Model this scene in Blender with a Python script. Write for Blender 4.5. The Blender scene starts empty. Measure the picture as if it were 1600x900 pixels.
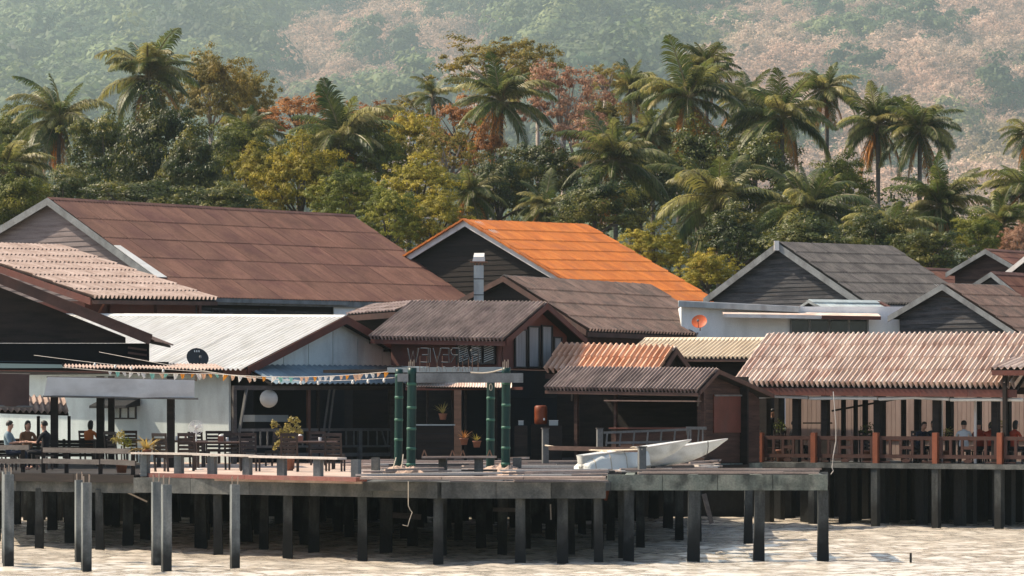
import bpy, bmesh, math, random
import numpy as np
from mathutils import Vector, Matrix, noise as mnoise

random.seed(7)
RNG = np.random.default_rng(11)
SC = bpy.context.scene
COL = SC.collection

# ------------------------------------------------------------------ camera
F = 5000.0      # focal length in pixels of the 1600 px wide photograph
CAMH = 3.4      # camera height above the water
YH = 655.0      # pixel row of the horizon
cam_data = bpy.data.cameras.new('camera')
cam = bpy.data.objects.new('camera', cam_data)
COL.objects.link(cam)
cam.location = (0, 0, CAMH)
cam.rotation_euler = (math.radians(90), 0, 0)
cam_data.sensor_width = 36.0
cam_data.lens = 36.0 * F / 1600.0
cam_data.shift_y = (YH - 450.0) / 1600.0
cam_data.clip_start = 0.5
cam_data.clip_end = 20000
SC.camera = cam

# ------------------------------------------------------------------ light
SUN_EL, SUN_AZ = math.radians(48), math.radians(-75)   # azimuth from +Y (away from camera), negative = left
world = bpy.data.worlds.new('World')
SC.world = world
world.use_nodes = True
wn = world.node_tree.nodes
bg = wn['Background']
sky = wn.new('ShaderNodeTexSky')
sky.sky_type = 'NISHITA'
sky.sun_disc = False
sky.sun_elevation = SUN_EL
sky.sun_rotation = SUN_AZ
sky.air_density = 1.0
sky.dust_density = 2.5
world.node_tree.links.new(sky.outputs[0], bg.inputs[0])
bg.inputs[1].default_value = 0.105
sd = bpy.data.lights.new('sun', 'SUN')
sd.energy = 5.0
sd.angle = math.radians(0.5)
sd.color = (1.0, 0.85, 0.66)
sun = bpy.data.objects.new('sun', sd)
COL.objects.link(sun)
sdir = Vector((math.sin(SUN_AZ) * math.cos(SUN_EL), math.cos(SUN_AZ) * math.cos(SUN_EL), math.sin(SUN_EL)))
sun.rotation_euler = sdir.to_track_quat('Z', 'Y').to_euler()
SC.view_settings.view_transform = 'Standard'
SC.view_settings.look = 'None'
SC.view_settings.exposure = 1.0
SC.view_settings.gamma = 1.0
SC.cycles.use_denoising = True
SC.cycles.max_bounces = 6
SC.cycles.diffuse_bounces = 3
SC.cycles.glossy_bounces = 3
SC.cycles.transmission_bounces = 4
SC.cycles.transparent_max_bounces = 8
SC.cycles.volume_bounces = 0
SC.cycles.sample_clamp_indirect = 6.0

# ------------------------------------------------------------------ helpers
def W(px, py, Y):
    return Vector(((px - 800) * Y / F, Y, CAMH - (py - YH) * Y / F))
def zat(py, Y):
    return CAMH - (py - YH) * Y / F
def xat(px, Y):
    return (px - 800) * Y / F
def along(P, d, px):
    k = (px - 800) / F
    return (k * P.y - P.x) / (d[0] - k * d[1])
def move(P, d, px, py):
    t = along(P, d, px)
    q = Vector((P.x + d[0] * t, P.y + d[1] * t, 0))
    q.z = zat(py, q.y)
    return q

def link(name, data, parent=None, loc=(0, 0, 0)):
    o = bpy.data.objects.new(name, data)
    COL.objects.link(o)
    o.location = loc
    if parent is not None:
        o.parent = parent
    return o
def tag(o, label=None, cat=None, group=None, kind=None):
    if label: o['label'] = label
    if cat: o['category'] = cat
    if group: o['group'] = group
    if kind: o['kind'] = kind
    return o
def thing(name, label, cat, loc=(0, 0, 0), rz=0.0, group=None):
    o = link(name, None, None, loc)
    o.empty_display_size = 0.2
    o.rotation_euler = (0, 0, rz)
    return tag(o, label, cat, group)
def wloc(o):
    v = Vector((0, 0, 0))
    while o is not None:
        v += Vector(o.location)
        o = o.parent
    return v

class MB:
    def __init__(s):
        s.v = []; s.f = []; s.m = []
    def add(s, vs, fs, mi=0):
        b = len(s.v)
        s.v += [tuple(x) for x in vs]
        s.f += [tuple(i + b for i in f) for f in fs]
        s.m += [mi] * len(fs)
        return s
    def hexa(s, p, mi=0):      # 8 points: bottom 0-3, top 4-7 (same winding)
        return s.add(p, [(3, 2, 1, 0), (4, 5, 6, 7), (0, 1, 5, 4), (1, 2, 6, 5), (2, 3, 7, 6), (3, 0, 4, 7)], mi)
    def box(s, c, d, rz=0.0, mi=0):
        cx, cy, cz = c; hx, hy, hz = d[0] / 2, d[1] / 2, d[2] / 2
        ca, sa = math.cos(rz), math.sin(rz)
        pts = []
        for z in (-hz, hz):
            for x, y in ((-hx, -hy), (hx, -hy), (hx, hy), (-hx, hy)):
                pts.append((cx + x * ca - y * sa, cy + x * sa + y * ca, cz + z))
        return s.hexa(pts, mi)
    def obox(s, o, a, b, c, mi=0):   # corner o and three edge vectors
        o = Vector(o); a = Vector(a); b = Vector(b); c = Vector(c)
        return s.hexa([o, o + a, o + a + b, o + b, o + c, o + a + c, o + a + b + c, o + b + c], mi)
    def beam(s, p, q, w, h, up=(0, 0, 1), mi=0):   # bar from p to q
        p = Vector(p); q = Vector(q); d = (q - p)
        up = Vector(up)
        sd_ = d.cross(up)
        if sd_.length < 1e-6: sd_ = Vector((1, 0, 0))
        sd_.normalize()
        u2 = sd_.cross(d).normalized()
        a = sd_ * w; b = u2 * h
        return s.obox(p - a / 2 - b / 2, d, a, b, mi)
    def tube(s, path, rad, n=8, caps=True, mi=0):
        P = [Vector(p) for p in path]
        if not hasattr(rad, '__len__'): rad = [rad] * len(P)
        rings = []; vs = []
        ref = Vector((0.13, 0.21, 1))
        for i, p in enumerate(P):
            t = (P[min(i + 1, len(P) - 1)] - P[max(i - 1, 0)]).normalized()
            a = t.cross(ref)
            if a.length < 1e-3: a = t.cross(Vector((1, 0, 0)))
            a.normalize(); b = t.cross(a)
            for k in range(n):
                an = 2 * math.pi * k / n
                vs.append(p + (a * math.cos(an) + b * math.sin(an)) * rad[i])
        fs = []
        for i in range(len(P) - 1):
            for k in range(n):
                k2 = (k + 1) % n
                fs.append((i * n + k, i * n + k2, (i + 1) * n + k2, (i + 1) * n + k))
        if caps:
            fs.append(tuple(range(n))[::-1])
            fs.append(tuple((len(P) - 1) * n + k for k in range(n)))
        return s.add(vs, fs, mi)
    def lathe(s, prof, c=(0, 0, 0), n=16, mi=0):
        vs = []; fs = []
        for r, z in prof:
            for k in range(n):
                a = 2 * math.pi * k / n
                vs.append((c[0] + r * math.cos(a), c[1] + r * math.sin(a), c[2] + z))
        for i in range(len(prof) - 1):
            for k in range(n):
                k2 = (k + 1) % n
                fs.append((i * n + k, i * n + k2, (i + 1) * n + k2, (i + 1) * n + k))
        fs.append(tuple(range(n))[::-1]); fs.append(tuple((len(prof) - 1) * n + k for k in range(n)))
        return s.add(vs, fs, mi)
    def prism(s, poly, ext, mi=0):   # polygon points + extrusion vector
        n = len(poly); e = Vector(ext)
        vs = [Vector(p) for p in poly] + [Vector(p) + e for p in poly]
        fs = [tuple(range(n))[::-1], tuple(range(n, 2 * n))]
        for i in range(n):
            j = (i + 1) % n
            fs.append((i, j, n + j, n + i))
        return s.add(vs, fs, mi)
    def mesh(s, name, mats, smooth=False, off=(0, 0, 0)):
        me = bpy.data.meshes.new(name)
        ox, oy, oz = off
        me.from_pydata([(x - ox, y - oy, z - oz) for x, y, z in s.v], [], s.f)
        if not isinstance(mats, (list, tuple)): mats = [mats]
        for m in mats: me.materials.append(M[m] if isinstance(m, str) else m)
        if len(mats) > 1:
            for p, mi in zip(me.polygons, s.m): p.material_index = mi
        bm = bmesh.new(); bm.from_mesh(me)
        bmesh.ops.recalc_face_normals(bm, faces=bm.faces)
        bm.to_mesh(me); bm.free()
        if smooth:
            for p in me.polygons: p.use_smooth = True
        return me
    def build(s, name, mats, parent=None, smooth=False):
        """verts are world coordinates when the ancestors carry no rotation"""
        off = wloc(parent)
        return link(name, s.mesh(name, mats, smooth, off), parent)
    def top(s, name, mats, base, label=None, cat=None, group=None, kind=None, smooth=False):
        o = link(name, s.mesh(name, mats, smooth, base), None, base)
        return tag(o, label, cat, group, kind)

# ------------------------------------------------------------------ materials
M = {}
def nd(nt, t, **kw):
    n = nt.nodes.new(t)
    for k, v in kw.items(): setattr(n, k, v)
    return n
def mat(name, cols, rough=0.8, scale=(1, 1, 1), ns=3.0, rand=0.0, bump=0.0, metallic=0.0, detail=6.0,
        stains=None, spec=0.3, transl=0.0, island=0.0, bscale=None, emit=None, fine=0.0, tide=None, streak=None):
    """cols: 2-4 colours of a ramp driven by noise in world space; rand: brightness change per object; stains: (colour, scale, amount)"""
    m = bpy.data.materials.new(name); m.use_nodes = True
    nt = m.node_tree; L = nt.links
    b = nt.nodes['Principled BSDF']
    geo = nd(nt, 'ShaderNodeNewGeometry')
    mp = nd(nt, 'ShaderNodeMapping'); mp.inputs['Scale'].default_value = scale
    oi = nd(nt, 'ShaderNodeObjectInfo')
    addv = nd(nt, 'ShaderNodeVectorMath', operation='ADD')
    mul = nd(nt, 'ShaderNodeVectorMath', operation='SCALE'); mul.inputs['Scale'].default_value = 37.0 if rand else 0.0
    comb = nd(nt, 'ShaderNodeCombineXYZ')
    for i in range(3): L.new(oi.outputs['Random'], comb.inputs[i])
    L.new(comb.outputs[0], mul.inputs[0])
    L.new(geo.outputs['Position'], addv.inputs[0]); L.new(mul.outputs[0], addv.inputs[1])
    L.new(addv.outputs[0], mp.inputs['Vector'])
    nz = nd(nt, 'ShaderNodeTexNoise'); nz.inputs['Scale'].default_value = ns; nz.inputs['Detail'].default_value = detail
    nz.inputs['Roughness'].default_value = 0.62
    L.new(mp.outputs[0], nz.inputs['Vector'])
    rp = nd(nt, 'ShaderNodeValToRGB')
    el = rp.color_ramp.elements
    n = len(cols)
    lo, hi = 0.32, 0.68
    el[0].position = lo; el[1].position = hi
    el[0].color = (*cols[0], 1); el[1].color = (*cols[-1], 1)
    for i in range(1, n - 1):
        e = el.new(lo + (hi - lo) * i / (n - 1)); e.color = (*cols[i], 1)
    L.new(nz.outputs[0], rp.inputs[0])
    out = rp.outputs[0]
    if stains:
        sc_, sscale, amt = stains[0], stains[1], stains[2]
        mp2 = nd(nt, 'ShaderNodeMapping'); mp2.inputs['Scale'].default_value = sscale
        L.new(addv.outputs[0], mp2.inputs['Vector'])
        n2 = nd(nt, 'ShaderNodeTexNoise'); n2.inputs['Scale'].default_value = 1.0; n2.inputs['Detail'].default_value = 5
        L.new(mp2.outputs[0], n2.inputs['Vector'])
        r2 = nd(nt, 'ShaderNodeMapRange'); r2.inputs[1].default_value = 0.48; r2.inputs[2].default_value = 0.66
        r2.inputs[3].default_value = 0; r2.inputs[4].default_value = amt
        L.new(n2.outputs[0], r2.inputs[0])
        mx = nd(nt, 'ShaderNodeMix', data_type='RGBA')
        L.new(r2.outputs[0], mx.inputs[0]); L.new(out, mx.inputs[6]); mx.inputs[7].default_value = (*sc_, 1)
        out = mx.outputs[2]
    if fine:
        n3 = nd(nt, 'ShaderNodeTexNoise'); n3.inputs['Scale'].default_value = 22.0; n3.inputs['Detail'].default_value = 3
        L.new(addv.outputs[0], n3.inputs['Vector'])
        r3 = nd(nt, 'ShaderNodeMapRange'); r3.inputs[1].default_value = .3; r3.inputs[2].default_value = .7
        r3.inputs[3].default_value = 1 - fine; r3.inputs[4].default_value = 1 + fine
        L.new(n3.outputs[0], r3.inputs[0])
        vm = nd(nt, 'ShaderNodeVectorMath', operation='SCALE')
        L.new(out, vm.inputs[0]); L.new(r3.outputs[0], vm.inputs['Scale']); out = vm.outputs[0]
    for src, amt in ((oi.outputs['Random'], rand), (geo.outputs['Random Per Island'], island)):
        if amt:
            r4 = nd(nt, 'ShaderNodeMapRange'); r4.inputs[3].default_value = 1 - amt; r4.inputs[4].default_value = 1 + amt
            L.new(src, r4.inputs[0])
            vm = nd(nt, 'ShaderNodeVectorMath', operation='SCALE')
            L.new(out, vm.inputs[0]); L.new(r4.outputs[0], vm.inputs['Scale']); out = vm.outputs[0]
    if streak:      # weathering that runs down the slope: fast across (sx, sy), slow along it
        sx_, sy_, freq, amt, col_ = streak
        dv = nd(nt, 'ShaderNodeVectorMath', operation='DOT_PRODUCT'); dv.inputs[1].default_value = (sx_ * freq, sy_ * freq, 0)
        L.new(geo.outputs['Position'], dv.inputs[0])
        sz_ = nd(nt, 'ShaderNodeSeparateXYZ'); L.new(geo.outputs['Position'], sz_.inputs[0])
        mz = nd(nt, 'ShaderNodeMath', operation='MULTIPLY'); mz.inputs[1].default_value = .7; L.new(sz_.outputs[2], mz.inputs[0])
        cb = nd(nt, 'ShaderNodeCombineXYZ'); L.new(dv.outputs['Value'], cb.inputs[0]); L.new(mz.outputs[0], cb.inputs[1])
        n6 = nd(nt, 'ShaderNodeTexNoise'); n6.inputs['Scale'].default_value = 1.0; n6.inputs['Detail'].default_value = 6; n6.inputs['Roughness'].default_value = .7
        L.new(cb.outputs[0], n6.inputs['Vector'])
        r6 = nd(nt, 'ShaderNodeMapRange'); r6.inputs[1].default_value = .45; r6.inputs[2].default_value = .72; r6.inputs[4].default_value = amt; L.new(n6.outputs[0], r6.inputs[0])
        m6 = nd(nt, 'ShaderNodeMix', data_type='RGBA'); L.new(r6.outputs[0], m6.inputs[0]); L.new(out, m6.inputs[6]); m6.inputs[7].default_value = (*col_, 1); out = m6.outputs[2]
    if tide:
        zc, tc = tide
        sp = nd(nt, 'ShaderNodeSeparateXYZ'); L.new(geo.outputs['Position'], sp.inputs[0])
        n5 = nd(nt, 'ShaderNodeTexNoise'); n5.inputs['Scale'].default_value = 2.2; n5.inputs['Detail'].default_value = 5; L.new(addv.outputs[0], n5.inputs['Vector'])
        ma = nd(nt, 'ShaderNodeMath', operation='MULTIPLY_ADD'); ma.inputs[1].default_value = 1.5; ma.inputs[2].default_value = -.75; L.new(n5.outputs[0], ma.inputs[0])
        mb_ = nd(nt, 'ShaderNodeMath', operation='ADD'); L.new(sp.outputs[2], mb_.inputs[0]); L.new(ma.outputs[0], mb_.inputs[1])
        r5 = nd(nt, 'ShaderNodeMapRange'); r5.inputs[1].default_value = zc + .3; r5.inputs[2].default_value = zc - .25; L.new(mb_.outputs[0], r5.inputs[0])
        m5 = nd(nt, 'ShaderNodeMix', data_type='RGBA'); L.new(r5.outputs[0], m5.inputs[0]); L.new(out, m5.inputs[6]); m5.inputs[7].default_value = (*tc, 1); out = m5.outputs[2]
    L.new(out, b.inputs['Base Color'])
    b.inputs['Roughness'].default_value = rough
    b.inputs['Metallic'].default_value = metallic
    b.inputs['Specular IOR Level'].default_value = spec
    if emit:
        b.inputs['Emission Color'].default_value = (*emit[0], 1); b.inputs['Emission Strength'].default_value = emit[1]
    if bump:
        bp = nd(nt, 'ShaderNodeBump'); bp.inputs['Strength'].default_value = 1.0; bp.inputs['Distance'].default_value = bump
        src = nz.outputs[0]
        if bscale:
            nb = nd(nt, 'ShaderNodeTexNoise'); nb.inputs['Scale'].default_value = bscale; nb.inputs['Detail'].default_value = 4
            L.new(addv.outputs[0], nb.inputs['Vector']); src = nb.outputs[0]
        L.new(src, bp.inputs['Height']); L.new(bp.outputs[0], b.inputs['Normal'])
    if transl:
        tr = nd(nt, 'ShaderNodeBsdfTranslucent'); L.new(out, tr.inputs[0])
        ms = nd(nt, 'ShaderNodeMixShader'); ms.inputs[0].default_value = transl
        mo = nt.nodes['Material Output']
        L.new(b.outputs[0], ms.inputs[1]); L.new(tr.outputs[0], ms.inputs[2]); L.new(ms.outputs[0], mo.inputs[0])
    M[name] = m
    return m

mat('rust_sheet', [(.07, .028, .02), (.12, .052, .036), (.145, .068, .048), (.09, .032, .028)], .75, (.6, .6, .6), .9, rand=.12, bump=.01, bscale=14,
    stains=((.07, .022, .022), (.5, .5, .35), .6), fine=.12, streak=(.616, .788, 4, 0.65, (.055, .018, .014)))
mat('pale_tile', [(.26, .19, .165), (.36, .275, .24), (.42, .33, .295)], .85, (1, 1, 1), 1.6, rand=.08, stains=((.20, .13, .10), (2, 2, 1.2), .55), fine=.12, streak=(.616, .788, 3, 0.5, (.26, .19, .16)))
mat('white_sheet', [(.60, .585, .55), (.68, .665, .63)], .45, (1, 1, .6), 1.2, rand=.04, stains=((.45, .42, .36), (1.2, 1.2, .5), .4), spec=.5, streak=(-.819, .574, 3, 0.45, (.42, .41, .38)))
mat('brown_tile', [(.11, .07, .06), (.165, .108, .09), (.21, .145, .122)], .85, (1, 1, 1), 1.5, rand=.10, stains=((.06, .05, .045), (1.6, 1.6, 1.0), .7), fine=.15, streak=(.616, .788, 3, 0.6, (.07, .055, .05)))
mat('grey_tile', [(.075, .07, .07), (.12, .11, .105), (.155, .14, .13)], .85, (1, 1, 1), 1.4, rand=.10, stains=((.045, .04, .04), (1.3, 1.3, 1.0), .7), fine=.16, streak=(.616, .788, 3, 0.6, (.05, .047, .047)))
mat('orange_tile', [(.40, .105, .014), (.50, .145, .02), (.56, .19, .035)], .75, (1, 1, 1), 1.2, rand=.10, stains=((.28, .09, .035), (1.0, 1.0, .7), .5), fine=.1, streak=(.616, .788, 3, 0.55, (.30, .085, .02)))
mat('dark_rib', [(.17, .125, .11), (.25, .19, .165), (.33, .26, .225)], .8, (1, 1, 1), 1.6, rand=.08, stains=((.08, .055, .05), (1.5, 1.5, .8), .6), fine=.12, streak=(-.819, .574, 3, 0.5, (.09, .07, .065)))
mat('striped_tile', [(.50, .25, .14), (.62, .36, .23), (.66, .44, .32)], .8, (1, 1, 1), 1.3, rand=.12, stains=((.30, .12, .06), (1.2, 1.2, .9), .5), fine=.1)
mat('cream_sheet', [(.58, .47, .33), (.68, .57, .42)], .7, (1, 1, 1), 1.0, rand=.05, stains=((.4, .3, .2), (1, 1, .7), .4))
mat('pink_tile', [(.47, .37, .30), (.60, .49, .415), (.67, .565, .49)], .85, (1, 1, 1), 1.4, rand=.09, stains=((.34, .17, .12), (1.1, 1.1, .9), .55), fine=.12, streak=(-.819, .574, 3, 0.55, (.22, .12, .09)))
mat('blue_sheet', [(.16, .22, .26), (.22, .29, .33)], .55, (1, 1, 1), 1.2, rand=.06, stains=((.10, .12, .14), (1.5, 1.5, .7), .5))
mat('pale_blue_sheet', [(.40, .46, .46), (.52, .57, .55)], .6, (1, 1, 1), 1.0, rand=.05, stains=((.30, .30, .28), (1, 1, .5), .5))
mat('underlay', [(.010, .008, .007), (.017, .013, .012)], .9)
mat('maroon_trim', [(.085, .027, .02), (.12, .04, .03)], .6, (1, 1, 1), 2.0, stains=((.08, .04, .035), (2, 2, 1), .6), fine=.08)
mat('brown_trim', [(.07, .036, .028), (.11, .06, .047)], .7, (1, 1, 1), 2.0, stains=((.05, .035, .03), (2, 2, 1), .6), fine=.08)
mat('white_trim', [(.62, .58, .55), (.72, .68, .64)], .6, (1, 1, 1), 2.0, stains=((.35, .28, .24), (2, 2, 1), .4))
mat('grey_trim', [(.16, .17, .175), (.24, .25, .25)], .75, (1, 1, 1), 2.5, stains=((.08, .08, .08), (2, 2, 1), .6), fine=.1)
mat('grey_plank', [(.024, .023, .026), (.045, .045, .05), (.08, .078, .08), (.055, .036, .03)], .85, (1, 1, 9), 1.0, rand=.28, fine=.15, bump=.004)
mat('brown_plank', [(.022, .011, .009), (.045, .022, .017), (.068, .036, .028)], .75, (1, 1, 8), 1.0, rand=.22, fine=.12, bump=.004)
mat('dark_plank', [(.009, .007, .0065), (.016, .012, .011), (.024, .017, .014)], .85, (1, 1, 8), 1.0, rand=.2, fine=.1)
mat('faded_plank', [(.13, .10, .095), (.19, .155, .15), (.23, .19, .18)], .85, (1, 1, 10), .8, rand=.10, fine=.1)
mat('red_wall', [(.10, .036, .028), (.14, .054, .042)], .8, (1, 1, 1), 1.5, stains=((.09, .045, .04), (1.5, 1.5, .8), .6), fine=.06)
mat('navy_shade_wall', [(.004, .007, .012), (.007, .012, .019)], .7, (1, 1, 1), 1.5)  # indoor shade is put into this near-black navy colour
mat('panel_wall', [(.52, .60, .60), (.62, .70, .69)], .75, (1, 1, 1), 1.2, rand=.05, stains=((.38, .43, .43), (2.0, 2.0, .5), .5), fine=.05)
mat('panel_wall_shade', [(.36, .42, .43), (.44, .50, .51)], .75, (1, 1, 1), 1.2, rand=.05, stains=((.24, .28, .29), (2.0, 2.0, .5), .6), fine=.06)  # copy of the gable panels, darkened for the shade under the canopy
mat('white_plaster', [(.78, .82, .82), (.86, .88, .87)], .8, (1, 1, 1), .8, stains=((.58, .60, .58), (1.6, 1.6, .35), .5), fine=.05)
mat('dark_void', [(.003, .003, .004), (.005, .005, .006)], .95)  # near-black colour standing in for the restaurant's unlit interior
mat('concrete', [(.05, .055, .055), (.09, .095, .092), (.135, .135, .125)], .9, (1, 1, 1), 1.8, rand=.08, bump=.01, bscale=10,
    stains=((.02, .023, .024), (1.4, 1.4, .6), .75), fine=.2)
mat('mossy_concrete', [(.09, .11, .10), (.16, .18, .155), (.22, .23, .195)], .9, (1, 1, 1), 2.2, bump=.012, bscale=9,
    stains=((.035, .04, .038), (2.6, 2.6, 2.0), .8), fine=.2)
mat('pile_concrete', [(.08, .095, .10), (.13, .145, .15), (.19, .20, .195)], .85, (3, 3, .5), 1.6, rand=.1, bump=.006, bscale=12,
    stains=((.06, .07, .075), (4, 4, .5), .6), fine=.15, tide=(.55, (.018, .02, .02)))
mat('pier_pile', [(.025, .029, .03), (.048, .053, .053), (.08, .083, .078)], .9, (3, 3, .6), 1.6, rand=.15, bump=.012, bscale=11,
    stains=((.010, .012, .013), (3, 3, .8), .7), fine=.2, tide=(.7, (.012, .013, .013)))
mat('wet_shade_pile', [(.005, .006, .007), (.011, .013, .014)], .5, (3, 3, 1.5), 3.0, bump=.012, bscale=14, fine=.3)  # wet concrete, with the shade under the floors put into its colour
mat('deck_concrete', [(.34, .25, .20), (.46, .36, .30), (.52, .42, .36)], .9, (1, 1, 1), .8, bump=.004, bscale=10, stains=((.22, .13, .10), (.8, .8, 1), .6), fine=.12)
mat('red_edge', [(.16, .06, .05), (.25, .11, .09)], .85, (1, 1, 1), 2.0, stains=((.10, .06, .055), (2, 2, 2), .6), fine=.15)
mat('plank_weathered', [(.20, .145, .12), (.33, .255, .215), (.45, .36, .31)], .85, (.5, 5, 5), 1.2, rand=.30, bump=.004, fine=.15)
mat('plank_pale', [(.48, .42, .37), (.62, .56, .50)], .8, (.6, 5, 5), 1.2, rand=.12, fine=.12)
mat('chair_wood', [(.012, .007, .006), (.026, .014, .011), (.048, .027, .02)], .55, (3, 3, 3), 2.0, rand=.25, spec=.5, fine=.1)
mat('table_wood', [(.10, .06, .048), (.17, .11, .09)], .5, (3, 3, 3), 2.0, rand=.15, spec=.5)
mat('rail_wood', [(.06, .052, .05), (.11, .098, .092)], .85, (1, 1, 5), 1.5, rand=.15, fine=.15)
mat('grey_rail', [(.09, .092, .092), (.15, .15, .145)], .8, (2, 2, 2), 1.5, rand=.12, fine=.12)
mat('orange_post', [(.17, .05, .025), (.22, .07, .036)], .6, (2, 2, 2), 1.5, rand=.08, fine=.08)
mat('fretwork', [(.038, .016, .013), (.06, .027, .021)], .7, (2, 2, 2), 1.5, rand=.1, fine=.1)
mat('bamboo', [(.002, .020, .016), (.003, .032, .026), (.007, .046, .036)], .4, (4, 4, .6), 1.4, spec=.3, fine=.1, rand=.1)
mat('bamboo_ring', [(.02, .10, .065), (.07, .16, .11)], .5, (4, 4, 4), 2.0)
mat('metal_grey', [(.30, .33, .34), (.42, .45, .45)], .5, (2, 2, .6), 1.5, metallic=.3, stains=((.18, .18, .18), (3, 3, 1), .5))
mat('rusty_metal', [(.16, .08, .05), (.26, .15, .10)], .7, (3, 3, 3), 2.0)
mat('rebar', [(.34, .26, .20), (.45, .36, .28)], .6, (5, 5, 5), 2.0)
mat('black_plastic', [(.012, .012, .014), (.02, .02, .022)], .45)
mat('dish_orange', [(.50, .09, .025), (.58, .13, .04)], .5, (3, 3, 3), 1.5, stains=((.25, .05, .02), (4, 4, 4), .5))
mat('dish_dark', [(.02, .022, .026), (.035, .037, .04)], .5)
mat('canvas_pale', [(.48, .47, .44), (.60, .59, .56)], .9, (1, 1, 1), 1.5, bump=.03, bscale=2.0, stains=((.25, .22, .2), (.8, .8, 2), .4))
mat('canvas_brown', [(.05, .03, .027), (.075, .047, .042)], .9, (1, 1, 1), 1.5, bump=.03, bscale=2.0)
mat('tarp_white', [(.60, .62, .58), (.74, .74, .69)], .7, (1, 1, 1), 1.5, bump=.05, bscale=3.0, stains=((.42, .40, .35), (2, 2, 1), .4))
mat('hull_white', [(.56, .57, .54), (.68, .68, .64)], .35, (1, 1, 1), 1.0, spec=.5, stains=((.33, .32, .28), (1.6, 1.6, 3), .55), fine=.06)
mat('lantern_paper', [(.62, .64, .62), (.70, .72, .69)], .8, (1, 1, 8), 1.5, transl=.3)
mat('glass_dark', [(.015, .022, .03), (.03, .045, .055)], .08, (1, 1, 1), 1.0, spec=.8)
mat('glass_blue', [(.10, .19, .26), (.16, .26, .33)], .1, (1, 1, 1), 1.0, spec=.8)
mat('curtain', [(.19, .20, .21), (.30, .31, .31)], .9, (9, 9, .4), 1.5)
mat('slat_grey', [(.26, .30, .31), (.34, .38, .38)], .6, (1, 1, 1), 1.5)
mat('rope', [(.42, .36, .28), (.55, .48, .38)], .9, (5, 5, 5), 2.0)
mat('cable', [(.40, .37, .33), (.5, .46, .42)], .7)
mat('white_plastic', [(.68, .68, .66), (.76, .76, .73)], .4)
mat('keg_orange', [(0.143, 0.0275, 0.0066), (0.176, 0.0385, 0.011)], .5)
mat('flag_orange', [(.70, .27, .03), (.75, .33, .06)], .8, transl=.3)
mat('flag_peach', [(.68, .42, .27), (.74, .50, .34)], .8, transl=.3)
mat('flag_teal', [(.16, .42, .37), (.24, .50, .44)], .8, transl=.3)
mat('flag_white', [(.68, .66, .62), (.76, .74, .7)], .8, transl=.3)
mat('rubble', [(.36, .25, .19), (.50, .37, .29)], .95, (1, 1, 1), 6.0, bump=.05, bscale=9)
mat('terracotta', [(.20, .085, .055), (.27, .12, .08)], .8, (3, 3, 3), 2.0)
mat('ground_soil', [(.055, .045, .032), (.085, .07, .05)], .95, (1, 1, 1), .3, fine=.2)
mat('fence_sheet', [(.42, .31, .26), (.52, .40, .345)], .7, (1, 1, .5), 1.5, rand=.06, transl=.45)
mat('skin', [(.36, .19, .13), (.42, .23, .16)], .6)
mat('hair', [(.012, .010, .009), (.02, .017, .015)], .5)
for nm, c in (('blue', (.20, .27, .30)), ('brown', (.16, .075, .035)), ('black', (.012, .012, .015)), ('orange', (.50, .15, .04)),
              ('white', (.50, .53, .54)), ('red', (.28, .04, .02)), ('navy', (.015, .02, .035)), ('teal', (.03, .06, .07))):
    mat('shirt_' + nm, [tuple(x * .85 for x in c), c], .9, (4, 4, 4), 2.0, bump=.01, bscale=9)
# foliage (base colours 0.04 - 0.2)
mat('leaf_dark', [(0.015, 0.035, 0.01), (0.0688, 0.085, 0.015), (0.2375, 0.2063, 0.0375)], .42, (1, 1, 1), .5, island=.45, rand=.15, transl=.42, spec=.32)
mat('leaf_mid', [(0.048, 0.072, 0.012), (0.144, 0.162, 0.0216), (0.324, 0.282, 0.042)], .5, (1, 1, 1), .45, island=.4, rand=.15, transl=.42, spec=.2)
mat('leaf_yellow', [(.11, .115, .012), (.29, .245, .026), (.47, .36, .055)], .55, (1, 1, 1), .45, island=.4, rand=.12, transl=.42, spec=.2)
mat('leaf_olive', [(0.115, 0.1035, 0.023), (0.2415, 0.1898, 0.0345), (0.368, 0.2472, 0.0517)], .55, (1, 1, 1), .4, island=.4, rand=.12, transl=.42)
mat('leaf_rust', [(.20, .075, .022), (.33, .14, .038), (.40, .21, .075)], .6, (1, 1, 1), .5, island=.4, rand=.1, transl=.42)
mat('leaf_pink', [(.28, .13, .075), (.42, .23, .14), (.48, .31, .21)], .7, (1, 1, 1), .5, island=.35, rand=.12, transl=.42)
mat('leaf_dry', [(.33, .20, .145), (.46, .30, .225), (.55, .40, .31), (.38, .30, .17)], .8, (1, 1, 1), .004, island=.35, rand=.3, transl=.4, spec=.1)
mat('leaf_hill', [(.04, .07, .035), (.10, .13, .05), (.20, .20, .075)], .6, (1, 1, 1), .004, island=.4, rand=.5, transl=.3, spec=.15)
mat('leaf_orange_hill', [(.42, .18, .09), (.56, .27, .14)], .7, (1, 1, 1), .004, island=.35, rand=.25, transl=.35, spec=.1)
mat('bark', [(.07, .055, .045), (.13, .105, .09)], .9, (1, 1, 3), 1.5, bump=.02, bscale=5, rand=.15)
mat('bark_pale', [(.26, .21, .18), (.38, .32, .28)], .9, (1, 1, 3), 1.5, bump=.01, bscale=5)
mat('palm_bark', [(.10, .085, .07), (.17, .15, .125)], .9, (.5, .5, 5), 1.5, bump=.02, rand=.1)
mat('palm_leaf', [(0.026, 0.052, 0.0156), (0.091, 0.1144, 0.026), (0.234, 0.221, 0.0715)], .45, (1, 1, 1), .6, island=.35, rand=.25, transl=.42, spec=.32)
mat('palm_leaf_sun', [(0.138, 0.1495, 0.0345), (0.2645, 0.2415, 0.069), (0.414, 0.345, 0.1495)], .45, (1, 1, 1), .6, island=.35, rand=.25, transl=.42, spec=.32)
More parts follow.
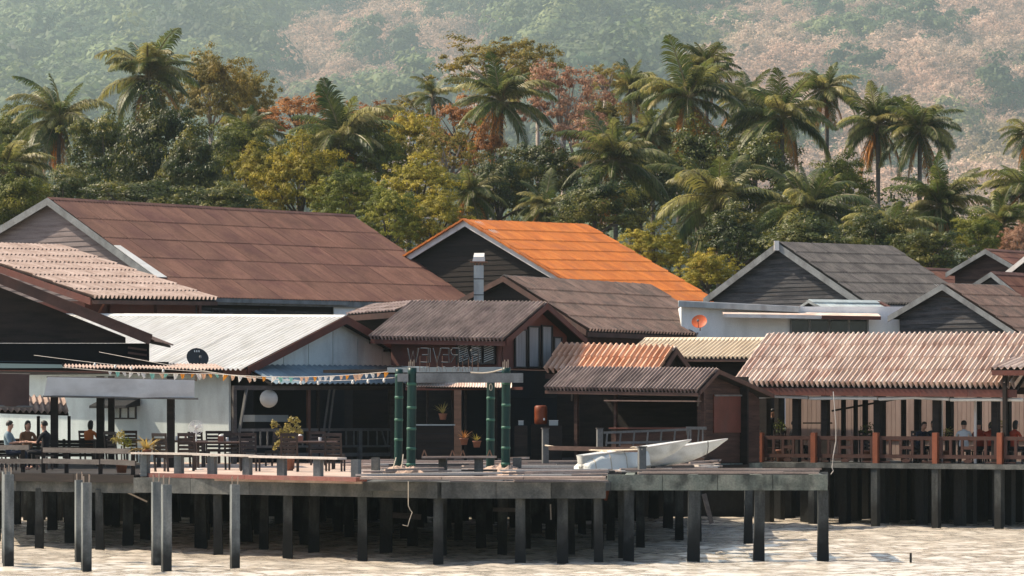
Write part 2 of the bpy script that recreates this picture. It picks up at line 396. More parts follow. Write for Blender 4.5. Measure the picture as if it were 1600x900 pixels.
mat('palm_leaf_dead', [(.30, .10, .015), (.44, .18, .03), (.36, .21, .09)], .7, (1, 1, 1), .6, island=.3, rand=.2, transl=.42)
mat('frond_stem', [(.16, .13, .06), (.24, .19, .10)], .5)
mat('coconut', [(.16, .10, .04), (.22, .12, .05)], .5, (3, 3, 3), 1.0)
mat('leaf_spiky', [(.36, .25, .06), (.50, .36, .12)], .6, (4, 4, 4), 1.5, island=.3, transl=.3)
mat('leaf_pot', [(.26, .22, .05), (.36, .29, .08), (.40, .33, .14)], .5, (4, 4, 4), 2.0, island=.4, transl=.3)

# ------------------------------------------------------------------ water, land, hills
def sstep(a, b, x):
    t = np.clip((x - a) / (b - a), 0, 1)
    return t * t * (3 - 2 * t)
def vnoise(x, y, s, seed=0):
    """smooth value noise on numpy arrays"""
    x = np.asarray(x, float) / s + 1000.3 + seed * 17.7; y = np.asarray(y, float) / s + 1000.7 + seed * 9.1
    xi = np.floor(x).astype(int); yi = np.floor(y).astype(int)
    xf = x - xi; yf = y - yi
    xf = xf * xf * (3 - 2 * xf); yf = yf * yf * (3 - 2 * yf)
    def h(i, j):
        n = (i * 374761393 + j * 668265263 + seed * 1442695) & 0x7fffffff
        n = ((n ^ (n >> 13)) * 1274126177) & 0x7fffffff
        return ((n ^ (n >> 16)) & 0xffff) / 65535.0
    return ((h(xi, yi) * (1 - xf) + h(xi + 1, yi) * xf) * (1 - yf) + (h(xi, yi + 1) * (1 - xf) + h(xi + 1, yi + 1) * xf) * yf) * 2 - 1

HS = 1.45                                            # how far back the hills stand
def land_z(x, y):
    x = np.asarray(x, float); y = np.asarray(y, float)
    r = x / np.maximum(y, 1.0)                       # which side of the view: -.16 left .. .16 right
    slope = 0.158 + 0.050 * sstep(-0.05, 0.09, r)
    z = 1.2 + 6.5 * sstep(118, 245, y)
    xh, yh = x / HS, y / HS
    up = np.maximum(yh - 1200, 0)
    hill = slope * up * sstep(0, 420, up)
    # folds and gullies running down the slope
    hill = hill + sstep(1500, 3500, yh) * (105 * vnoise(xh, yh * .8, 760, 1) + 45 * vnoise(xh, yh * .8, 320, 2))
    # the crest lies just above the top of the view, then the land falls away
    hill = np.where(yh > 7700, hill - (yh - 7700) * .5, hill)
    return z + hill * HS

def grid_mesh(name, xs, ys, zf, m, smooth=True):
    X, Y = np.meshgrid(xs, ys)
    Z = zf(X, Y)
    nx, ny = len(xs), len(ys)
    v = np.stack([X.ravel(), Y.ravel(), Z.ravel()], 1)
    i = (np.arange(ny - 1)[:, None] * nx + np.arange(nx - 1)[None, :]).ravel()
    f = np.stack([i, i + 1, i + nx + 1, i + nx], 1)
    me = bpy.data.meshes.new(name)
    me.vertices.add(len(v)); me.vertices.foreach_set('co', v.ravel())
    me.loops.add(len(f) * 4); me.loops.foreach_set('vertex_index', f.ravel().astype(np.int32))
    me.polygons.add(len(f)); me.polygons.foreach_set('loop_start', (np.arange(len(f)) * 4).astype(np.int32))
    if smooth: me.polygons.foreach_set('use_smooth', np.ones(len(f), bool))
    me.update(calc_edges=True); me.validate()
    me.materials.append(m)
    return me

def water_material():
    m = bpy.data.materials.new('sea_water'); m.use_nodes = True
    nt = m.node_tree; L = nt.links; b = nt.nodes['Principled BSDF']
    geo = nd(nt, 'ShaderNodeNewGeometry')
    mp = nd(nt, 'ShaderNodeMapping'); mp.inputs['Scale'].default_value = (.35, 1.0, 1)
    L.new(geo.outputs['Position'], mp.inputs[0])
    nz = nd(nt, 'ShaderNodeTexNoise'); nz.inputs['Scale'].default_value = .25; nz.inputs['Detail'].default_value = 4
    L.new(mp.outputs[0], nz.inputs[0])
    rp = nd(nt, 'ShaderNodeValToRGB')
    rp.color_ramp.elements[0].position = .3; rp.color_ramp.elements[1].position = .7
    rp.color_ramp.elements[0].color = (.56, .49, .40, 1); rp.color_ramp.elements[1].color = (.66, .60, .51, 1)
    L.new(nz.outputs[0], rp.inputs[0]); L.new(rp.outputs[0], b.inputs['Base Color'])
    b.inputs['Roughness'].default_value = .06
    b.inputs['IOR'].default_value = 1.33
    n2 = nd(nt, 'ShaderNodeTexNoise'); n2.inputs['Scale'].default_value = 5.0; n2.inputs['Detail'].default_value = 3
    L.new(geo.outputs['Position'], n2.inputs[0])
    bp = nd(nt, 'ShaderNodeBump'); bp.inputs['Distance'].default_value = .03; bp.inputs['Strength'].default_value = .8
    L.new(n2.outputs[0], bp.inputs['Height']); L.new(bp.outputs[0], b.inputs['Normal'])
    return m

def wave_z(X, Y):
    m = sstep(30, 60, Y) * (1 - sstep(114, 124, Y)) * (1 - sstep(19, 24, np.abs(X)))
    z = (.030 * vnoise(X * .55, Y, .55, 3) + .030 * vnoise(X * .6 + Y * .3, Y, .30, 4) + .018 * vnoise(X * .8 - Y * .2, Y, .20, 5)
         + .022 * vnoise(X * .5, Y, 2.2, 6))
    return z * m
xs = np.concatenate([np.linspace(-7500, -26, 12)[:-1], np.linspace(-26, 26, 400), np.linspace(26, 7500, 12)[1:]])
ys = np.concatenate([np.linspace(-800, 30, 8)[:-1], np.linspace(30, 62, 30)[:-1], np.linspace(62, 118, 520), np.linspace(118, 15000, 10)[1:]])
water = link('water', grid_mesh('water', xs, ys, wave_z, water_material()))
tag(water, 'brownish sea water with small ripples in front of the pier', 'water', kind='structure')

xs = np.concatenate([np.linspace(-4600, -1750, 20)[:-1] * HS, np.linspace(-1750, 1750, 190) * HS, np.linspace(1750, 4600, 20)[1:] * HS])
ys = np.concatenate([[113.0], np.linspace(113.02, 300, 60), np.linspace(300, 9500 * HS, 280)[1:]])
def land_full(X, Y):
    Z = land_z(X, Y)
    return np.where(Y <= 113.01, -1.5, Z)
hills = link('hills', grid_mesh('hills', xs, ys, land_full, M['ground_soil']))
tag(hills, 'wooded hills rising behind the village', 'hills', kind='structure')

# ------------------------------------------------------------------ foliage building blocks
def leaf_mesh(name, centers, normals, size, m, aspect=.55, fold=.15, rng=RNG):
    """one quad leaf (folded along its middle into two quads when fold) for each centre"""
    n = len(centers)
    nrm = normals / np.maximum(np.linalg.norm(normals, axis=1, keepdims=True), 1e-6)
    t = rng.normal(size=(n, 3)); t -= (t * nrm).sum(1, keepdims=True) * nrm
    t /= np.maximum(np.linalg.norm(t, axis=1, keepdims=True), 1e-6)
    b = np.cross(nrm, t)
    s = size * rng.uniform(.65, 1.35, (n, 1)) if np.isscalar(size) else size[:, None] * rng.uniform(.65, 1.35, (n, 1))
    a0 = centers - t * s * .5
    a1 = centers + t * s * .5 - nrm * s * .12
    m0 = centers + b * s * aspect * .5 - nrm * s * fold
    m1 = centers - b * s * aspect * .5 - nrm * s * fold
    v = np.stack([a0, m0, a1, m1], 1).reshape(-1, 3)
    i = np.arange(n) * 4
    f = np.stack([i, i + 1, i + 2, i, i + 2, i + 3], 1).reshape(-1, 3)
    me = bpy.data.meshes.new(name)
    me.vertices.add(len(v)); me.vertices.foreach_set('co', v.ravel())
    me.loops.add(len(f) * 3); me.loops.foreach_set('vertex_index', f.ravel().astype(np.int32))
    me.polygons.add(len(f)); me.polygons.foreach_set('loop_start', (np.arange(len(f)) * 3).astype(np.int32))
    me.update(calc_edges=True)
    me.materials.append(M[m] if isinstance(m, str) else m)
    return me

def crown_points(rng, n_clump, per, rx, rz, clump_r, spread=.45, hollow=.55, flat=.0):
    """leaf centres and normals: clumps over the outer part of an uneven ellipsoid"""
    d = rng.normal(size=(n_clump, 3)); d /= np.linalg.norm(d, axis=1, keepdims=True)
    d[:, 2] = np.where(d[:, 2] < -.65, -d[:, 2], d[:, 2])
    d /= np.linalg.norm(d, axis=1, keepdims=True)
    rr = rng.uniform(hollow, 1.0, (n_clump, 1)) ** .6
    lump = 1 + .22 * np.sin(d[:, :1] * 5.1 + 1.3) * np.cos(d[:, 1:2] * 4.3) + .18 * np.sin(d[:, 2:3] * 6 + d[:, :1] * 3)
    c = d * rr * lump * np.array([rx, rx, rz])
    cr = clump_r * rng.uniform(.55, 1.3, (n_clump, 1))
    e = rng.normal(size=(n_clump, per, 3)); e /= np.linalg.norm(e, axis=2, keepdims=True)
    e[:, :, 2] = np.where(e[:, :, 2] < -.3, -e[:, :, 2] * .6, e[:, :, 2])
    pr = rng.uniform(spread, 1.0, (n_clump, per, 1))
    pts = c[:, None, :] + e * pr * cr[:, None, :] * np.array([1, 1, .75])
    nr = e * 1.1 + d[:, None, :] * .5 + rng.normal(size=e.shape) * .28 + np.array([0, 0, .15])
    return pts.reshape(-1, 3), nr.reshape(-1, 3), c

# ------------------------------------------------------------------ far forest on the hills (stuff)
def forest(name, label, variants, pts, scl, seed):
    coll = bpy.data.collections.new(name + '_kinds')
    for i, me in enumerate(variants):
        coll.objects.link(bpy.data.objects.new(name + '_kind', me))
    me = bpy.data.meshes.new(name)
    me.from_pydata([tuple(p) for p in pts], [], [])
    at = me.attributes.new('scl', 'FLOAT', 'POINT'); at.data.foreach_set('value', np.asarray(scl, np.float32))
    o = link(name, me)
    tag(o, label, 'forest', kind='stuff')
    ng = bpy.data.node_groups.new(name, 'GeometryNodeTree')
    ng.interface.new_socket('Geometry', in_out='INPUT', socket_type='NodeSocketGeometry')
    ng.interface.new_socket('Geometry', in_out='OUTPUT', socket_type='NodeSocketGeometry')
    N = ng.nodes; L = ng.links
    gi = N.new('NodeGroupInput'); go = N.new('NodeGroupOutput')
    ci = N.new('GeometryNodeCollectionInfo'); ci.inputs['Collection'].default_value = coll
    ci.inputs['Separate Children'].default_value = True; ci.inputs['Reset Children'].default_value = True
    ip = N.new('GeometryNodeInstanceOnPoints'); ip.inputs['Pick Instance'].default_value = True
    rv = N.new('FunctionNodeRandomValue'); rv.data_type = 'FLOAT_VECTOR'
    rv.inputs[0].default_value = (-.12, -.12, 0); rv.inputs[1].default_value = (.12, .12, 6.283); rv.inputs['Seed'].default_value = seed
    na = N.new('GeometryNodeInputNamedAttribute'); na.data_type = 'FLOAT'; na.inputs['Name'].default_value = 'scl'
    L.new(gi.outputs[0], ip.inputs['Points']); L.new(ci.outputs[0], ip.inputs['Instance'])
    L.new(rv.outputs[0], ip.inputs['Rotation']); L.new(na.outputs[0], ip.inputs['Scale'])
    L.new(ip.outputs[0], go.inputs[0])
    md = o.modifiers.new('scatter', 'NODES'); md.node_group = ng
    return o

def hill_crown(name, rng, m, nc, per, rz, leaf, stems=None):
    p, n, c = crown_points(rng, nc, per, 1.0, rz, .30, .5, .5)
    p[:, 2] += rz * .75
    return leaf_mesh(name, p, n, leaf, m, rng=rng)
rg = np.random.default_rng(5)
green_kinds = [hill_crown('green_crown', rg, 'leaf_hill', 60, 55, .85, .11) for _ in range(5)]
dry_kinds = [hill_crown('dry_crown', rg, 'leaf_dry', 80, 24, 1.05, .10) for _ in range(5)]
rust_kinds = [hill_crown('rust_crown', rg, 'leaf_orange_hill', 70, 30, .9, .08) for _ in range(3)]

npts = 10500
yy = HS * 900 * (8200 / 900) ** rg.uniform(0, 1, npts * 2)
rr_ = rg.uniform(-.19, .19, npts * 2)
xx = rr_ * yy
keep = rg.uniform(0, 1, npts * 2) < np.clip(.2 + (yy / HS - 900) / 3600, 0, 1)
xx, yy, rr_ = xx[keep], yy[keep], rr_[keep]
zz = land_z(xx, yy)
# dry zones: the right hand slope and a patch in the middle
px = 800 + F * rr_
py = YH - F * (zz - CAMH) / yy
dry = sstep(960, 1120, px + 55 * vnoise(px, py, 90, 8)) * sstep(-160, -40, py - np.maximum(1200 - px, 0) * .12 + 30 * vnoise(px, py, 60, 9) )
dry2 = sstep(300, 420, px) * (1 - sstep(840, 960, px)) * sstep(10, 45, py + 22 * vnoise(px, py, 70, 12) - np.abs(px - 640) * .12) * .97
dryp = np.clip(np.maximum(dry * .97, dry2), 0, 1) * (1 - .35 * sstep(.5, .85, vnoise(px, py, 75, 14)))
u = rg.uniform(0, 1, len(px))
isdry = u < dryp
isrust = isdry & (rg.uniform(0, 1, len(px)) < .10 + .15 * (vnoise(px, py, 50, 15) > .3))
isdry &= ~isrust
isgreen = ~(isdry | isrust)
pts = np.stack([xx, yy, zz - .3], 1)
base = HS * rg.uniform(12, 20, len(px)) * (1 + .00009 * (yy / HS - 900))
gs = base * rg.uniform(.8, 1.75, len(px)) * np.where(px < 1000, 1.55, 1.0)
forest('hillside_forest', 'hazy green forest covering the far hillside', green_kinds, pts[isgreen], gs[isgreen], 1)
forest('dry_hillside_forest', 'pinkish brown dry season trees on the hillside', dry_kinds, pts[isdry], base[isdry] * .95, 2)
forest('rusty_hillside_trees', 'rust coloured tree crowns dotted over the dry hillside', rust_kinds, pts[isrust], base[isrust] * .75, 3)

# ------------------------------------------------------------------ haze
hz = MB().box((0, 6950, 940), (13800, 14200, 1888)).top('haze', 'underlay', (0, 0, 0), 'thin pale haze hanging over the hills', 'haze', kind='stuff')
hm = bpy.data.materials.new('haze_air'); hm.use_nodes = True
for n in list(hm.node_tree.nodes):
    if n.type == 'BSDF_PRINCIPLED': hm.node_tree.nodes.remove(n)
pv = nd(hm.node_tree, 'ShaderNodeVolumePrincipled')
pv.inputs['Color'].default_value = (.72, .92, .95, 1)
pv.inputs['Density'].default_value = 0.00013
pv.inputs['Anisotropy'].default_value = 0.3
hm.node_tree.links.new(pv.outputs[0], hm.node_tree.nodes['Material Output'].inputs['Volume'])
hz.data.materials.clear(); hz.data.materials.append(hm)

# ------------------------------------------------------------------ houses
ZD = 2.0                                   # level of the pier decks and house floors
TA, TB = math.radians(52), math.radians(35)
U_A, V_A = (math.cos(TA), math.sin(TA)), (math.sin(TA), -math.cos(TA))        # gable faces left-front, lit slope faces right-front
U_B, V_B = (-math.cos(TB), math.sin(TB)), (-math.sin(TB), -math.cos(TB))      # gable faces right-front, slope faces left-front
def V2(d, k=1.0): return Vector((d[0] * k, d[1] * k, 0))

def sheet_mesh(name, u, v, n, waves, amp, seg, m, lift=.02, thick=.014, flat=0.0):
    """one corrugated sheet spanning u (across) and v (down the slope)"""
    mb = MB(); N = waves * seg
    def prof(s):
        c = math.cos(2 * math.pi * s * waves)
        if flat: c = max(-1, min(1, c * (1 + flat)))
        return amp * c
    rows = []
    for (tv, ex, dz) in ((0, 0, 0), (1.0, .0, lift), (1.0, 0, lift), (1.0, 0, lift - thick)):
        rows.append([u * (i / N) + v * tv + n * (prof(i / N) + dz) for i in range(N + 1)])
    vs = [p for r in rows for p in r]; w = N + 1
    fs = []
    for r in (0, 2):
        for i in range(N):
            fs.append((r * w + i, r * w + i + 1, (r + 1) * w + i + 1, (r + 1) * w + i))
    mb.add(vs, fs)
    me = bpy.data.meshes.new(name)
    me.from_pydata([tuple(p) for p in mb.v], [], mb.f)
    me.materials.append(M[m])
    # top must face along n
    if me.polygons[0].normal.dot(n) < 0: me.flip_normals()
    for p in me.polygons: p.use_smooth = seg >= 6
    return me

def roof_slope(parent, A, B, E, ncol, nrow, waves, amp, m, seg=6, gap=.0, lift=.02, flat=0, jit=.004, over=.04, skip=()):
    """sheets of corrugated roofing over the parallelogram ridge A-B, eave from E"""
    u = (B - A) / ncol; v = (E - A) / nrow
    n = u.cross(v).normalized()
    if n.z < 0: n = -n
    me = sheet_mesh('roof_sheet', u * (1 - gap), v * (1 + over), n, waves, amp, seg, m, lift, flat=flat)
    off = wloc(parent)
    for c in range(ncol):
        for r in range(nrow):
            if (c, r) in skip: continue
            o = link('roof_sheet', me, parent)
            o.location = A + u * c + v * r + n * (random.uniform(0, jit) + amp * 1.0) - off
            o.rotation_euler = (random.gauss(0, jit * .18), random.gauss(0, jit * .18), random.gauss(0, jit * .12))
    return n

def ridge_caps(parent, A, B, nface, n1, n2, m, w=.16, name='ridge_cap', bump=.0):
    d = (B - A) / nface
    def piece():
        t = d.normalized(); up = Vector((0, 0, 1))
        a = t.cross(n1).normalized(); b = t.cross(n2).normalized()
        if a.z > 0: a = -a
        if b.z > 0: b = -b
        mb = MB()
        h = up * .035
        e = d * 1.06
        k = up * bump
        vs = [a * w + n1 * .05 + h * .3, h + up * .05, b * w + n2 * .05 + h * .3]
        vs2 = [x + e - k * .0 for x in vs]
        vs = [x + k for x in vs]
        dn = [x - up * .03 for x in vs]; dn2 = [x - up * .03 for x in vs2]
        mb.add(vs + vs2 + dn + dn2, [(0, 1, 4, 3), (1, 2, 5, 4), (6, 9, 10, 7), (7, 10, 11, 8), (0, 3, 9, 6), (2, 8, 11, 5), (0, 6, 7, 1), (1, 7, 8, 2), (3, 4, 10, 9), (4, 5, 11, 10)])
        return mb.mesh(name, m)
    me = piece(); off = wloc(parent)
    for i in range(nface):
        o = link(name, me, parent); o.location = A + d * i - off + Vector((0, 0, random.uniform(0, .008)))

def board(parent, name, p, q, h, t, m, out=Vector((0, 0, 0)), drop=0.0):
    """a board h tall, t thick hung below the line p-q"""
    mb = MB()
    p = p + out - Vector((0, 0, drop)); q = q + out - Vector((0, 0, drop))
    d = q - p; side = d.cross(Vector((0, 0, 1))).normalized() * t
    mb.obox(p - side / 2, d, side, Vector((0, 0, -h)))
    return mb.build(name, m, parent)

def gable_planks(parent, A, EA, KA, out, z0, ph, m, inset=.30, thick=.03, drop=.12, z1=None, name='plank'):
    """lapped horizontal boards filling the gable triangle (and the wall below the eaves to z0)"""
    w = Vector((EA.x - KA.x, EA.y - KA.y, 0)); Lw = w.length; w.normalize()
    a = Vector((A.x, A.y, 0)); o2 = Vector((out[0], out[1], 0))
    la = (Vector((KA.x, KA.y, 0)) - a).dot(w); lb = (Vector((EA.x, EA.y, 0)) - a).dot(w)
    def ext(z):
        zz_ = z + drop
        l = la * (A.z - zz_) / (A.z - KA.z); r = lb * (A.z - zz_) / (A.z - EA.z)
        return max(l, la + inset), min(r, lb - inset)
    z = z0
    top = (A.z - drop - .02) if z1 is None else z1
    while z < top - .03:
        zt = min(z + ph * 1.06, top)
        l0, r0 = ext(z); l1, r1 = ext(zt)
        if r0 - l0 < .08: break
        if r1 - l1 < .02: l1, r1 = (l1 + r1) / 2 - .01, (l1 + r1) / 2 + .01
        mb = MB()
        f0 = o2 * (thick + random.uniform(0, .012)); f1 = o2 * (thick * .45)
        P = lambda l, zz_, f: a + w * l + f + Vector((0, 0, zz_))
        b0 = o2 * -.005
        mb.hexa([P(l0, z, b0), P(r0, z, b0), P(r0, z, f0), P(l0, z, f0), P(l1, zt, b0), P(r1, zt, b0), P(r1, zt, f1), P(l1, zt, f1)])
        mb.build(name, m, parent)
        z += ph

def house(name, label, apex, ridge2, eave, back, U, V, z0, roof, trim, wall, inset=.35, planks=None, planks_z0=None, ridge='brown_tile', cat='house',
          barge_h=.22, backroof=True, overhang=.28, wall_ext=None, fascia=True, caps=8, capbump=0.0, body=True):
    """a gabled house. apex=(px,py,Y); ridge2, eave, back=(px,py) pixel places solved along the house's own axes.
    roof=(ncol,nrow,waves,amp,material[,seg])"""
    A = W(*apex); B = move(A, U, *ridge2); EA = move(A, V, *eave); KA = move(A, (-V[0], -V[1]), *back)
    d = B - A
    EB = EA + d; KB = KA + d
    base = Vector((A.x, A.y, max(z0, ZD - .5)))
    h = thing(name, label, cat, base)
    n1 = d.cross(EA - A).normalized(); n1 = n1 if n1.z > 0 else -n1
    n2 = d.cross(KA - A).normalized(); n2 = n2 if n2.z > 0 else -n2
    ul = MB()
    dn = Vector((0, 0, -.07))
    ul.hexa([A + dn, B + dn, EB + dn, EA + dn, A, B, EB, EA]); 
    ul.hexa([A + dn, KA + dn, KB + dn, B + dn, A, KA, KB, B])
    r = ul.build('roof', 'underlay', h)
    ncol, nrow, waves, amp, rm = roof[:5]; seg = roof[5] if len(roof) > 5 else 6
    roof_slope(r, A, B, EA, ncol, nrow, waves, amp, rm, seg, lift=.014 if nrow == 1 else (.022 if 'rust' in rm else .04), flat=roof[6] if len(roof) > 6 else 0, gap=.012 if 'rust' in rm else 0)
    if backroof:
        mb = MB(); k = n2 * .05
        mb.hexa([A + n2 * .01, KA + n2 * .01, KB + n2 * .01, B + n2 * .01, A + k, KA + k, KB + k, B + k]); mb.build('back_slope', rm, r)
    ridge_caps(r, A, B, caps, n1, n2, ridge, bump=capbump)
    out = V2(U, -1)
    for q in (EA, KA):
        board(h, 'barge_board', A + Vector((0, 0, .05)), q + Vector((0, 0, .05)), barge_h, .05, trim, out * .03)
    if fascia:
        fo = Vector((V[0], V[1], 0)) * .03
        board(h, 'fascia', EA, EB, barge_h * .8, .04, trim, fo, .02)
    # closed body under the roof
    ov = overhang
    A2 = A - out * ov
    if body:
        def ins(E_): return A + (E_ - A) * (1 - inset / max((E_ - A).length, .5))
        e2, k2 = ins(EA) - out * ov, ins(KA) - out * ov
        lo = Vector((0, 0, -.09))
        poly = [Vector((k2.x, k2.y, z0)), Vector((e2.x, e2.y, z0)), e2 + lo, A2 + lo, k2 + lo]
        wl = MB().prism(poly, d - V2(U, 2 * ov)).build('wall', wall, h)
    else:
        wl = None
    if planks and wl:
        mp_, ph = planks
        gable_planks(wl, A2, EA - out * ov, KA - out * ov, (out.x, out.y), planks_z0 if planks_z0 is not None else z0 + .3, ph, mp_, inset=inset)
    return dict(o=h, A=A, B=B, EA=EA, EB=EB, KA=KA, KB=KB, n1=n1, out=out, wall=wl, roof=r, A2=A2)

def vwall(parent, name, p, q, z0, z1, t, m):
    """upright wall slab between plan points p and q"""
    p = Vector((p[0], p[1], z0)); q = Vector((q[0], q[1], z0)); d = q - p
    s = Vector((-d.y, d.x, 0)).normalized() * t
    return MB().obox(p, d, s, Vector((0, 0, z1 - z0))).build(name, m, parent)

def pane_window(parent, p, q, z0, z1, out, frame='brown_trim', pane='glass_dark', nv=2, depth=.05, fw=.05, name='window'):
    """framed window lying on a wall line p-q (plan), out = plan unit vector towards the viewer"""
    p = Vector((p[0], p[1], 0)); q = Vector((q[0], q[1], 0)); d = (q - p); L_ = d.length; d.normalize(); o2 = Vector((out[0], out[1], 0))
    mb = MB()
    def bar(l0, l1, a, b): mb.obox(p + d * l0 + Vector((0, 0, a)), d * (l1 - l0), o2 * depth, Vector((0, 0, b - a)))
    bar(0, fw, z0, z1); bar(L_ - fw, L_, z0, z1); bar(fw, L_ - fw, z0, z0 + fw); bar(fw, L_ - fw, z1 - fw, z1)
    for i in range(1, nv):
        c = L_ * i / nv; bar(c - fw * .35, c + fw * .35, z0 + fw, z1 - fw)
    w = mb.build(name, frame, parent)
    for i in range(nv):
        l0 = L_ * i / nv + fw * .6; l1 = L_ * (i + 1) / nv - fw * .6
        MB().obox(p + d * l0 + o2 * .008 + Vector((0, 0, z0 + fw * .8)), d * (l1 - l0), o2 * .012, Vector((0, 0, z1 - z0 - 1.6 * fw))).build('pane', pane, w)
    return w

# --- rusty warehouse at the back left
hC = house('rusty_warehouse', 'large warehouse with a rusty brown sheet metal roof and grey plank gable', (75, 311, 128), (550, 338), (283, 464), (-150, 446), U_A, V_A, 1.0,
           (13, 5, 8, .03, 'rust_sheet', 4), 'grey_trim', 'dark_plank', planks=('faded_plank', .21), planks_z0=6.5, ridge='rust_sheet', cat='warehouse', barge_h=.3, caps=10)
# pale replacement sheet on its verge, gutter and the wall strip under the eave
A, EA, u1 = hC['A'], hC['EA'], (hC['B'] - hC['A']).normalized()
p0 = A + (EA - A) * .50; p1 = A + (EA - A) * .82
MB().hexa([p0 + hC['n1'] * .06, p1 + hC['n1'] * .06, p1 + u1 * .55 + hC['n1'] * .06, p0 + u1 * .35 + hC['n1'] * .06,
           p0 + hC['n1'] * .09, p1 + hC['n1'] * .09, p1 + u1 * .55 + hC['n1'] * .09, p0 + u1 * .35 + hC['n1'] * .09]).build('patch_sheet', 'white_sheet', hC['roof'])
EB = hC['EB']
gt = Vector((V_A[0], V_A[1], 0)) * .1
mb = MB(); mb.beam(EA + (EB - EA) * .05 + gt - Vector((0, 0, .1)), EA + (EB - EA) * .52 + gt - Vector((0, 0, .1)), .16, .16); mb.build('gutter', 'grey_trim', hC['o'])
wo = V2(V_A)
def on_eave_wall(hh, px, t=.35):
    """plan point of the wall under the front eave of a house that shows at pixel column px"""
    P = hh['EA'] - wo_ * t
    d = (hh['EB'] - hh['EA']); d2 = (d.x, d.y)
    k = along(P, d2, px)
    return Vector((P.x + d2[0] * k, P.y + d2[1] * k, 0))
wo_ = wo
for x0, x1, ya, yb in ((268, 283, 480, 500), (330, 352, 481, 496), (404, 430, 482, 498), (460, 480, 486, 500)):
    p, q = on_eave_wall(hC, x0, .28), on_eave_wall(hC, x1, .28)
    pane_window(hC['wall'], p, q, zat(yb, p.y), zat(ya, p.y), V_A, 'grey_plank', 'glass_dark', 2, .05, .07)
p, q = on_eave_wall(hC, 300, .26), on_eave_wall(hC, 521, .26)
for i in range(4):
    zb = zat(500, p.y) + i * .13
    a = p + V2(V_A, .0); vwall(hC['wall'], 'plank', a, q, zb, zb + .12, .02, 'grey_plank')
p, q = on_eave_wall(hC, 522, .1), on_eave_wall(hC, 660, .1)
vwall(hC['wall'], 'patch_wall', p, q, zat(500, p.y), zat(473, p.y) - .02, .05, 'white_plaster')

# --- orange roofed house in the middle
hG = house('orange_roof_house', 'dark timber house with a bright orange tiled roof and white barge boards', (727, 346, 138), (915, 353), (937, 472), (600, 424), U_A, V_A, 1.0,
           (17, 8, 3, .05, 'orange_tile', 6, 1.0), 'white_trim', 'dark_plank', planks=('dark_plank', .22), planks_z0=6.5, ridge='orange_tile', barge_h=.26, caps=22, capbump=.02)
ob = hG['out'] * .06
for q in (hG['EA'], hG['KA']):
    pass
for q in (hG['EA'], hG['KA']):
    nv = 14
    for i in range(nv):
        a = hG['A'] + (q - hG['A']) * (i / nv); b = hG['A'] + (q - hG['A']) * ((i + 1.06) / nv)
        MB().beam(a + ob + Vector((0, 0, .10)), b + ob + Vector((0, 0, .07)), .26, .07).build('verge_tile', 'orange_tile', hG['roof'])
# light sheet by the apex
u1 = (hG['B'] - hG['A']).normalized(); s1 = (hG['EA'] - hG['A'])
p0 = hG['A'] + u1 * .35 + hG['n1'] * .075
MB().obox(p0 + s1 * .02, u1 * .45, s1 * .15, hG['n1'] * .02).build('patch_sheet', 'pale_blue_sheet', hG['roof'])

# --- grey roofed timber house on the right
hJ = house('grey_roof_house', 'weathered timber house with a dark grey tiled roof and one pale skylight sheet', (1215, 381, 132), (1391, 387), (1352, 476), (1100, 468), U_A, V_A, 1.0,
           (14, 6, 3, .055, 'grey_tile', 6, 1.0), 'grey_trim', 'brown_plank', planks=('grey_plank', .165), planks_z0=6.2, ridge='grey_tile', barge_h=.3, caps=17, capbump=.015)
u1 = (hJ['B'] - hJ['A']); s1 = (hJ['EA'] - hJ['A'])
MB().obox(hJ['A'] + u1 * .86 + s1 * .58 + hJ['n1'] * .075, u1 * .05, s1 * .24, hJ['n1'] * .015).build('skylight_sheet', 'white_sheet', hJ['roof'])
MB().beam(hJ['A'] + Vector((0, 0, .12)) + hJ['out'] * .08, hJ['A'] - Vector((0, 0, .28)) + hJ['out'] * .08, .2, .2, up=(1, 0, 0)).build('finial', 'white_trim', hJ['o'])

# --- houses at the far right
hL1 = house('red_timber_house', 'reddish timber house with a brown rusty roof, half cut by the right edge', (1540, 391, 146), (1660, 399), (1618, 436), (1478, 428), U_A, V_A, 1.0,
            (9, 4, 6, .02, 'rust_sheet', 4), 'grey_trim', 'brown_plank', planks=('brown_plank', .22), planks_z0=7.2, ridge='rust_sheet', barge_h=.22)
hL2 = house('low_rusty_shed', 'low rusty sheet roofed shed between the grey roof and the red timber house', (1432, 420, 150), (1520, 424), (1480, 452), (1395, 446), U_A, V_A, 1.0,
            (7, 2, 6, .02, 'rust_sheet', 4), 'brown_trim', 'dark_plank', ridge='rust_sheet', cat='shed', barge_h=.15)
hL3 = house('blue_gable_house', 'small house with a grey blue plank gable and rusty roof behind the dark gable', (1549, 427, 127), (1640, 432), (1622, 486), (1512, 451), U_A, V_A, 1.0,
            (8, 3, 6, .02, 'rust_sheet', 4), 'grey_trim', 'grey_plank', planks=('grey_plank', .2), planks_z0=6.2, ridge='rust_sheet', barge_h=.2)
hL4 = house('white_verge_house', 'house with a pale barge board cut off by the right edge of the view', (1622, 386, 136), (1700, 392), (1680, 430), (1572, 426), U_A, V_A, 1.0,
            (6, 3, 6, .02, 'rust_sheet', 4), 'white_trim', 'brown_plank', planks=('brown_plank', .22), planks_z0=7.0, ridge='rust_sheet', barge_h=.24)
hK = house('dark_gable_house', 'weathered dark plank house with a sagging brown tiled roof at the right', (1473, 446, 117), (1567, 449), (1606, 533), (1388, 496), U_A, V_A, 1.0,
           (9, 5, 3, .05, 'brown_tile', 6, 1.0), 'grey_trim', 'grey_plank', planks=('grey_plank', .17), planks_z0=5.2, ridge='grey_tile', barge_h=.22, caps=10, capbump=.015)

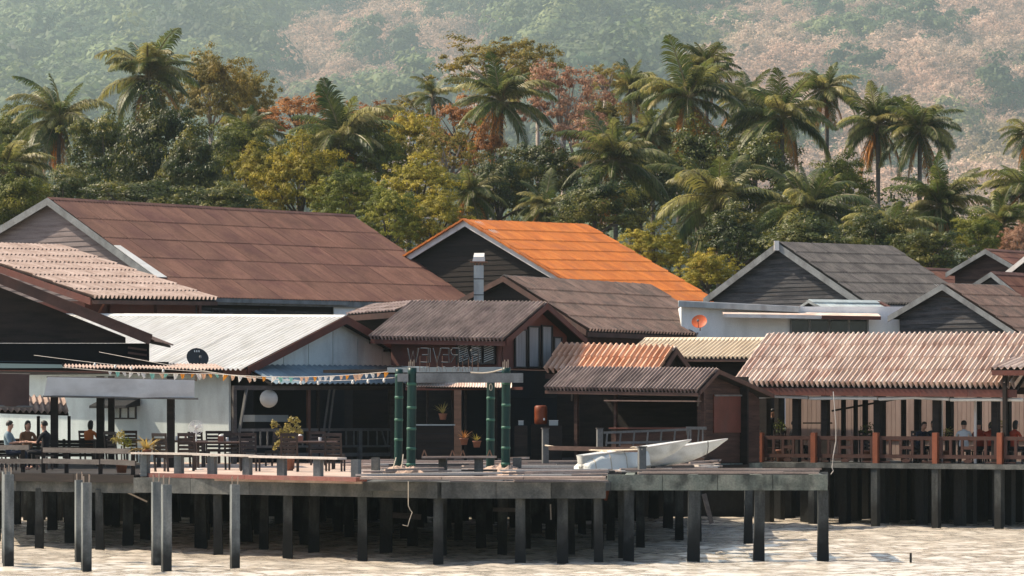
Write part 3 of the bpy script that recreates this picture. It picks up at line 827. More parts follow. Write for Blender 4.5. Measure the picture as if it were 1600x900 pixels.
# --- brown tiled house in the middle
hF = house('brown_roof_house', 'timber house with a brown tiled roof and an orange satellite dish', (787, 434, 116), (1015, 448), (917, 518), (690, 484), U_A, V_A, 1.0,
           (16, 4, 3, .055, 'brown_tile', 6, 1.0), 'brown_trim', 'brown_plank', planks=('dark_plank', .2), planks_z0=6.2, ridge='grey_tile', barge_h=.2, caps=16, capbump=.03)
# small tiled lean-to left of it
pA, pB, pE = W(556, 492, 113.0), W(660, 463, 117.0), W(540, 496, 111.5)
lt = thing('tiled_lean_to', 'small pinkish tiled lean-to roof between the white and the brown roofs', 'roof', W(590, 500, 112))
la, lb = W(585, 476, 114.5), W(662, 470, 113.6)
le = W(541, 492, 112.8)
r = MB().hexa([la - Vector((0, 0, .06)), lb - Vector((0, 0, .06)), le + (lb - la) - Vector((0, 0, .06)), le - Vector((0, 0, .06)), la, lb, le + (lb - la), le]).build('roof', 'underlay', lt)
roof_slope(r, la, lb, le, 5, 3, 3, .03, 'pale_tile')
board(lt, 'fascia', le, le + (lb - la), .2, .04, 'brown_trim', Vector((0, -.03, 0)), .03)
vwall(lt, 'wall', (le.x + .2, le.y + .5), (le.x + 2.3, le.y + .5), 2.0, le.z - .05, .1, 'dark_plank')

# --- the pale tiled roof behind the dark restaurant, left
ZB = 1.0
A_ = W(92, 386, 122); 
hB = thing('pale_roof_house', 'house with a pale pink tiled roof and reddish eaves at the left edge', 'house', Vector((A_.x, A_.y, ZD)))
Bm = move(A_, (-U_A[0], -U_A[1]), -105, 380)
Ee = move(A_, V_A, 338, 470)
r = MB().hexa([A_ - Vector((0, 0, .07)), Bm - Vector((0, 0, .07)), Bm + Ee - A_ - Vector((0, 0, .07)), Ee - Vector((0, 0, .07)), A_, Bm, Bm + Ee - A_, Ee]).build('roof', 'underlay', hB)
nB = roof_slope(r, A_, Bm, Ee, 15, 8, 2, .06, 'pale_tile', lift=.045, flat=.8)
Eb = Bm + Ee - A_
board(hB, 'fascia', Eb, Ee, .14, .05, 'brown_trim', V2(V_A, .04), .03)
board(hB, 'barge_board', Bm, Eb, .24, .06, 'maroon_trim', V2(U_A, -.04), -.04)
ridge_caps(r, A_, Bm, 15, nB, Vector((-nB.x, -nB.y, nB.z)), 'pale_tile')
wi = V2(V_A, -.75)
poly = [Vector((Eb.x, Eb.y, 5.5)) + wi + V2(U_A, .4), Vector((Ee.x, Ee.y, 5.5)) + wi - V2(U_A, .3)]
ztop = Ee.z - .15
wB = MB().hexa([poly[0], poly[1], poly[1] - V2(V_A, 6), poly[0] - V2(V_A, 6), poly[0] + Vector((0, 0, ztop - 5.5)), poly[1] + Vector((0, 0, ztop - 5.5)),
           poly[1] - V2(V_A, 6) + Vector((0, 0, ztop - 5.5)), poly[0] - V2(V_A, 6) + Vector((0, 0, ztop - 5.5))]).build('wall', 'red_wall', hB)
for k in (.25, .62, .97):
    p = Eb + (Ee - Eb) * k + wi * .9; MB().box((p.x, p.y, (ztop + ZD) / 2), (.12, .12, ztop - ZD), TA).build('post', 'maroon_trim', hB)
p = Eb + (Ee - Eb) * .12; MB().beam(p - Vector((0, 0, .05)) + wi * .1, p + wi - Vector((0, 0, .9)), .06, .06).build('brace', 'orange_post', hB)

# --- white house with the bright sheet roof
hD = house('white_roof_house', 'pale panelled house with a bright white ribbed metal roof and maroon barge boards', (540, 496, 106), (40, 493), (386, 576), (644, 555), U_B, V_B, zat(577, 104),
           (18, 1, 4, .034, 'white_sheet', 6, .6), 'maroon_trim', 'panel_wall', ridge='white_sheet', barge_h=.26, overhang=.5, caps=6, inset=.5)
# panels of the gable, upright joints between them
A2 = hD['A2'] + hD['out'] * .02; EA, KA = hD['EA'], hD['KA']
w = Vector((KA.x - EA.x, KA.y - EA.y, 0)).normalized()
la = (EA - A2).dot(w); lb = (KA - A2).dot(w)
def gz(l):
    return A2.z - .22 + (l / la) * (EA.z - A2.z) if l < 0 else A2.z - .22 + (l / lb) * (KA.z - A2.z)
zb = zat(576, 104)
edges = [along(A2, (w.x, w.y), x) for x in (404, 442, 481, 519, 558, 596, 634)]
for l0, l1 in zip(edges[:-1], edges[1:]):
    l0 += .018; l1 -= .018
    ps = [(l0, zb), (l1, zb), (l1, max(gz(l1), zb + .02))]
    if l0 < 0 < l1: ps.append((0, gz(0)))
    ps.append((l0, max(gz(l0), zb + .02)))
    poly = [Vector((A2.x, A2.y, 0)) + w * l + Vector((0, 0, z)) for l, z in ps]
    MB().prism(poly, hD['out'] * .03).build('wall_panel', 'panel_wall', hD['wall'])
for i, px_ in enumerate((578, 600, 622)):
    l = along(A2, (w.x, w.y), px_)
    p = Vector((A2.x, A2.y, gz(l) + .06)) + w * l
    MB().beam(p, p + hD['out'] * .5, .07, .09).build('purlin', 'dark_plank', hD['roof'])
# ridge of the far side and side wall panels (below the eave, facing left-front)
wi = V2(V_B, -.42)
cw = EA + wi - hD['out'] * .5
def side_pt(px_): 
    k = along(cw, U_B, px_); return Vector((cw.x + U_B[0] * k, cw.y + U_B[1] * k, 0))
xsn = [360, 355, 316, 268, 232, 219, 190, 150, 115, 80, 40, 0]
zt = EA.z - .12
vwall(hD['wall'], 'inner_wall', side_pt(0) - V2(V_B, .02), side_pt(360) - V2(V_B, .02), ZD - .2, zt, -.1, 'panel_wall')
for x1, x0 in zip(xsn[:-1], xsn[1:]):
    p, q = side_pt(x0), side_pt(x1); dd = (q - p).normalized() * .018
    p2 = p + dd + V2(V_B, .03); q2 = q - dd + V2(V_B, .03)
    z_mid = zat(606, p.y)
    vwall(hD['wall'], 'wall_panel', p2, q2, ZD, z_mid - .02, .03, 'panel_wall_shade')
    vwall(hD['wall'], 'wall_panel', p2, q2, z_mid + .015, zt, .03, 'panel_wall_shade')
p, q = side_pt(178), side_pt(216)
wn_ = pane_window(hD['wall'], p + V2(V_B, .06), q + V2(V_B, .06), zat(655, p.y), zat(634, p.y), V_B, 'black_plastic', 'glass_blue', 3, .06, .05)
p, q = side_pt(165) + V2(V_B, .1), side_pt(222) + V2(V_B, .1)
MB().hexa([p + Vector((0, 0, zat(634, p.y))), q + Vector((0, 0, zat(634, p.y))), q + V2(V_B, .7) + Vector((0, 0, zat(638, p.y))), p + V2(V_B, .7) + Vector((0, 0, zat(638, p.y))),
           p + Vector((0, 0, zat(622, p.y))), q + Vector((0, 0, zat(622, p.y))), q + V2(V_B, .7) + Vector((0, 0, zat(634, p.y))), p + V2(V_B, .7) + Vector((0, 0, zat(634, p.y)))]).build('window_awning', 'black_plastic', wn_)

# veranda in front of the gable: blue sheet roof, posts, balustrade, dark room behind
vA = Vector((EA.x, EA.y, 0)) + hD['out'] * .02; vB = Vector((KA.x, KA.y, 0)) + hD['out'] * .02
g0 = move(Vector((A2.x, A2.y, 0)), (w.x, w.y), 372, 573) ; g1 = move(Vector((A2.x, A2.y, 0)), (w.x, w.y), 660, 573)
ver = thing('veranda', 'open veranda with a grey blue corrugated roof in front of the pale gable', 'veranda', Vector((g0.x, g0.y, ZD)))
OUT = hD['out']
ext_ = 1.35
z_t0, z_t1 = zat(570, g0.y), zat(571, g1.y)
a0 = Vector((g0.x, g0.y, zat(571, g0.y))) + OUT * .04; a1 = Vector((g1.x, g1.y, zat(573, g1.y))) + OUT * .04
e0 = a0 + OUT * ext_; e0.z = zat(600, e0.y)
r = MB().hexa([a0 - Vector((0, 0, .06)), a1 - Vector((0, 0, .06)), e0 + (a1 - a0) - Vector((0, 0, .06)), e0 - Vector((0, 0, .06)), a0, a1, e0 + (a1 - a0), e0]).build('roof', 'underlay', ver)
roof_slope(r, a0, a1, e0, 9, 1, 4, .028, 'blue_sheet', seg=6)
e1 = e0 + (a1 - a0)
fr = lambda px_: move(Vector((e0.x, e0.y, 0)) - OUT * .15, (w.x, w.y), px_, 700)
p, q = fr(364), fr(619)
MB().beam(Vector((p.x, p.y, zat(606, p.y))), Vector((q.x, q.y, zat(606, q.y))), .1, .14).build('beam', 'rail_wood', ver)
for px_, wd in ((366, .12), (482, .10), (611, .14)):
    p = fr(px_); MB().box((p.x, p.y, (ZD + zat(608, p.y)) / 2), (wd, wd, zat(608, p.y) - ZD), TB).build('post', 'rail_wood' if px_ != 482 else 'brown_trim', ver)
for (xa, ya, xb, yb) in ((371, 678, 383, 607), (500, 700, 513, 608), (508, 702, 520, 608)):
    a = fr(xa); b = fr(xb); a.z = zat(ya, a.y); b.z = zat(yb, b.y); a += OUT * .06; b += OUT * .06
    MB().beam(a, b, .09 if xa == 371 else .05, .05).build('leaning_pole', 'grey_rail', ver)
p = fr(497); MB().box((p.x, p.y, (ZD + zat(608, p.y)) / 2), (.1, .08, zat(608, p.y) - ZD), TB).build('post', 'dark_plank', ver)
# balustrade
p, q = fr(372), fr(618)
for nm, yy_, hh in (('top_rail', 672, .09), ('bottom_rail', 698, .07), ('sill', 711, .12)):
    MB().beam(Vector((p.x, p.y, zat(yy_, p.y))), Vector((q.x, q.y, zat(yy_ - 1, q.y))), .07, hh).build(nm, 'grey_rail', ver)
prof = [(.02, 0), (.03, .08), (.022, .16), (.035, .28), (.022, .40), (.03, .47), (.02, .5)]
bal = MB().lathe(prof, n=8).mesh('baluster', 'grey_rail', True)
for px_ in list(range(396, 480, 11)) + [541, 553, 575, 589]:
    p = fr(px_); o = link('baluster', bal, ver, Vector((p.x, p.y, zat(697, p.y))) - wloc(ver))
for xa, xb in ((596, 603), (606, 606), (616, 610)):
    a, b = fr(xa), fr(xb); MB().beam(Vector((a.x, a.y, zat(673, a.y))), Vector((b.x, b.y, zat(697, b.y))), .05, .05).build('baluster', 'grey_rail', ver)
p = fr(562); MB().box((p.x, p.y, (ZD + zat(669, p.y)) / 2), (.13, .13, zat(669, p.y) - ZD), TB).build('newel_post', 'grey_rail', ver)
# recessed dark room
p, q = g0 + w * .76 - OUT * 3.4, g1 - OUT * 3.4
vwall(ver, 'back_wall', p, q, ZD - .1, zat(575, p.y) + .3, .1, 'navy_shade_wall')
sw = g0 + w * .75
vwall(ver, 'side_wall', sw, sw - OUT * 3.4, ZD - .1, a0.z - .05, -.1, 'navy_shade_wall')
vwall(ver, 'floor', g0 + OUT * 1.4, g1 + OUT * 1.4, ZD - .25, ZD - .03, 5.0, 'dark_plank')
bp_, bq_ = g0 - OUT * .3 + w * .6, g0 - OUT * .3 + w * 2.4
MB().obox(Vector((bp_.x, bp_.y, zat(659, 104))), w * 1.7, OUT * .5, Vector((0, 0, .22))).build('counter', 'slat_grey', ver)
MB().obox(Vector((bp_.x, bp_.y, ZD)) + w * .1 + OUT * .02, w * 1.5, OUT * .4, Vector((0, 0, zat(659, 104) - ZD - .01))).build('counter_base', 'navy_shade_wall', ver)

# --- two storey brown house
hE = house('brown_two_storey_house', 'reddish brown house with a dark ribbed roof and curtained gable windows', (854, 476, 105), (646, 474), (790, 532), (916, 532), U_B, V_B, zat(576, 103),
           (12, 1, 3, .07, 'dark_rib', 8, 1.4), 'maroon_trim', 'red_wall', ridge='pale_tile', barge_h=.2, overhang=.45, caps=9, inset=.55)
A, B, EA, KA = hE['A'], hE['B'], hE['EA'], hE['KA']
mb = MB(); mb.beam(hE['B'] + Vector((0, 0, .04)), hE['EB'] + Vector((0, 0, .06)), .14, .05); mb.build('verge_strip', 'pale_tile', hE['roof'])
fw_ = lambda px_: (lambda P: Vector((P.x + U_B[0] * along(P, U_B, px_), P.y + U_B[1] * along(P, U_B, px_), 0)))(hE['EA'] - V2(V_B, .44))
p, q = fw_(714), fw_(775)
wn_ = pane_window(hE['wall'], p, q, zat(570, p.y), zat(535, p.y), V_B, 'black_plastic', 'glass_dark', 3, .07, .05)
d = (q - p).normalized(); L_ = (q - p).length
for k in range(3):
    for i in range(9):
        zz_ = zat(567, p.y) + .02 + i * .072
        s0 = L_ * (k + .16) / 3; s1 = L_ * (k + .92) / 3
        a = p + d * s0 + V2(V_B, .05); b = p + d * s1 + V2(V_B, .05)
        MB().beam(Vector((a.x, a.y, zz_)), Vector((b.x, b.y, zz_ + .12)), .012, .03).build('slat', 'slat_grey', wn_)  # tilted pale bars draw the slatted reflection on the panes
for px_ in (782,):
    p = fw_(px_) + V2(V_B, .04); MB().box((p.x, p.y, (zat(576, p.y) + zat(534, p.y)) / 2), (.1, .06, zat(534, p.y) - zat(576, p.y)), -TB).build('corner_board', 'maroon_trim', hE['wall'])
oE = hE['out']; A2 = hE['A2'] + oE * .02
wE = Vector((KA.x - EA.x, KA.y - EA.y, 0)).normalized()
ge = lambda px_: Vector((A2.x, A2.y, 0)) + wE * along(Vector((A2.x, A2.y, 0)), (wE.x, wE.y), px_)
for x0, x1, ya, yb, nv in ((803, 822, 514, 575, 1), (824, 842, 509, 575, 1), (845, 862, 508, 575, 1), (864, 877, 526, 571, 1)):
    p, q = ge(x0), ge(x1)
    wn_ = pane_window(hE['wall'], p, q, zat(yb, p.y), zat(ya, p.y), (oE.x, oE.y), 'black_plastic', 'curtain', nv, .06, .05)
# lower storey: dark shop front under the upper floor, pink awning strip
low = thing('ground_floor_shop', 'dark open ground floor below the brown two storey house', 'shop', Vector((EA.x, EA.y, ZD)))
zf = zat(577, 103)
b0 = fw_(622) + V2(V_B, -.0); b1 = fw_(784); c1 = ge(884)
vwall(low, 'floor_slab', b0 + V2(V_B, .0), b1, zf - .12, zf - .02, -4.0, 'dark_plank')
MB().prism([Vector((b1.x, b1.y, zf - .9)), Vector((c1.x, c1.y, zf - .9)), Vector((c1.x, c1.y, zf - .01)), Vector((b1.x, b1.y, zf - .01))], oE * -.1).build('shade_lintel', 'navy_shade_wall', low)  # near-black strip for the shade below the upper floor
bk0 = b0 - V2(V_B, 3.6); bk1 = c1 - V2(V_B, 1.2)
vwall(low, 'back_wall', bk0, bk1 + wE * 3, ZD - .1, zf, .1, 'navy_shade_wall')
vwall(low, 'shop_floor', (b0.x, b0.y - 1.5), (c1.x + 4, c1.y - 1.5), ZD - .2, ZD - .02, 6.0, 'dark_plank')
# awning strip below the wall
a0, a1 = W(637, 588, 103.5), W(800, 590, 101.0)
e0_ = W(634, 604, 101.6)
aw = thing('pink_awning', 'low pinkish corrugated awning roof behind the bamboo gate', 'awning', a0)
r = MB().hexa([a0 - Vector((0, 0, .05)), a1 - Vector((0, 0, .05)), e0_ + (a1 - a0) - Vector((0, 0, .05)), e0_ - Vector((0, 0, .05)), a0, a1, e0_ + (a1 - a0), e0_]).build('roof', 'underlay', aw)
roof_slope(r, a0, a1, e0_, 8, 1, 5, .016, 'pink_tile', seg=4)
board(aw, 'fascia', e0_, W(817, 603, 99.2), .09, .05, 'maroon_trim', Vector((0, -.03, 0)), .03)
for px_ in (668, 707, 727, 775):
    p = W(px_, 600, 101.6); MB().box((p.x, p.y, (ZD + p.z) / 2), (.07, .07, p.z - ZD), TB).build('post', 'dark_plank', aw)

# --- chimney
cp = W(748, 470, 112)
ch = thing('chimney', 'square grey metal chimney pipe with a rusty cap', 'chimney', Vector((cp.x, cp.y, 5.2)))
zt_ = zat(415, 112)
MB().box((cp.x, cp.y, (5.2 + zt_) / 2), (.34, .34, zt_ - 5.2)).build('flue', 'metal_grey', ch)
for z_ in (zat(461, 112), zat(436, 112)): MB().box((cp.x, cp.y, z_), (.36, .36, .03)).build('band', 'black_plastic', ch)
for dx in (-.12, 0, .12): MB().box((cp.x + dx, cp.y - .1, zt_ + .05), (.04, .04, .1)).build('cap_strut', 'rusty_metal', ch)
MB().box((cp.x, cp.y, zt_ + .12), (.62, .5, .04)).build('cap_plate', 'rusty_metal', ch)
MB().hexa([(cp.x - .22, cp.y - .18, zt_ + .14), (cp.x + .22, cp.y - .18, zt_ + .14), (cp.x + .22, cp.y + .18, zt_ + .14), (cp.x - .22, cp.y + .18, zt_ + .14),
           (cp.x - .18, cp.y - .16, zt_ + .30), (cp.x + .18, cp.y - .16, zt_ + .30), (cp.x + .20, cp.y + .18, zt_ + .45), (cp.x - .16, cp.y + .18, zt_ + .45)]).build('cap_hood', 'white_sheet', ch)

# --- striped orange roof and the dark ribbed shed in front of it
hM = house('striped_roof_house', 'small house with a coarse orange and cream striped tiled roof', (1056, 546, 103), (880, 542), (1030, 588), (1078, 576), U_B, V_B, ZD,
           (10, 2, 2, .11, 'striped_tile', 8, 1.5), 'brown_trim', 'dark_plank', ridge='pink_tile', barge_h=.2, caps=9, capbump=.03, overhang=.25)
hN = house('cream_roof_house', 'house with a low cream ribbed metal roof beside the tiled pavilion', (1222, 531, 110), (1010, 531), (1188, 560), (1250, 560), U_B, V_B, ZD,
           (16, 1, 2, .045, 'cream_sheet', 8, .3), 'brown_trim', 'dark_plank', ridge='cream_sheet', barge_h=.12, caps=6, overhang=.3, inset=.6)
hO = house('brown_plank_shed', 'brown plank shed with a dark ribbed roof, open counter and closed hatch', (1122, 580, 99), (884, 577), (1092, 613), (1208, 618), U_B, V_B, ZD,
           (14, 1, 3, .07, 'dark_rib', 8, 1.4), 'brown_trim', 'brown_plank', ridge='pale_tile', barge_h=.13, caps=8, overhang=.3, inset=.35, body=False, cat='shed')
A, EA, EB, KA = hO['A'], hO['EA'], hO['EB'], hO['KA']; oO = hO['out']
A2 = A - oO * .3
wO = Vector((KA.x - EA.x, KA.y - EA.y, 0)).normalized()
go = lambda px_: Vector((A2.x, A2.y, 0)) + wO * along(Vector((A2.x, A2.y, 0)), (wO.x, wO.y), px_)
p, q = go(1101), go(1186)
wl = MB().prism([Vector((p.x, p.y, ZD)), Vector((q.x, q.y, ZD)), Vector((q.x, q.y, zat(607, q.y))), Vector((A2.x, A2.y, A2.z - .12)), Vector((p.x, p.y, zat(605, p.y)))], -oO * .08).build('wall', 'dark_plank', hO['o'])
gable_planks(wl, A2, EA - oO * .3, KA - oO * .3, (oO.x, oO.y), ZD + .04, .165, 'brown_plank', inset=.38)
h0, h1 = go(1113), go(1157)
MB().prism([Vector((h0.x, h0.y, zat(676, h0.y))), Vector((h1.x, h1.y, zat(676, h1.y))), Vector((h1.x, h1.y, zat(616, h1.y))), Vector((h0.x, h0.y, zat(616, h0.y)))], oO * .06).build('hatch', 'maroon_trim', hO['o'])
MB().beam(Vector((h0.x, h0.y, zat(618, h0.y))) + oO * .09, Vector((h1.x, h1.y, zat(618, h1.y))) + oO * .09, .04, .05).build('hatch_rail', 'grey_rail', hO['o'])
MB().prism([Vector((p.x, p.y, ZD - .2)), Vector((q.x, q.y, ZD - .2)), Vector((q.x, q.y, ZD + .02)), Vector((p.x, p.y, ZD + .02))], oO * .12).build('plinth', 'mossy_concrete', hO['o'])
# counter side (faces left-front): posts, shelf board, panelled lower wall, dark inside
fo = lambda px_: (lambda P: Vector((P.x + U_B[0] * along(P, U_B, px_), P.y + U_B[1] * along(P, U_B, px_), 0)))(hO['EA'] - V2(V_B, .30) - oO * .32)
for px_, wd in ((1099, .12), (962, .09), (901, .12)):
    p = fo(px_); MB().box((p.x, p.y, (ZD + zat(612, p.y)) / 2), (wd, wd, zat(612, p.y) - ZD), -TB).build('post', 'brown_plank', hO['o'])
p, q = fo(1098), fo(955)
MB().beam(Vector((p.x, p.y, zat(627, p.y))) + V2(V_B, .25), Vector((q.x, q.y, zat(626, q.y))) + V2(V_B, .25), .35, .04).build('shutter_flap', 'table_wood', hO['o'])
vwall(hO['o'], 'counter_front', q, p, ZD, zat(670, p.y), .06, 'brown_plank')
MB().beam(Vector((p.x, p.y, zat(669, p.y))), Vector((q.x, q.y, zat(669, q.y))), .3, .04).build('counter_top', 'maroon_trim', hO['o'])
for xa, ya, xb, yb in ((1093, 634, 1100, 617), (896, 626, 902, 614)):
    a, b = fo(xa), fo(xb); MB().beam(Vector((a.x, a.y, zat(ya, a.y))) + V2(V_B, .1), Vector((b.x, b.y, zat(yb, b.y))) + V2(V_B, .3), .05, .05).build('brace', 'rail_wood', hO['o'])
vwall(hO['o'], 'back_wall', fo(870) - V2(V_B, 2.6), fo(1100) - V2(V_B, 2.6), ZD - .1, A.z - .15, .08, 'dark_plank')
vwall(hO['o'], 'shed_floor', fo(862) - V2(V_B, .0), fo(1100), ZD - .12, ZD - .02, 2.7, 'dark_plank')

# --- white plastered house behind the pavilion
wp = thing('white_plaster_house', 'white plastered flat house with dark windows under a thin awning', 'house', W(1240, 530, 117))
Y0 = 119.0
wl = MB().box((xat(1256, Y0), Y0 + 3, (ZD + zat(479, Y0)) / 2), (xat(1445, Y0) - xat(1062, Y0), 6, zat(479, Y0) - ZD)).build('wall', 'white_plaster', wp)
MB().beam(W(1060, 475, Y0 - .25), W(1248, 484, Y0 - .25), .3, .2).build('gutter', 'metal_grey', wp)
MB().beam(W(1060, 471, Y0 - .1), W(1250, 480, Y0 - .1), .5, .06).build('roof_edge', 'white_trim', wp)
pA, pB = W(1128, 488, Y0 - .1), W(1372, 492, Y0 - .1)
r = MB().hexa([pA, pB, pB + Vector((0, -.9, -.13)), pA + Vector((0, -.9, -.13)), pA + Vector((0, 0, .05)), pB + Vector((0, 0, .05)), pB + Vector((0, -.9, -.08)), pA + Vector((0, -.9, -.08))]).build('awning', 'pink_tile', wp)
MB().beam(pA + Vector((0, -.92, -.15)), pA + (pB - pA) * .62 + Vector((0, -.92, -.15)), .03, .13).build('fascia', 'white_trim', r)
MB().beam(pA + (pB - pA) * .625 + Vector((0, -.92, -.15)), pB + Vector((0, -.92, -.15)), .03, .13).build('fascia', 'red_wall', r)
pane_window(wp, (xat(1234, Y0), Y0 - .01), (xat(1357, Y0), Y0 - .01), zat(526, Y0), zat(497, Y0), (0, -1), 'grey_trim', 'glass_dark', 4, .08, .07)
MB().box((xat(1238, Y0) + .6, Y0 - .03, zat(524, Y0) + .02), (.5, .05, .2)).build('paper_notice', 'white_trim', wp)
hI = house('pale_blue_roof_shed', 'small roof of pale blue green sheets with a rusty verge', (1264, 471, 121), (1372, 473), (1330, 506), (1236, 490), U_A, V_A, ZD,
           (7, 1, 3, .012, 'pale_blue_sheet', 4), 'grey_trim', 'grey_plank', ridge='pale_blue_sheet', barge_h=.1, cat='shed', caps=3)
a, b = hI['B'], hI['EB']
MB().beam(a + Vector((0, 0, .06)), b + Vector((0, 0, .06)), .3, .05).build('verge_strip', 'rust_sheet', hI['roof'])

# --- tiled pavilion restaurant on the right
A_ = W(1205, 528, 107); B_ = move(A_, (-U_B[0], -U_B[1]), 1640, 527); E_ = move(A_, V_B, 1150, 604)
pv_ = thing('tiled_pavilion', 'open restaurant pavilion on stilts with a pale pink coarse tiled roof', 'pavilion', Vector((E_.x, E_.y, ZD)))
d = B_ - A_
r = MB().hexa([A_ - Vector((0, 0, .08)), B_ - Vector((0, 0, .08)), E_ + d - Vector((0, 0, .08)), E_ - Vector((0, 0, .08)), A_, B_, E_ + d, E_]).build('roof', 'underlay', pv_)
nP = roof_slope(r, A_, B_, E_, 27, 4, 2, .115, 'pink_tile', seg=8, lift=.035, flat=1.6)
nP2 = Vector((-nP.x, -nP.y, nP.z))
back = A_ + V2(V_B, -2.9); back.z = E_.z
mb = MB(); mb.hexa([A_, back, back + d, B_, A_ + Vector((0, 0, .05)), back + Vector((0, 0, .05)), back + d + Vector((0, 0, .05)), B_ + Vector((0, 0, .05))]); mb.build('back_slope', 'pink_tile', r)
ridge_caps(r, A_, B_, 27, nP, nP2, 'pink_tile', w=.17, bump=.05)
for i in range(9):
    a = A_ + (E_ - A_) * (i / 9); b = A_ + (E_ - A_) * ((i + 1.05) / 9); o_ = V2(U_B, .06)
    MB().beam(a + o_ + Vector((0, 0, .13)), b + o_ + Vector((0, 0, .10)), .2, .06).build('verge_tile', 'pink_tile', r)
for i in range(6):
    a = E_ + d * (i / 6); b = E_ + d * ((i + 1) / 6) - d.normalized() * .01
    board(pv_, 'fascia', a, b, .24, .05, 'maroon_trim', V2(V_B, .04), .03)
board(pv_, 'barge_board', A_, E_, .2, .05, 'brown_trim', V2(U_B, .05), -.02)
dn_ = d.normalized()
for i in range(4):
    a = E_ + d * (.02 + i * .25) + V2(V_B, -.05); b = E_ + d * (.02 + (i + .98) * .25) + V2(V_B, -.05)
    MB().tube([a - Vector((0, 0, .36)), a + (b - a) * .5 - Vector((0, 0, .30 + .04 * (i % 2))), b - Vector((0, 0, .34))], .06, 6).build('rolled_blind', 'canvas_pale', pv_)
fE = lambda px_, inn=.45: (lambda P: Vector((P.x + dn_.x * along(P, dn_, px_), P.y + dn_.y * along(P, dn_, px_), 0)))(Vector((E_.x, E_.y, 0)) - V2(V_B, inn))
ztop = E_.z - .1
col = lambda px_, inn, wd, m, h_=None: (lambda p: MB().box((p.x, p.y, (ZD + (h_ or ztop)) / 2), (wd, wd, (h_ or ztop) - ZD), -TB).build('column', m, pv_))(fE(px_, inn))
for px_ in (1245, 1290, 1372, 1464, 1556): col(px_, .5, .22, 'dark_plank')
for px_, wd in ((1195, .3), (1215, .16), (1318, .12), (1337, .11), (1352, .14), (1378, .2), (1412, .13), (1434, .18), (1484, .2), (1530, .14), (1575, .18), (1610, .2)): col(px_, 2.2, wd, 'dark_plank')
for px_ in (1471, 1524, 1571): col(px_, .9, .07, 'white_trim')
for i, inn in enumerate((.5, 2.2)):
    p, q = fE(1180, inn), fE(1640, inn); MB().beam(Vector((p.x, p.y, ztop - .08)), Vector((q.x, q.y, ztop - .08)), .16, .2).build('beam', 'dark_plank', pv_)
a, b = fE(1300, 2.6), fE(1420, 2.6); MB().beam(Vector((a.x, a.y, zat(642, a.y))), Vector((b.x, b.y, zat(620, b.y))), .06, .06).build('tie_bar', 'dark_plank', pv_)
a, b = fE(1255, 2.7), fE(1300, 2.7); MB().beam(Vector((a.x, a.y, zat(661, a.y))), Vector((b.x, b.y, zat(661, b.y))), .05, .05).build('tie_bar', 'dark_plank', pv_)
# floor slab with concrete edge, and posts into the water
p, q = fE(1182, -.35), fE(1650, -.35)
fl = MB(); fl.obox(Vector((p.x, p.y, ZD - .16)), q - p, -V2(V_B, 7.5), Vector((0, 0, .15))); fl.build('floor_slab', 'concrete', pv_)
for px_ in (1270, 1368, 1463, 1561, 1655):
    p = fE(px_, -.2); MB().box((p.x, p.y, (ZD - .16 - 1) / 2), (.22, .22, ZD - .16 + 1), -TB).build('stilt', 'pier_pile', pv_)
for row, inn in enumerate((1.6, 3.6, 5.6)):
    for px_ in range(1200 + row * 17, 1660, 60):
        p = fE(px_, inn); MB().box((p.x, p.y, (ZD - .17 - 1) / 2), (.3, .3, ZD - .17 + 1), -TB).build('stilt', 'wet_shade_pile', pv_)
p, q = fE(1150, 7.0), fE(1680, 7.0)
vwall(pv_, 'retaining_wall', p, q, -1, ZD - .17, .2, 'wet_shade_pile')
# orange railing posts with fretwork panels between
rp_ = lambda px_: fE(px_, -.22)
posts = (1189, 1272, 1369, 1462, 1563, 1668)
for px_ in posts:
    p = rp_(px_); MB().box((p.x, p.y, (ZD + zat(676, p.y)) / 2), (.17, .17, zat(676, p.y) - ZD), -TB).build('rail_post', 'orange_post', pv_)
for x0, x1 in zip(posts[:-1], posts[1:]):
    p, q = rp_(x0 + 5), rp_(x1 - 5); d2 = q - p; L_ = d2.length; d2.normalize()
    mb = MB()
    Z = lambda f: ZD + f
    def hb(l0, l1, z_, h_): mb.obox(p + d2 * l0 + Vector((0, 0, ZD + z_ - h_ / 2)), d2 * (l1 - l0), V2(V_B, -.05), Vector((0, 0, h_)))
    def vb(l, z0_, z1_, t_=.09): mb.obox(p + d2 * (l - t_ / 2) + V2(V_B, .004) + Vector((0, 0, ZD + z0_)), d2 * t_, V2(V_B, -.06), Vector((0, 0, z1_ - z0_)))
    hb(0, L_, .80, .12); hb(0, L_, .22, .12)
    for k in (.03, .20, .40, .62, .80, .97): vb(L_ * k, .28, .74)
    hb(L_ * .40, L_ * .62, .50, .10); hb(0, L_ * .2, .05, .04); hb(L_ * .8, L_, .05, .04)
    mb.build('fret_panel', 'fretwork', pv_)
    c = p + d2 * L_ * .5
    MB().prism([c + Vector((0, 0, ZD + .03)) + d2 * -.1, c + Vector((0, 0, ZD + .03)) + d2 * .1, c + Vector((0, 0, ZD + .10)) + d2 * .17, c + Vector((0, 0, ZD + .16)), c + Vector((0, 0, ZD + .10)) - d2 * .17], V2(V_B, -.05)).build('fret_foot', 'fretwork', pv_)
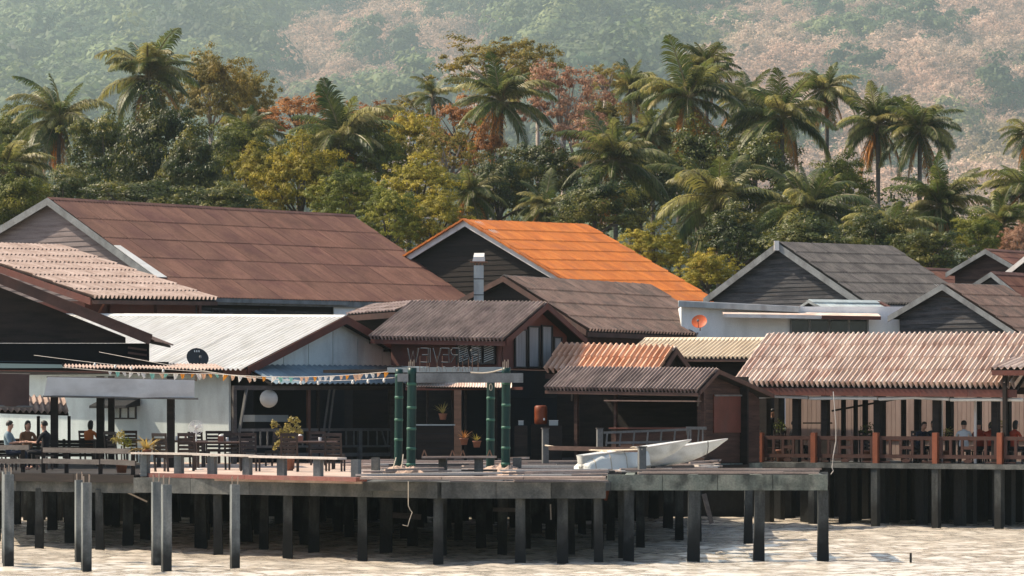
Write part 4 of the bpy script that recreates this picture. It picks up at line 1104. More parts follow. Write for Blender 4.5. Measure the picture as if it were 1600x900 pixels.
# pale board fence seen through the pavilion: separate upright sheets
fn = thing('board_fence', 'pale pink board fence seen through the pavilion columns', 'fence', fE(1400, 7.2))
for i in range(64):
    px_ = 1228 + i * 6.9
    p, q = fE(px_, 7.15), fE(px_ + 6.3, 7.15)
    vwall(fn, 'board', p, q, ZD - .1, ZD + 2.45 + random.uniform(-.03, .03), -.03, 'fence_sheet')
p, q = fE(1228, 7.1), fE(1680, 7.1)
MB().beam(Vector((p.x, p.y, ZD + .72)), Vector((q.x, q.y, ZD + .72)), .05, .1).build('rail', 'keg_orange', fn)
fn2 = thing('pale_side_wall', 'pale grey wall glimpsed past the left end of the pavilion', 'wall', fE(1200, 7.2))
vwall(fn2, 'wall_slab', fE(1150, 7.2), fE(1226, 7.2), ZD - .1, ZD + 2.5, -.05, 'panel_wall')
# little extra roof jutting in at the right edge
hQ = thing('porch_roof', 'small tiled porch roof jutting in at the right edge over the pavilion eave', 'roof', W(1590, 585, 99))
a, e = W(1622, 545, 101.5), W(1551, 577, 99.4)
bq = a + dn_ * 2.2
r = MB().hexa([a - Vector((0, 0, .07)), bq - Vector((0, 0, .07)), e + dn_ * 2.2 - Vector((0, 0, .07)), e - Vector((0, 0, .07)), a, bq, e + dn_ * 2.2, e]).build('roof', 'underlay', hQ)
roof_slope(r, a, bq, e, 5, 2, 2, .048, 'pink_tile', seg=8)
board(hQ, 'fascia', e, e + dn_ * 2.2, .16, .05, 'maroon_trim', V2(V_B, .03), .03)
board(hQ, 'barge_board', a, e, .14, .05, 'brown_trim', V2(U_B, .05), -.06)
for k in (.3, 1.9):
    p = e + dn_ * k + V2(V_B, -.25); MB().box((p.x, p.y, (ZD + e.z - .1) / 2), (.12, .12, e.z - .1 - ZD), -TB).build('post', 'dark_plank', hQ)

# --- dark open restaurant at the left edge
YA = 96.0
A_ = W(-60, 413, YA); 
rs = thing('dark_restaurant', 'dark open timber restaurant with a big brown gable at the left edge', 'restaurant', Vector((xat(0, YA), YA, ZD)))
e = W(236, 533, YA); k_ = W(-360, 535, YA); back = Vector((0, 5.5, .0))
r = MB().hexa([A_ - Vector((0, 0, .08)), e - Vector((0, 0, .08)), e + back - Vector((0, 0, .08)), A_ + back - Vector((0, 0, .08)), A_, e, e + back, A_ + back])
r.hexa([k_ - Vector((0, 0, .08)), A_ - Vector((0, 0, .08)), A_ + back - Vector((0, 0, .08)), k_ + back - Vector((0, 0, .08)), k_, A_, A_ + back, k_ + back])
r = r.build('roof', 'underlay', rs)
roof_slope(r, A_, A_ + back, e, 6, 3, 6, .02, 'brown_tile', seg=4)
MB().beam(A_ + Vector((0, -.05, .02)), e + Vector((0, -.05, .02)), .06, .27).build('barge_board', 'brown_trim', rs)
MB().beam(A_ + Vector((0, -.09, .17)), e + Vector((.05, -.09, .17)), .05, .05).build('barge_strip', 'brown_trim', rs)
MB().prism([W(-60, 425, YA + .5), W(196, 527, YA + .5), W(196, 536, YA + .5), W(-60, 536, YA + .5)], (0, .05, 0)).build('gable_wall', 'dark_plank', rs)
MB().prism([W(-60, 536.5, YA + .45), W(233, 536.5, YA + .45), W(233, 573, YA + .45), W(-60, 573, YA + .45)], (0, .06, 0)).build('shade_lintel', 'dark_void', rs)  # dark sheet painted in place of the shaded interior under the gable
for px_ in (-30, 85, 157, 174, 267):
    wd = {85: .2, 157: .22, 174: .18, 267: .21, -30: .2}[px_]
    Yp = YA - 3.6 if px_ in (85, 267) else YA
    p = W(px_, 600, Yp); MB().box((p.x, p.y, (ZD + zat(588, Yp)) / 2), (wd, wd, zat(588, Yp) - ZD)).build('post', 'dark_plank', rs)
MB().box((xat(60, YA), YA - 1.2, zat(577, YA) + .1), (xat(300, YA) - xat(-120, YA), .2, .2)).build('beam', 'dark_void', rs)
# louvre opening under the eave end
for i in range(3):
    MB().beam(W(200, 543 + i * 8, YA + .4), W(229, 547 + i * 8, YA + .4), .05, .06).build('slat', 'brown_trim', rs)
# lean-to sheets along the front
a, b = W(-60, 566, YA), W(335, 571, YA + 1.0)
ee = W(-62, 574, YA - 3.8)
lo_ = thing('front_lean_to', 'thin corrugated lean-to roof over the left terrace', 'roof', Vector((a.x, a.y, ZD)))
r = MB().hexa([a - Vector((0, 0, .06)), b - Vector((0, 0, .06)), ee + (b - a) - Vector((0, 0, .06)), ee - Vector((0, 0, .06)), a, b, ee + (b - a), ee]).build('roof', 'underlay', lo_)
lq = a + (b - a) * .39
roof_slope(r, lq, b, ee + (lq - a), 9, 1, 5, .03, 'pale_tile', seg=6)
MB().hexa([a + Vector((0, 0, .01)), lq + Vector((0, 0, .01)), ee + (lq - a) + Vector((0, 0, .01)), ee + Vector((0, 0, .01)), a + Vector((0, 0, .05)), lq + Vector((0, 0, .05)), ee + (lq - a) + Vector((0, -.1, .02)), ee + Vector((0, -.1, -.03))]).build('tarpaulin', 'shirt_teal', r)
# small tiled roof of a hut inside
hut = thing('tiled_hut', 'small hut roof with pale wavy tiles behind the seated people', 'hut', W(50, 640, 100))
a, b, ee = W(-30, 618, 101.5), W(100, 622, 101.5), W(-25, 643, 99.8)
r = MB().hexa([a - Vector((0, 0, .05)), b - Vector((0, 0, .05)), ee + (b - a) - Vector((0, 0, .05)), ee - Vector((0, 0, .05)), a, b, ee + (b - a), ee]).build('roof', 'underlay', hut)
roof_slope(r, a, b, ee, 7, 2, 2, .045, 'pale_tile', seg=8)
for px_ in (-20, 60, 108): p = W(px_, 650, 100.6); MB().box((p.x, p.y, (ZD + p.z) / 2), (.09, .09, p.z - ZD), 0).build('post', 'dark_plank', hut)
# canvas blinds
def canvas(name, label, x0, x1, y0, y1, Y, m, sag=.04, skew=0, yr=0):
    mb = MB(); nx, ny = 24, 6
    vs = []
    for j in range(ny + 1):
        for i in range(nx + 1):
            s, t = i / nx, j / ny
            x = x0 + (x1 - x0) * s - skew * t * (1 - s); y = y0 + (y1 - y0) * t + yr * s * (1 - .2 * t)
            p = W(x, y, Y); p.y -= .10 * t + sag * math.sin(s * 9 + t * 2) * t; vs.append(p)
    f = [(j * (nx + 1) + i, j * (nx + 1) + i + 1, (j + 1) * (nx + 1) + i + 1, (j + 1) * (nx + 1) + i) for j in range(ny) for i in range(nx)]
    t_ = thing(name, label, 'awning', W((x0 + x1) / 2, y1, Y))
    mb.add(vs, f); mb.add([v + Vector((0, .012, 0)) for v in vs], f); o = mb.build('cloth', m, t_, True)
    MB().tube([W(x0 - 1, y0, Y + .03), W(x1 + 1, y0 + yr, Y + .03)], .025, 6).build('top_pole', 'rail_wood', t_)
    MB().tube([W(x0 - skew - 2, y1, Y - .10), W(x1 + 6, y1 + yr * .8, Y - .10)], .03, 6).build('bottom_pole', 'grey_rail', t_)
    return t_
canvas('canvas_awning', 'long pale grey canvas awning rolled down over the left terrace', 74, 304, 589, 619, 91.8, 'canvas_pale', .03, 5, 5)
canvas('brown_canvas_awning', 'short brown canvas blind hanging at the far left', -40, 46, 583, 634, 91.6, 'canvas_brown', .05, -5, 2)

# ------------------------------------------------------------------ the pier
def deck_y(z, py): return (CAMH - z) * F / (py - YH)
pier = thing('pier', 'concrete and timber pier deck on rows of dark piles', 'pier', (0, 82, 0))
edge = [(-60, 86.0), (215, 81.8), (690, 75.6), (947, 75.6)]
EP = [Vector((xat(p, Y), Y, 0)) for p, Y in edge]
def deck_prism(pts, z0, z1, name, m):
    return MB().prism([Vector((p[0], p[1], z0)) for p in pts], (0, 0, z1 - z0)).build(name, m, pier)
# left terrace (dark timber) and the concrete terrace in front
backL = Vector((xat(-60, 104), 104, 0)); 
deck_prism([EP[0] + Vector((0, .3, 0)), EP[1] + Vector((0, .3, 0)), Vector((xat(235, 106), 106, 0)), Vector((xat(-70, 106), 106, 0))], ZD - .14, ZD - .02, 'terrace_floor', 'dark_plank')
deck_prism([EP[1] + Vector((.02, .22, 0)), EP[2] + Vector((0, .22, 0)) - Vector((1.9, -.3, 0)), Vector((xat(600, 88), 88, 0)), Vector((xat(560, 106), 106, 0)), Vector((xat(236, 106), 106, 0))], ZD - .14, ZD, 'terrace_slab', 'deck_concrete')
deck_prism([EP[2] + Vector((-1.88, .52, 0)), EP[2] + Vector((0, .22, 0)), EP[3] + Vector((0, .22, 0)), Vector((xat(1120, 92), 92, 0)), Vector((xat(1120, 99), 99, 0)), Vector((xat(560, 105), 105, 0)), Vector((xat(602, 88), 88, 0))], ZD - .30, ZD - .10, 'lower_slab', 'concrete')
# edge beams in lengths
def ebeam(p, q, zt, h, t, m, name='edge_beam', n=1):
    for i in range(n):
        a = p + (q - p) * (i / n); b = p + (q - p) * ((i + 1) / n) - (q - p).normalized() * .012
        MB().beam(Vector((a.x, a.y, zt - h / 2)), Vector((b.x, b.y, zt - h / 2)), t, h).build(name, m, pier)
ebeam(EP[0], EP[1], ZD - .03, .20, .25, 'dark_plank', 'edge_board', 3)
ebeam(EP[0] + Vector((0, .25, 0)), EP[1] + Vector((0, .25, 0)), ZD - .24, .26, .25, 'concrete', 'edge_beam', 3)
ebeam(EP[1], EP[2], ZD - .09, .38, .3, 'concrete', 'edge_beam', 5)
ebeam(EP[1] + Vector((.2, .3, 0)), EP[2] + Vector((-1.9, .3, 0)), ZD + .02, .10, .35, 'red_edge', 'red_kerb', 4)
ebeam(EP[2], EP[3], ZD - .09, .38, .3, 'concrete', 'edge_beam', 3)
ebeam(EP[2] + Vector((-1.9, .32, 0)), EP[3] + Vector((0, .02, 0)), ZD + .04, .06, .9, 'plank_weathered', 'edge_plank', 3)
# right hand concrete frame
YR = 76.6; ZR = 2.07
R0, R1 = Vector((xat(949, YR), YR, 0)), Vector((xat(1293, YR), YR, 0))
ebeam(R0, R1, ZR, .37, .28, 'mossy_concrete', 'frame_beam', 4)
for x_ in (983, 1085, 1186, 1283):
    p = Vector((xat(x_, YR), YR + .14, 0)); ebeam(p, p + Vector((.25, 5.0, 0)), ZR - .02, .33, .22, 'mossy_concrete', 'cross_beam')
R2 = Vector((xat(960, YR + 4.6), YR + 4.6, 0)); R3 = Vector((xat(1294, YR + 4.6), YR + 4.6, 0))
ebeam(R2, R3, ZR - .01, .35, .22, 'concrete', 'frame_beam', 3)
random.seed(21)
def lay_plank(a, b, z, w, t, m, tilt=0):
    MB().beam(Vector((a[0], a[1], z)), Vector((b[0], b[1], z + tilt)), w, t).build('plank', m, pier)
for i in (0, 1, 4, 8):                              # loose planks across the frame
    Yp = YR + .1 + i * .52 + random.uniform(-.1, .1)
    x0 = 955 + random.uniform(0, 60); x1 = 1285 - random.uniform(0, 120 if i % 2 else 10)
    lay_plank((xat(x0, Yp), Yp), (xat(x1, Yp), Yp + random.uniform(-.3, .3)), ZR + .03 + random.uniform(0, .05), .24, .045, 'plank_weathered')
for i in range(34):                                 # plank field in the middle
    Yp = 76.6 + i * .80 + random.uniform(-.2, .2)
    x = 560 + random.uniform(-20, 60) - (12 if i > 8 else 0)
    lim = 950 + (0 if Yp < 80 else min(170, (Yp - 80) * 22))
    while x < lim:
        L_ = random.uniform(90, 240); x1 = min(x + L_, lim)
        zz_ = ZD + random.choice((-.04, -.01, .03, .06, .10, .14)) - (.05 if i < 3 else 0)
        lay_plank((xat(x, Yp), Yp + random.uniform(-.25, .25)), (xat(x1, Yp), Yp + random.uniform(-.25, .25)), zz_, random.uniform(.16, .42), random.choice((.04, .05, .07)), random.choice(('plank_weathered', 'plank_weathered', 'plank_pale', 'rail_wood')), random.uniform(-.05, .05))
        x = x1 + random.uniform(-10, 25)
# piles of the pier
def pile(x_, Yp, w, zt, wet=.75, m='pier_pile', rz=0.0, parent=pier):
    X = xat(x_, Yp)
    ln_ = random.uniform(-.05, .05), random.uniform(-.05, .05); h = w / 2; mb = MB()
    ca, sa = math.cos(rz + random.uniform(-.15, .15)), math.sin(rz)
    ring = []
    for z_, k_ in ((-1.5, 1.12), (.2, 1.08), (.55, 1.02), ((.55 + zt) / 2, 1.0), (zt, 1.0)):
        f = (zt - z_) / (zt + 1.5)
        ring.append([(X + ln_[0] * f + (a * ca - b * sa) * h * k_ * random.uniform(.96, 1.04), Yp + ln_[1] * f + (a * sa + b * ca) * h * k_, z_) for a, b in ((-1, -1), (1, -1), (1, 1), (-1, 1))])
    vs = [p for r_ in ring for p in r_]; fs = [(i * 4 + k, i * 4 + (k + 1) % 4, i * 4 + 4 + (k + 1) % 4, i * 4 + 4 + k) for i in range(4) for k in range(4)]
    mb.add(vs, fs + [(3, 2, 1, 0), (16, 17, 18, 19)]); mb.build('pile', m, parent)
def edge_Y(x_):
    for (p0, Y0), (p1, Y1) in zip(edge[:-1], edge[1:]):
        if p0 <= x_ <= p1: return Y0 + (Y1 - Y0) * (x_ - p0) / (p1 - p0)
    return 80
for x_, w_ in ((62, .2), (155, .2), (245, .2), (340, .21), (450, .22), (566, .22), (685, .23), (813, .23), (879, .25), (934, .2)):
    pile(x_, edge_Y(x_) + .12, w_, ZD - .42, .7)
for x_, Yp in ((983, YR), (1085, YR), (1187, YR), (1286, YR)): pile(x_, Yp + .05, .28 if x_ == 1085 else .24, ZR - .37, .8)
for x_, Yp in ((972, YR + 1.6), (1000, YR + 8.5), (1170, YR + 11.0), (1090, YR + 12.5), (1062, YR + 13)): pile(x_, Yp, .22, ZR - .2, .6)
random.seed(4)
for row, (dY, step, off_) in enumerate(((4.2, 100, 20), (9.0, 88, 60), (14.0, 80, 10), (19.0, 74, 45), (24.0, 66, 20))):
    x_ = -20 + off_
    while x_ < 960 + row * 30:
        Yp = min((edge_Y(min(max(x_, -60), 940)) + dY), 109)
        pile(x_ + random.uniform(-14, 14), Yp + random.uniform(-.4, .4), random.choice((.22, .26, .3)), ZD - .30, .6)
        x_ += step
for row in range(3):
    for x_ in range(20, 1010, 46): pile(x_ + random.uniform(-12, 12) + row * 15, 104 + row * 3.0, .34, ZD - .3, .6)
# cross timbers and scraps under the deck
for (xa, ya, xb, yb, Yp, w_, m_) in ((606, 804, 658, 808, 82, .14, 'rail_wood'), (770, 796, 806, 797, 80, .1, 'rail_wood'), (192, 766, 230, 784, 84, .04, 'plank_pale'),
                                     (1100, 772, 1112, 818, 84, .12, 'rail_wood'), (946, 782, 950, 764, 79, .08, 'orange_post'), (860, 788, 861, 812, 78, .03, 'plank_pale')):
    a, b = W(xa, ya, Yp), W(xb, yb, Yp); MB().beam(a, b, w_, w_).build('brace', m_, pier)
# the mud bank and retaining wall behind the piles
mud = MB(); mud.prism([Vector((-26, 111.5, 0)), Vector((26, 111.5, 0)), Vector((26, 113.4, 0)), Vector((-26, 113.4, 0))], (0, 0, 1.6))
mud.top('sea_wall', 'wet_shade_pile', (0, 111.5, -1), 'wet sea wall under the houses, its colour darkened for shade', 'wall')

# free standing piles with rebar
fp = [(13, 741, 17000 / (887 - 655), .22, 'pale streaked concrete pile at the far left edge of the water'),
      (124, 750, 17000 / (879 - 655), .19, 'rear pile of the second pair of bare concrete piles from the left'),
      (135, 754, 17000 / (893.5 - 655), .2, 'front pile of the second pair of bare concrete piles from the left'),
      (244, 753, 17000 / (886 - 655), .19, 'left pile of the third pair of bare concrete piles from the left'),
      (260, 757, 17000 / (892 - 655), .2, 'right pile of the third pair of bare concrete piles from the left'),
      (367, 757, 17000 / (888.5 - 655), .19, 'single bare concrete pile standing before the bench rail')]
for i, (x_, yt, Yp, w_, lab) in enumerate(fp):
    X = xat(x_, Yp); zt = zat(yt, Yp)
    t = thing('concrete_pile', lab, 'pile', (X, Yp, 0), 0, 'bare concrete piles standing in the water')
    MB().box((X, Yp, (zt - 1.5) / 2), (w_, w_, zt + 1.5), .34).build('shaft', 'pile_concrete', t)
    for k in range(4):
        dx, dy = (-.06, .06)[k % 2], (-.06, .06)[k // 2]
        MB().tube([(X + dx, Yp + dy, zt - .05), (X + dx * 1.1, Yp + dy, zt + random.uniform(.12, .22))], .009, 5).build('rebar', 'rebar', t)
Yp = 74.6; X = xat(13, Yp)
t = thing('concrete_pile', 'concrete pile half hidden behind the streaked pile at the far left', 'pile', (X - .04, Yp, 0), 0, 'bare concrete piles standing in the water')
MB().box((X - .04, Yp, (zat(737, Yp) - 1.5) / 2), (.19, .19, zat(737, Yp) + 1.5), .34).build('shaft', 'pile_concrete', t)
for k in (-.05, .05): MB().tube([(X - .04 + k, Yp, zat(737, Yp) - .05), (X - .04 + k, Yp, zat(737, Yp) + .16)], .009, 5).build('rebar', 'rebar', t)
t = MB().tube([W(1423, 881, 76), W(1423, 864, 76)], .03, 6).top('stake', 'wet_shade_pile', W(1423, 881, 76), 'thin dark stake poking out of the open water', 'stake')

# low concrete bench rail along the terrace edge
br = thing('bench_rail', 'low rail of grey concrete posts carrying a pale plank along the terrace edge', 'bench rail', Vector((xat(240, 81.6), 81.6, ZD)))
bx = [(226, 81.75), (279, 81.1), (331, 80.4), (386, 79.7), (440, 79.0), (497, 78.2), (556, 77.4)]
for x_, Yp in bx:
    zt = zat(711 + (x_ - 226) * .022, Yp)
    MB().box((xat(x_, Yp), Yp + .12, (ZD - .06 + zt) / 2), (.19, .2, zt - ZD + .06), -.35).build('post', 'pile_concrete', br)
def tops(x0, y0, Y0, x1, y1, Y1, name='plank'):
    a, b = W(x0, y0, Y0), W(x1, y1, Y1); MB().beam(a + Vector((0, .12, 0)), b + Vector((0, .12, 0)), .34, .05).build(name, 'plank_pale', br)
tops(210, 708, 81.9, 306, 709.5, 80.75); tops(306.5, 710, 80.7, 394, 712.5, 79.6); tops(395, 713.5, 79.55, 534, 716.5, 77.7)
br2 = thing('middle_bench', 'short plank bench on rusty concrete posts behind the bamboo gate', 'bench', W(700, 740, 81.5))
for x_, Yp in ((587, 82.5), (692, 81.6), (748, 81.3), (808, 81)):
    zt = zat(715, Yp); MB().box((xat(x_, Yp), Yp, (ZD - .1 + zt) / 2), (.19, .19, zt - ZD + .1), -.2).build('post', 'concrete', br2)
for x0, x1, y_ in ((660, 775, 714.5), (791, 824, 716)):
    MB().beam(W(x0, y_, 81.4), W(x1, y_ - .5, 81.2), .32, .05).build('plank', 'plank_weathered', br2)
for x_ in (663, 707, 723, 765):
    a = W(x_, 713, 81.3); 
    for s_ in (-1, 1): MB().beam(a + Vector((s_ * .06, 0, 0)), W(x_, 703, 81.3), .03, .03).build('hook', 'rusty_metal', br2)

# wooden railing of the left terrace
tr = thing('terrace_railing', 'dark plank railing along the left terrace edge', 'railing', W(100, 735, 85))
for nm, y0, y1, x0, x1 in (('top_plank', 699, 699, -20, 46), ('top_plank', 703, 705, 68, 205), ('lower_plank', 720, 721, -20, 66), ('lower_plank', 720, 722, 68, 156), ('lower_plank', 721, 724, 158, 212)):
    MB().beam(W(x0, y0, 86 - x0 * .0195), W(x1, y1, 86 - x1 * .0195), .05, .13).build(nm, 'rail_wood', tr)
for x_ in (-8, 36, 68, 104, 157, 208):
    Yp = 86.1 - x_ * .0195; MB().box((xat(x_, Yp), Yp, (ZD - .1 + zat(700, Yp)) / 2), (.1, .1, zat(700, Yp) - ZD + .1)).build('post', 'dark_plank', tr)

# posts with a rope rail by the boats
rr = thing('rope_rail', 'weathered posts joined by a rope rail beside the covered boats', 'rail', W(850, 725, 88))
PT = []
for x_, yt, Yp, w_ in ((852, 670, 92, .17), (937, 670, 97, .17), (1003, 699, 80.5, .18)):
    zt = zat(yt, Yp); p = Vector((xat(x_, Yp), Yp, zt)); PT.append(p)
    o = MB().box((p.x, Yp, (ZD - .05 + zt) / 2), (w_, w_, zt - ZD + .05), .2).build('post', 'grey_rail', rr)
    MB().box((p.x, Yp, zt + .015), (w_ * 1.25, w_ * 1.25, .03), .2).build('post_cap', 'rail_wood', o)
def sagline(a, b, sag, n=12): return [a + (b - a) * (i / n) - Vector((0, 0, sag * math.sin(math.pi * i / n))) for i in range(n + 1)]
MB().tube(sagline(W(852, 696, 91.9), W(1003, 702, 80.4), .08), .022, 5).build('rope', 'rope', rr)
MB().beam(W(858, 700, 90), W(1000, 703, 82), .04, .12).build('rail_board', 'brown_plank', rr)

# ------------------------------------------------------------------ bamboo gate with the sign
bgp = W(705, 742, 81)
gate = thing('bamboo_gate', 'gate of four thick green bamboo posts with grey cross beams', 'gate', bgp)
def bamboo(xb, xt, yb, yt, Yp, r, rings, off):
    a, b = W(xb, yb, Yp), W(xt, yt, Yp)
    n = 24
    path = [a + (b - a) * (i / n) for i in range(n + 1)]
    o = MB().tube(path, r, 14).build('bamboo_post', 'bamboo', gate, True)
    for y_ in rings:
        f = (yb - y_) / (yb - yt); c = a + (b - a) * f; t = (b - a).normalized()
        MB().tube([c - t * .035, c - t * .012, c + t * .012, c + t * .035], [r * 1.005, r * 1.09, r * 1.09, r * 1.005], 14).build('node_ring', 'bamboo_ring', o, True)
bamboo(622, 624, 738, 577, 82.0, .105, (587, 621, 656, 687), 0)
bamboo(642, 644, 742, 575, 80.4, .115, (600, 637, 670, 701, 726), 0)
bamboo(766, 767, 733, 592, 84.0, .108, (622, 656, 687), 0)
bamboo(790, 791, 741, 574, 81.0, .11, (599, 633, 668, 700, 725), 0)
for k in range(4):
    for xx_ in (643, 790):
        a = W(xx_ - 4 + k * 2.6, 575, 80.6); MB().tube([a, a + Vector((0, 0, .16 + .05 * (k % 2)))], .012, 5).build('rebar', 'rebar', gate)
MB().beam(W(650, 590.5, 80.35), W(817, 590.5, 80.8), .1, .24).build('cross_beam', 'grey_trim', gate)
MB().beam(W(621, 590, 80.3), W(638, 590, 80.3), .1, .2).build('beam_end', 'grey_trim', gate)
MB().beam(W(606, 578, 82.1), W(788, 577.5, 81.3), .1, .13).build('back_beam', 'slat_grey', gate)
MB().tube(sagline(W(735, 582, 80.3), W(785, 577, 80.3), .05, 8), .02, 5).build('rope', 'rope', gate)
MB().tube([W(767, 599, 83.8) + Vector((.0, -.11, 0)) + Vector((math.cos(a) * .035, -.01, -.1 + math.sin(a) * .09)) for a in [i * .5236 for i in range(13)]], .012, 5, caps=False).build('rope_loop', 'rope', gate)
for x_, yb, Yp in ((625, 738, 81.7), (640, 741, 80.2), (776, 738, 83.5), (795, 740, 80.9)):
    mb = MB(); c = W(x_, yb, Yp); rg2 = random.Random(x_)
    vs = []; n = 12
    rings_ = ((.42, 0), (.36, .10), (.24, .19), (.1, .24))
    for r_, z_ in rings_:
        for k in range(n):
            a = k * 2 * math.pi / n; q = r_ * rg2.uniform(.8, 1.25); vs.append((c.x + math.cos(a) * q, c.y + math.sin(a) * q, ZD - .04 + z_ * rg2.uniform(.7, 1.3)))
    fs = [(i * n + k, i * n + (k + 1) % n, (i + 1) * n + (k + 1) % n, (i + 1) * n + k) for i in range(3) for k in range(n)] + [tuple(3 * n + k for k in range(n))]
    mb.add(vs, fs); mb.build('footing', 'rubble', gate)
for x0, y0, x1, y1 in ((627, 737, 630, 710), (613, 736, 619, 715)):
    MB().tube([W(x0, y0, 81.2), W(x1, y1, 81.5)], .016, 5).build('stake', 'rope', gate)
# sign letters on the beam, seen from behind (mirrored)
sign = thing('sign_lettering', 'rod letters of a sign on the bamboo gate, seen mirrored from behind', 'sign', W(700, 572, 80.7))
STR = {'P': [[(0, 0), (0, 1), (.62, 1), (.8, .85), (.8, .65), (.62, .5), (0, .5)]],
       'A': [[(0, 0), (.42, 1), (.84, 0)], [(.18, .36), (.66, .36)]],
       'R': [[(0, 0), (0, 1), (.62, 1), (.8, .85), (.8, .65), (.62, .5), (0, .5)], [(.4, .5), (.84, 0)]],
       'E': [[(.76, 0), (0, 0), (0, 1), (.76, 1)], [(0, .52), (.6, .52)]],
       'V': [[(0, 1), (.4, 0), (.8, 1)]], 'I': [[(.2, 0), (.2, 1)]],
       'W': [[(0, 1), (.28, 0), (.55, .8), (.82, 0), (1.1, 1)]]}
def letters(word, xs_, y0, y1, Yp, wpx, r):
    for chh, xr in zip(word, xs_):           # xr = right edge pixel of the mirrored letter
        mb = MB()
        for st in STR[chh]:
            mb.tube([W(xr - u_ * wpx, y1 + (y0 - y1) * v_, Yp) for u_, v_ in st], r, 5)
        o = mb.build('letter', 'grey_trim', sign)
        mb2 = MB()
        for st in STR[chh]:
            mb2.tube([W(xr - u_ * wpx - .6, y1 + (y0 - y1) * v_ + .5, Yp - .03) for u_, v_ in st], r * .8, 5)
        mb2.build('letter_tube', 'black_plastic', o)
letters('PAREVIEW', (748, 735, 717, 701.5, 689, 675, 669, 654), 544, 566, 80.9, 15.5, .017)
for x_ in (656, 667, 671, 683, 691, 716, 723, 732, 738, 747):
    MB().tube([W(x_, 580, 80.95), W(x_, 556, 80.95)], .010, 5).build('support_rod', 'rusty_metal', sign)
for x_, w_ in ((662, 5), (669, 5), (685, 6), (694, 7), (710, 6), (717, 5), (725, 6), (734, 4)):
    MB().tube([W(x_ - w_ * .5 + w_ * .5 * (1 - math.cos(a)), 581 - 8 * math.sin(a), 80.6) for a in [i * math.pi / 8 for i in range(9)]], .012, 5).build('small_letter', 'grey_trim', sign)

# ------------------------------------------------------------------ bunting with string bulbs
bu = thing('bunting', 'string of small orange, peach, teal and white flags strung to the bamboo gate', 'bunting', W(400, 585, 88))
pa, pb, pc = W(98, 574, 91.0), W(330, 584, 88), W(618, 580, 82)
line = sagline(pa, pb, .06, 16) + sagline(pb, pc, .12, 22)[1:]
MB().tube(line, .009, 5).build('cord', 'cable', bu)
line2 = sagline(W(53, 555, 91.5), W(330, 582, 88.2), .05, 14) + sagline(W(330, 582, 88.2), W(618, 590, 82), .15, 20)[1:]
MB().tube(line2, .008, 5).build('light_cable', 'cable', bu)
MB().tube(sagline(W(155, 550, 91.5), W(400, 592, 86), .03, 12), .007, 5).build('light_cable', 'cable', bu)
rb = random.Random(3)
def poly_at(L_, px_):
    for a, b in zip(L_[:-1], L_[1:]):
        xa = 800 + F * a.x / a.y; xb = 800 + F * b.x / b.y
        if xa <= px_ <= xb: return a + (b - a) * ((px_ - xa) / (xb - xa + 1e-9))
    return L_[-1]
x_ = 172
while x_ < 614:
    p = poly_at(line, x_); s_ = rb.uniform(.09, .15); tl = rb.uniform(-.06, .06); bk = rb.uniform(-.06, .06)
    m_ = rb.choice(('flag_orange', 'flag_peach', 'flag_peach', 'flag_teal', 'flag_white', 'flag_orange'))
    MB().add([p + Vector((-s_ * .5, 0, 0)), p + Vector((s_ * .5, .0, -.01)), p + Vector((tl + s_ * .2, bk, -s_ * .9)), p + Vector((tl - s_ * .2, -bk, -s_ * 1.25))], [(0, 1, 2, 3)]).build('flag', m_, bu)
    x_ += rb.uniform(7, 17)
for px_ in (148, 180, 205, 255, 350, 398, 437, 470, 497, 551, 575, 600):
    p = poly_at(line2, px_) - Vector((0, 0, .05))
    MB().lathe([(.012, .05), (.03, .02), (.036, -.02), (.02, -.055)], p, 8).build('bulb', 'white_plastic', bu, True)

# ------------------------------------------------------------------ paper lantern
lc = W(420, 623, 102)
ln = thing('paper_lantern', 'round white paper lantern hanging in the veranda', 'lantern', lc)
prof = []
for i in range(25):
    a = -math.pi / 2 + math.pi * i / 24; prof.append((max(.285 * math.cos(a) * (1 + .012 * (i % 2)), .03), .285 * math.sin(a)))
MB().lathe(prof, lc, 24).build('shade', 'lantern_paper', ln, True)
MB().tube([lc + Vector((0, 0, .28)), lc + Vector((0, 0, .62))], .008, 5).build('cord', 'black_plastic', ln)

# ------------------------------------------------------------------ satellite dishes
def dish(name, label, px_, py_, Yp, r, m, face, base):
    c = W(px_, py_, Yp); t = thing(name, label, 'dish', base)
    n = Vector(face).normalized(); a = n.cross(Vector((0, 0, 1))).normalized(); b = a.cross(n)
    vs, fs = [], []; K, R_ = 20, 5
    for j in range(R_ + 1):
        q = r * (j / R_); dpt = .18 * r * (j / R_) ** 2
        for k in range(K):
            an = 2 * math.pi * k / K; vs.append(c + a * math.cos(an) * q + b * math.sin(an) * q * .92 + n * dpt)
    for j in range(R_):
        for k in range(K): fs.append((j * K + k, j * K + (k + 1) % K, (j + 1) * K + (k + 1) % K, (j + 1) * K + k))
    mb = MB(); mb.add(vs, fs); mb.add([v - n * .012 for v in vs], fs); mb.build('reflector', m, t, True)
    tip = c + n * r * .95 - b * r * .3
    MB().tube([c - b * r * .9 + n * .15 * r, tip], .012, 5).build('feed_arm', 'black_plastic', t)
    MB().lathe([(.03, -.04), (.045, 0), (.03, .05)], tip, 8).build('feed_horn', 'grey_trim', t)
    MB().tube([c - n * .02, c - n * .12, Vector((c.x - n.x * .12, c.y - n.y * .12, base[2]))], .025, 6).build('mast', 'rusty_metal', t)
    return c, a, b, n, t
p_ = Vector((0, 117.6, 0))
dish('orange_dish', 'orange satellite dish on the eave of the brown tiled roof', 1093, 503, p_.y - .3, .29, 'dish_orange', (-.25, -.9, .45), (xat(1093, p_.y - .3), p_.y - .3, zat(517, p_.y)))
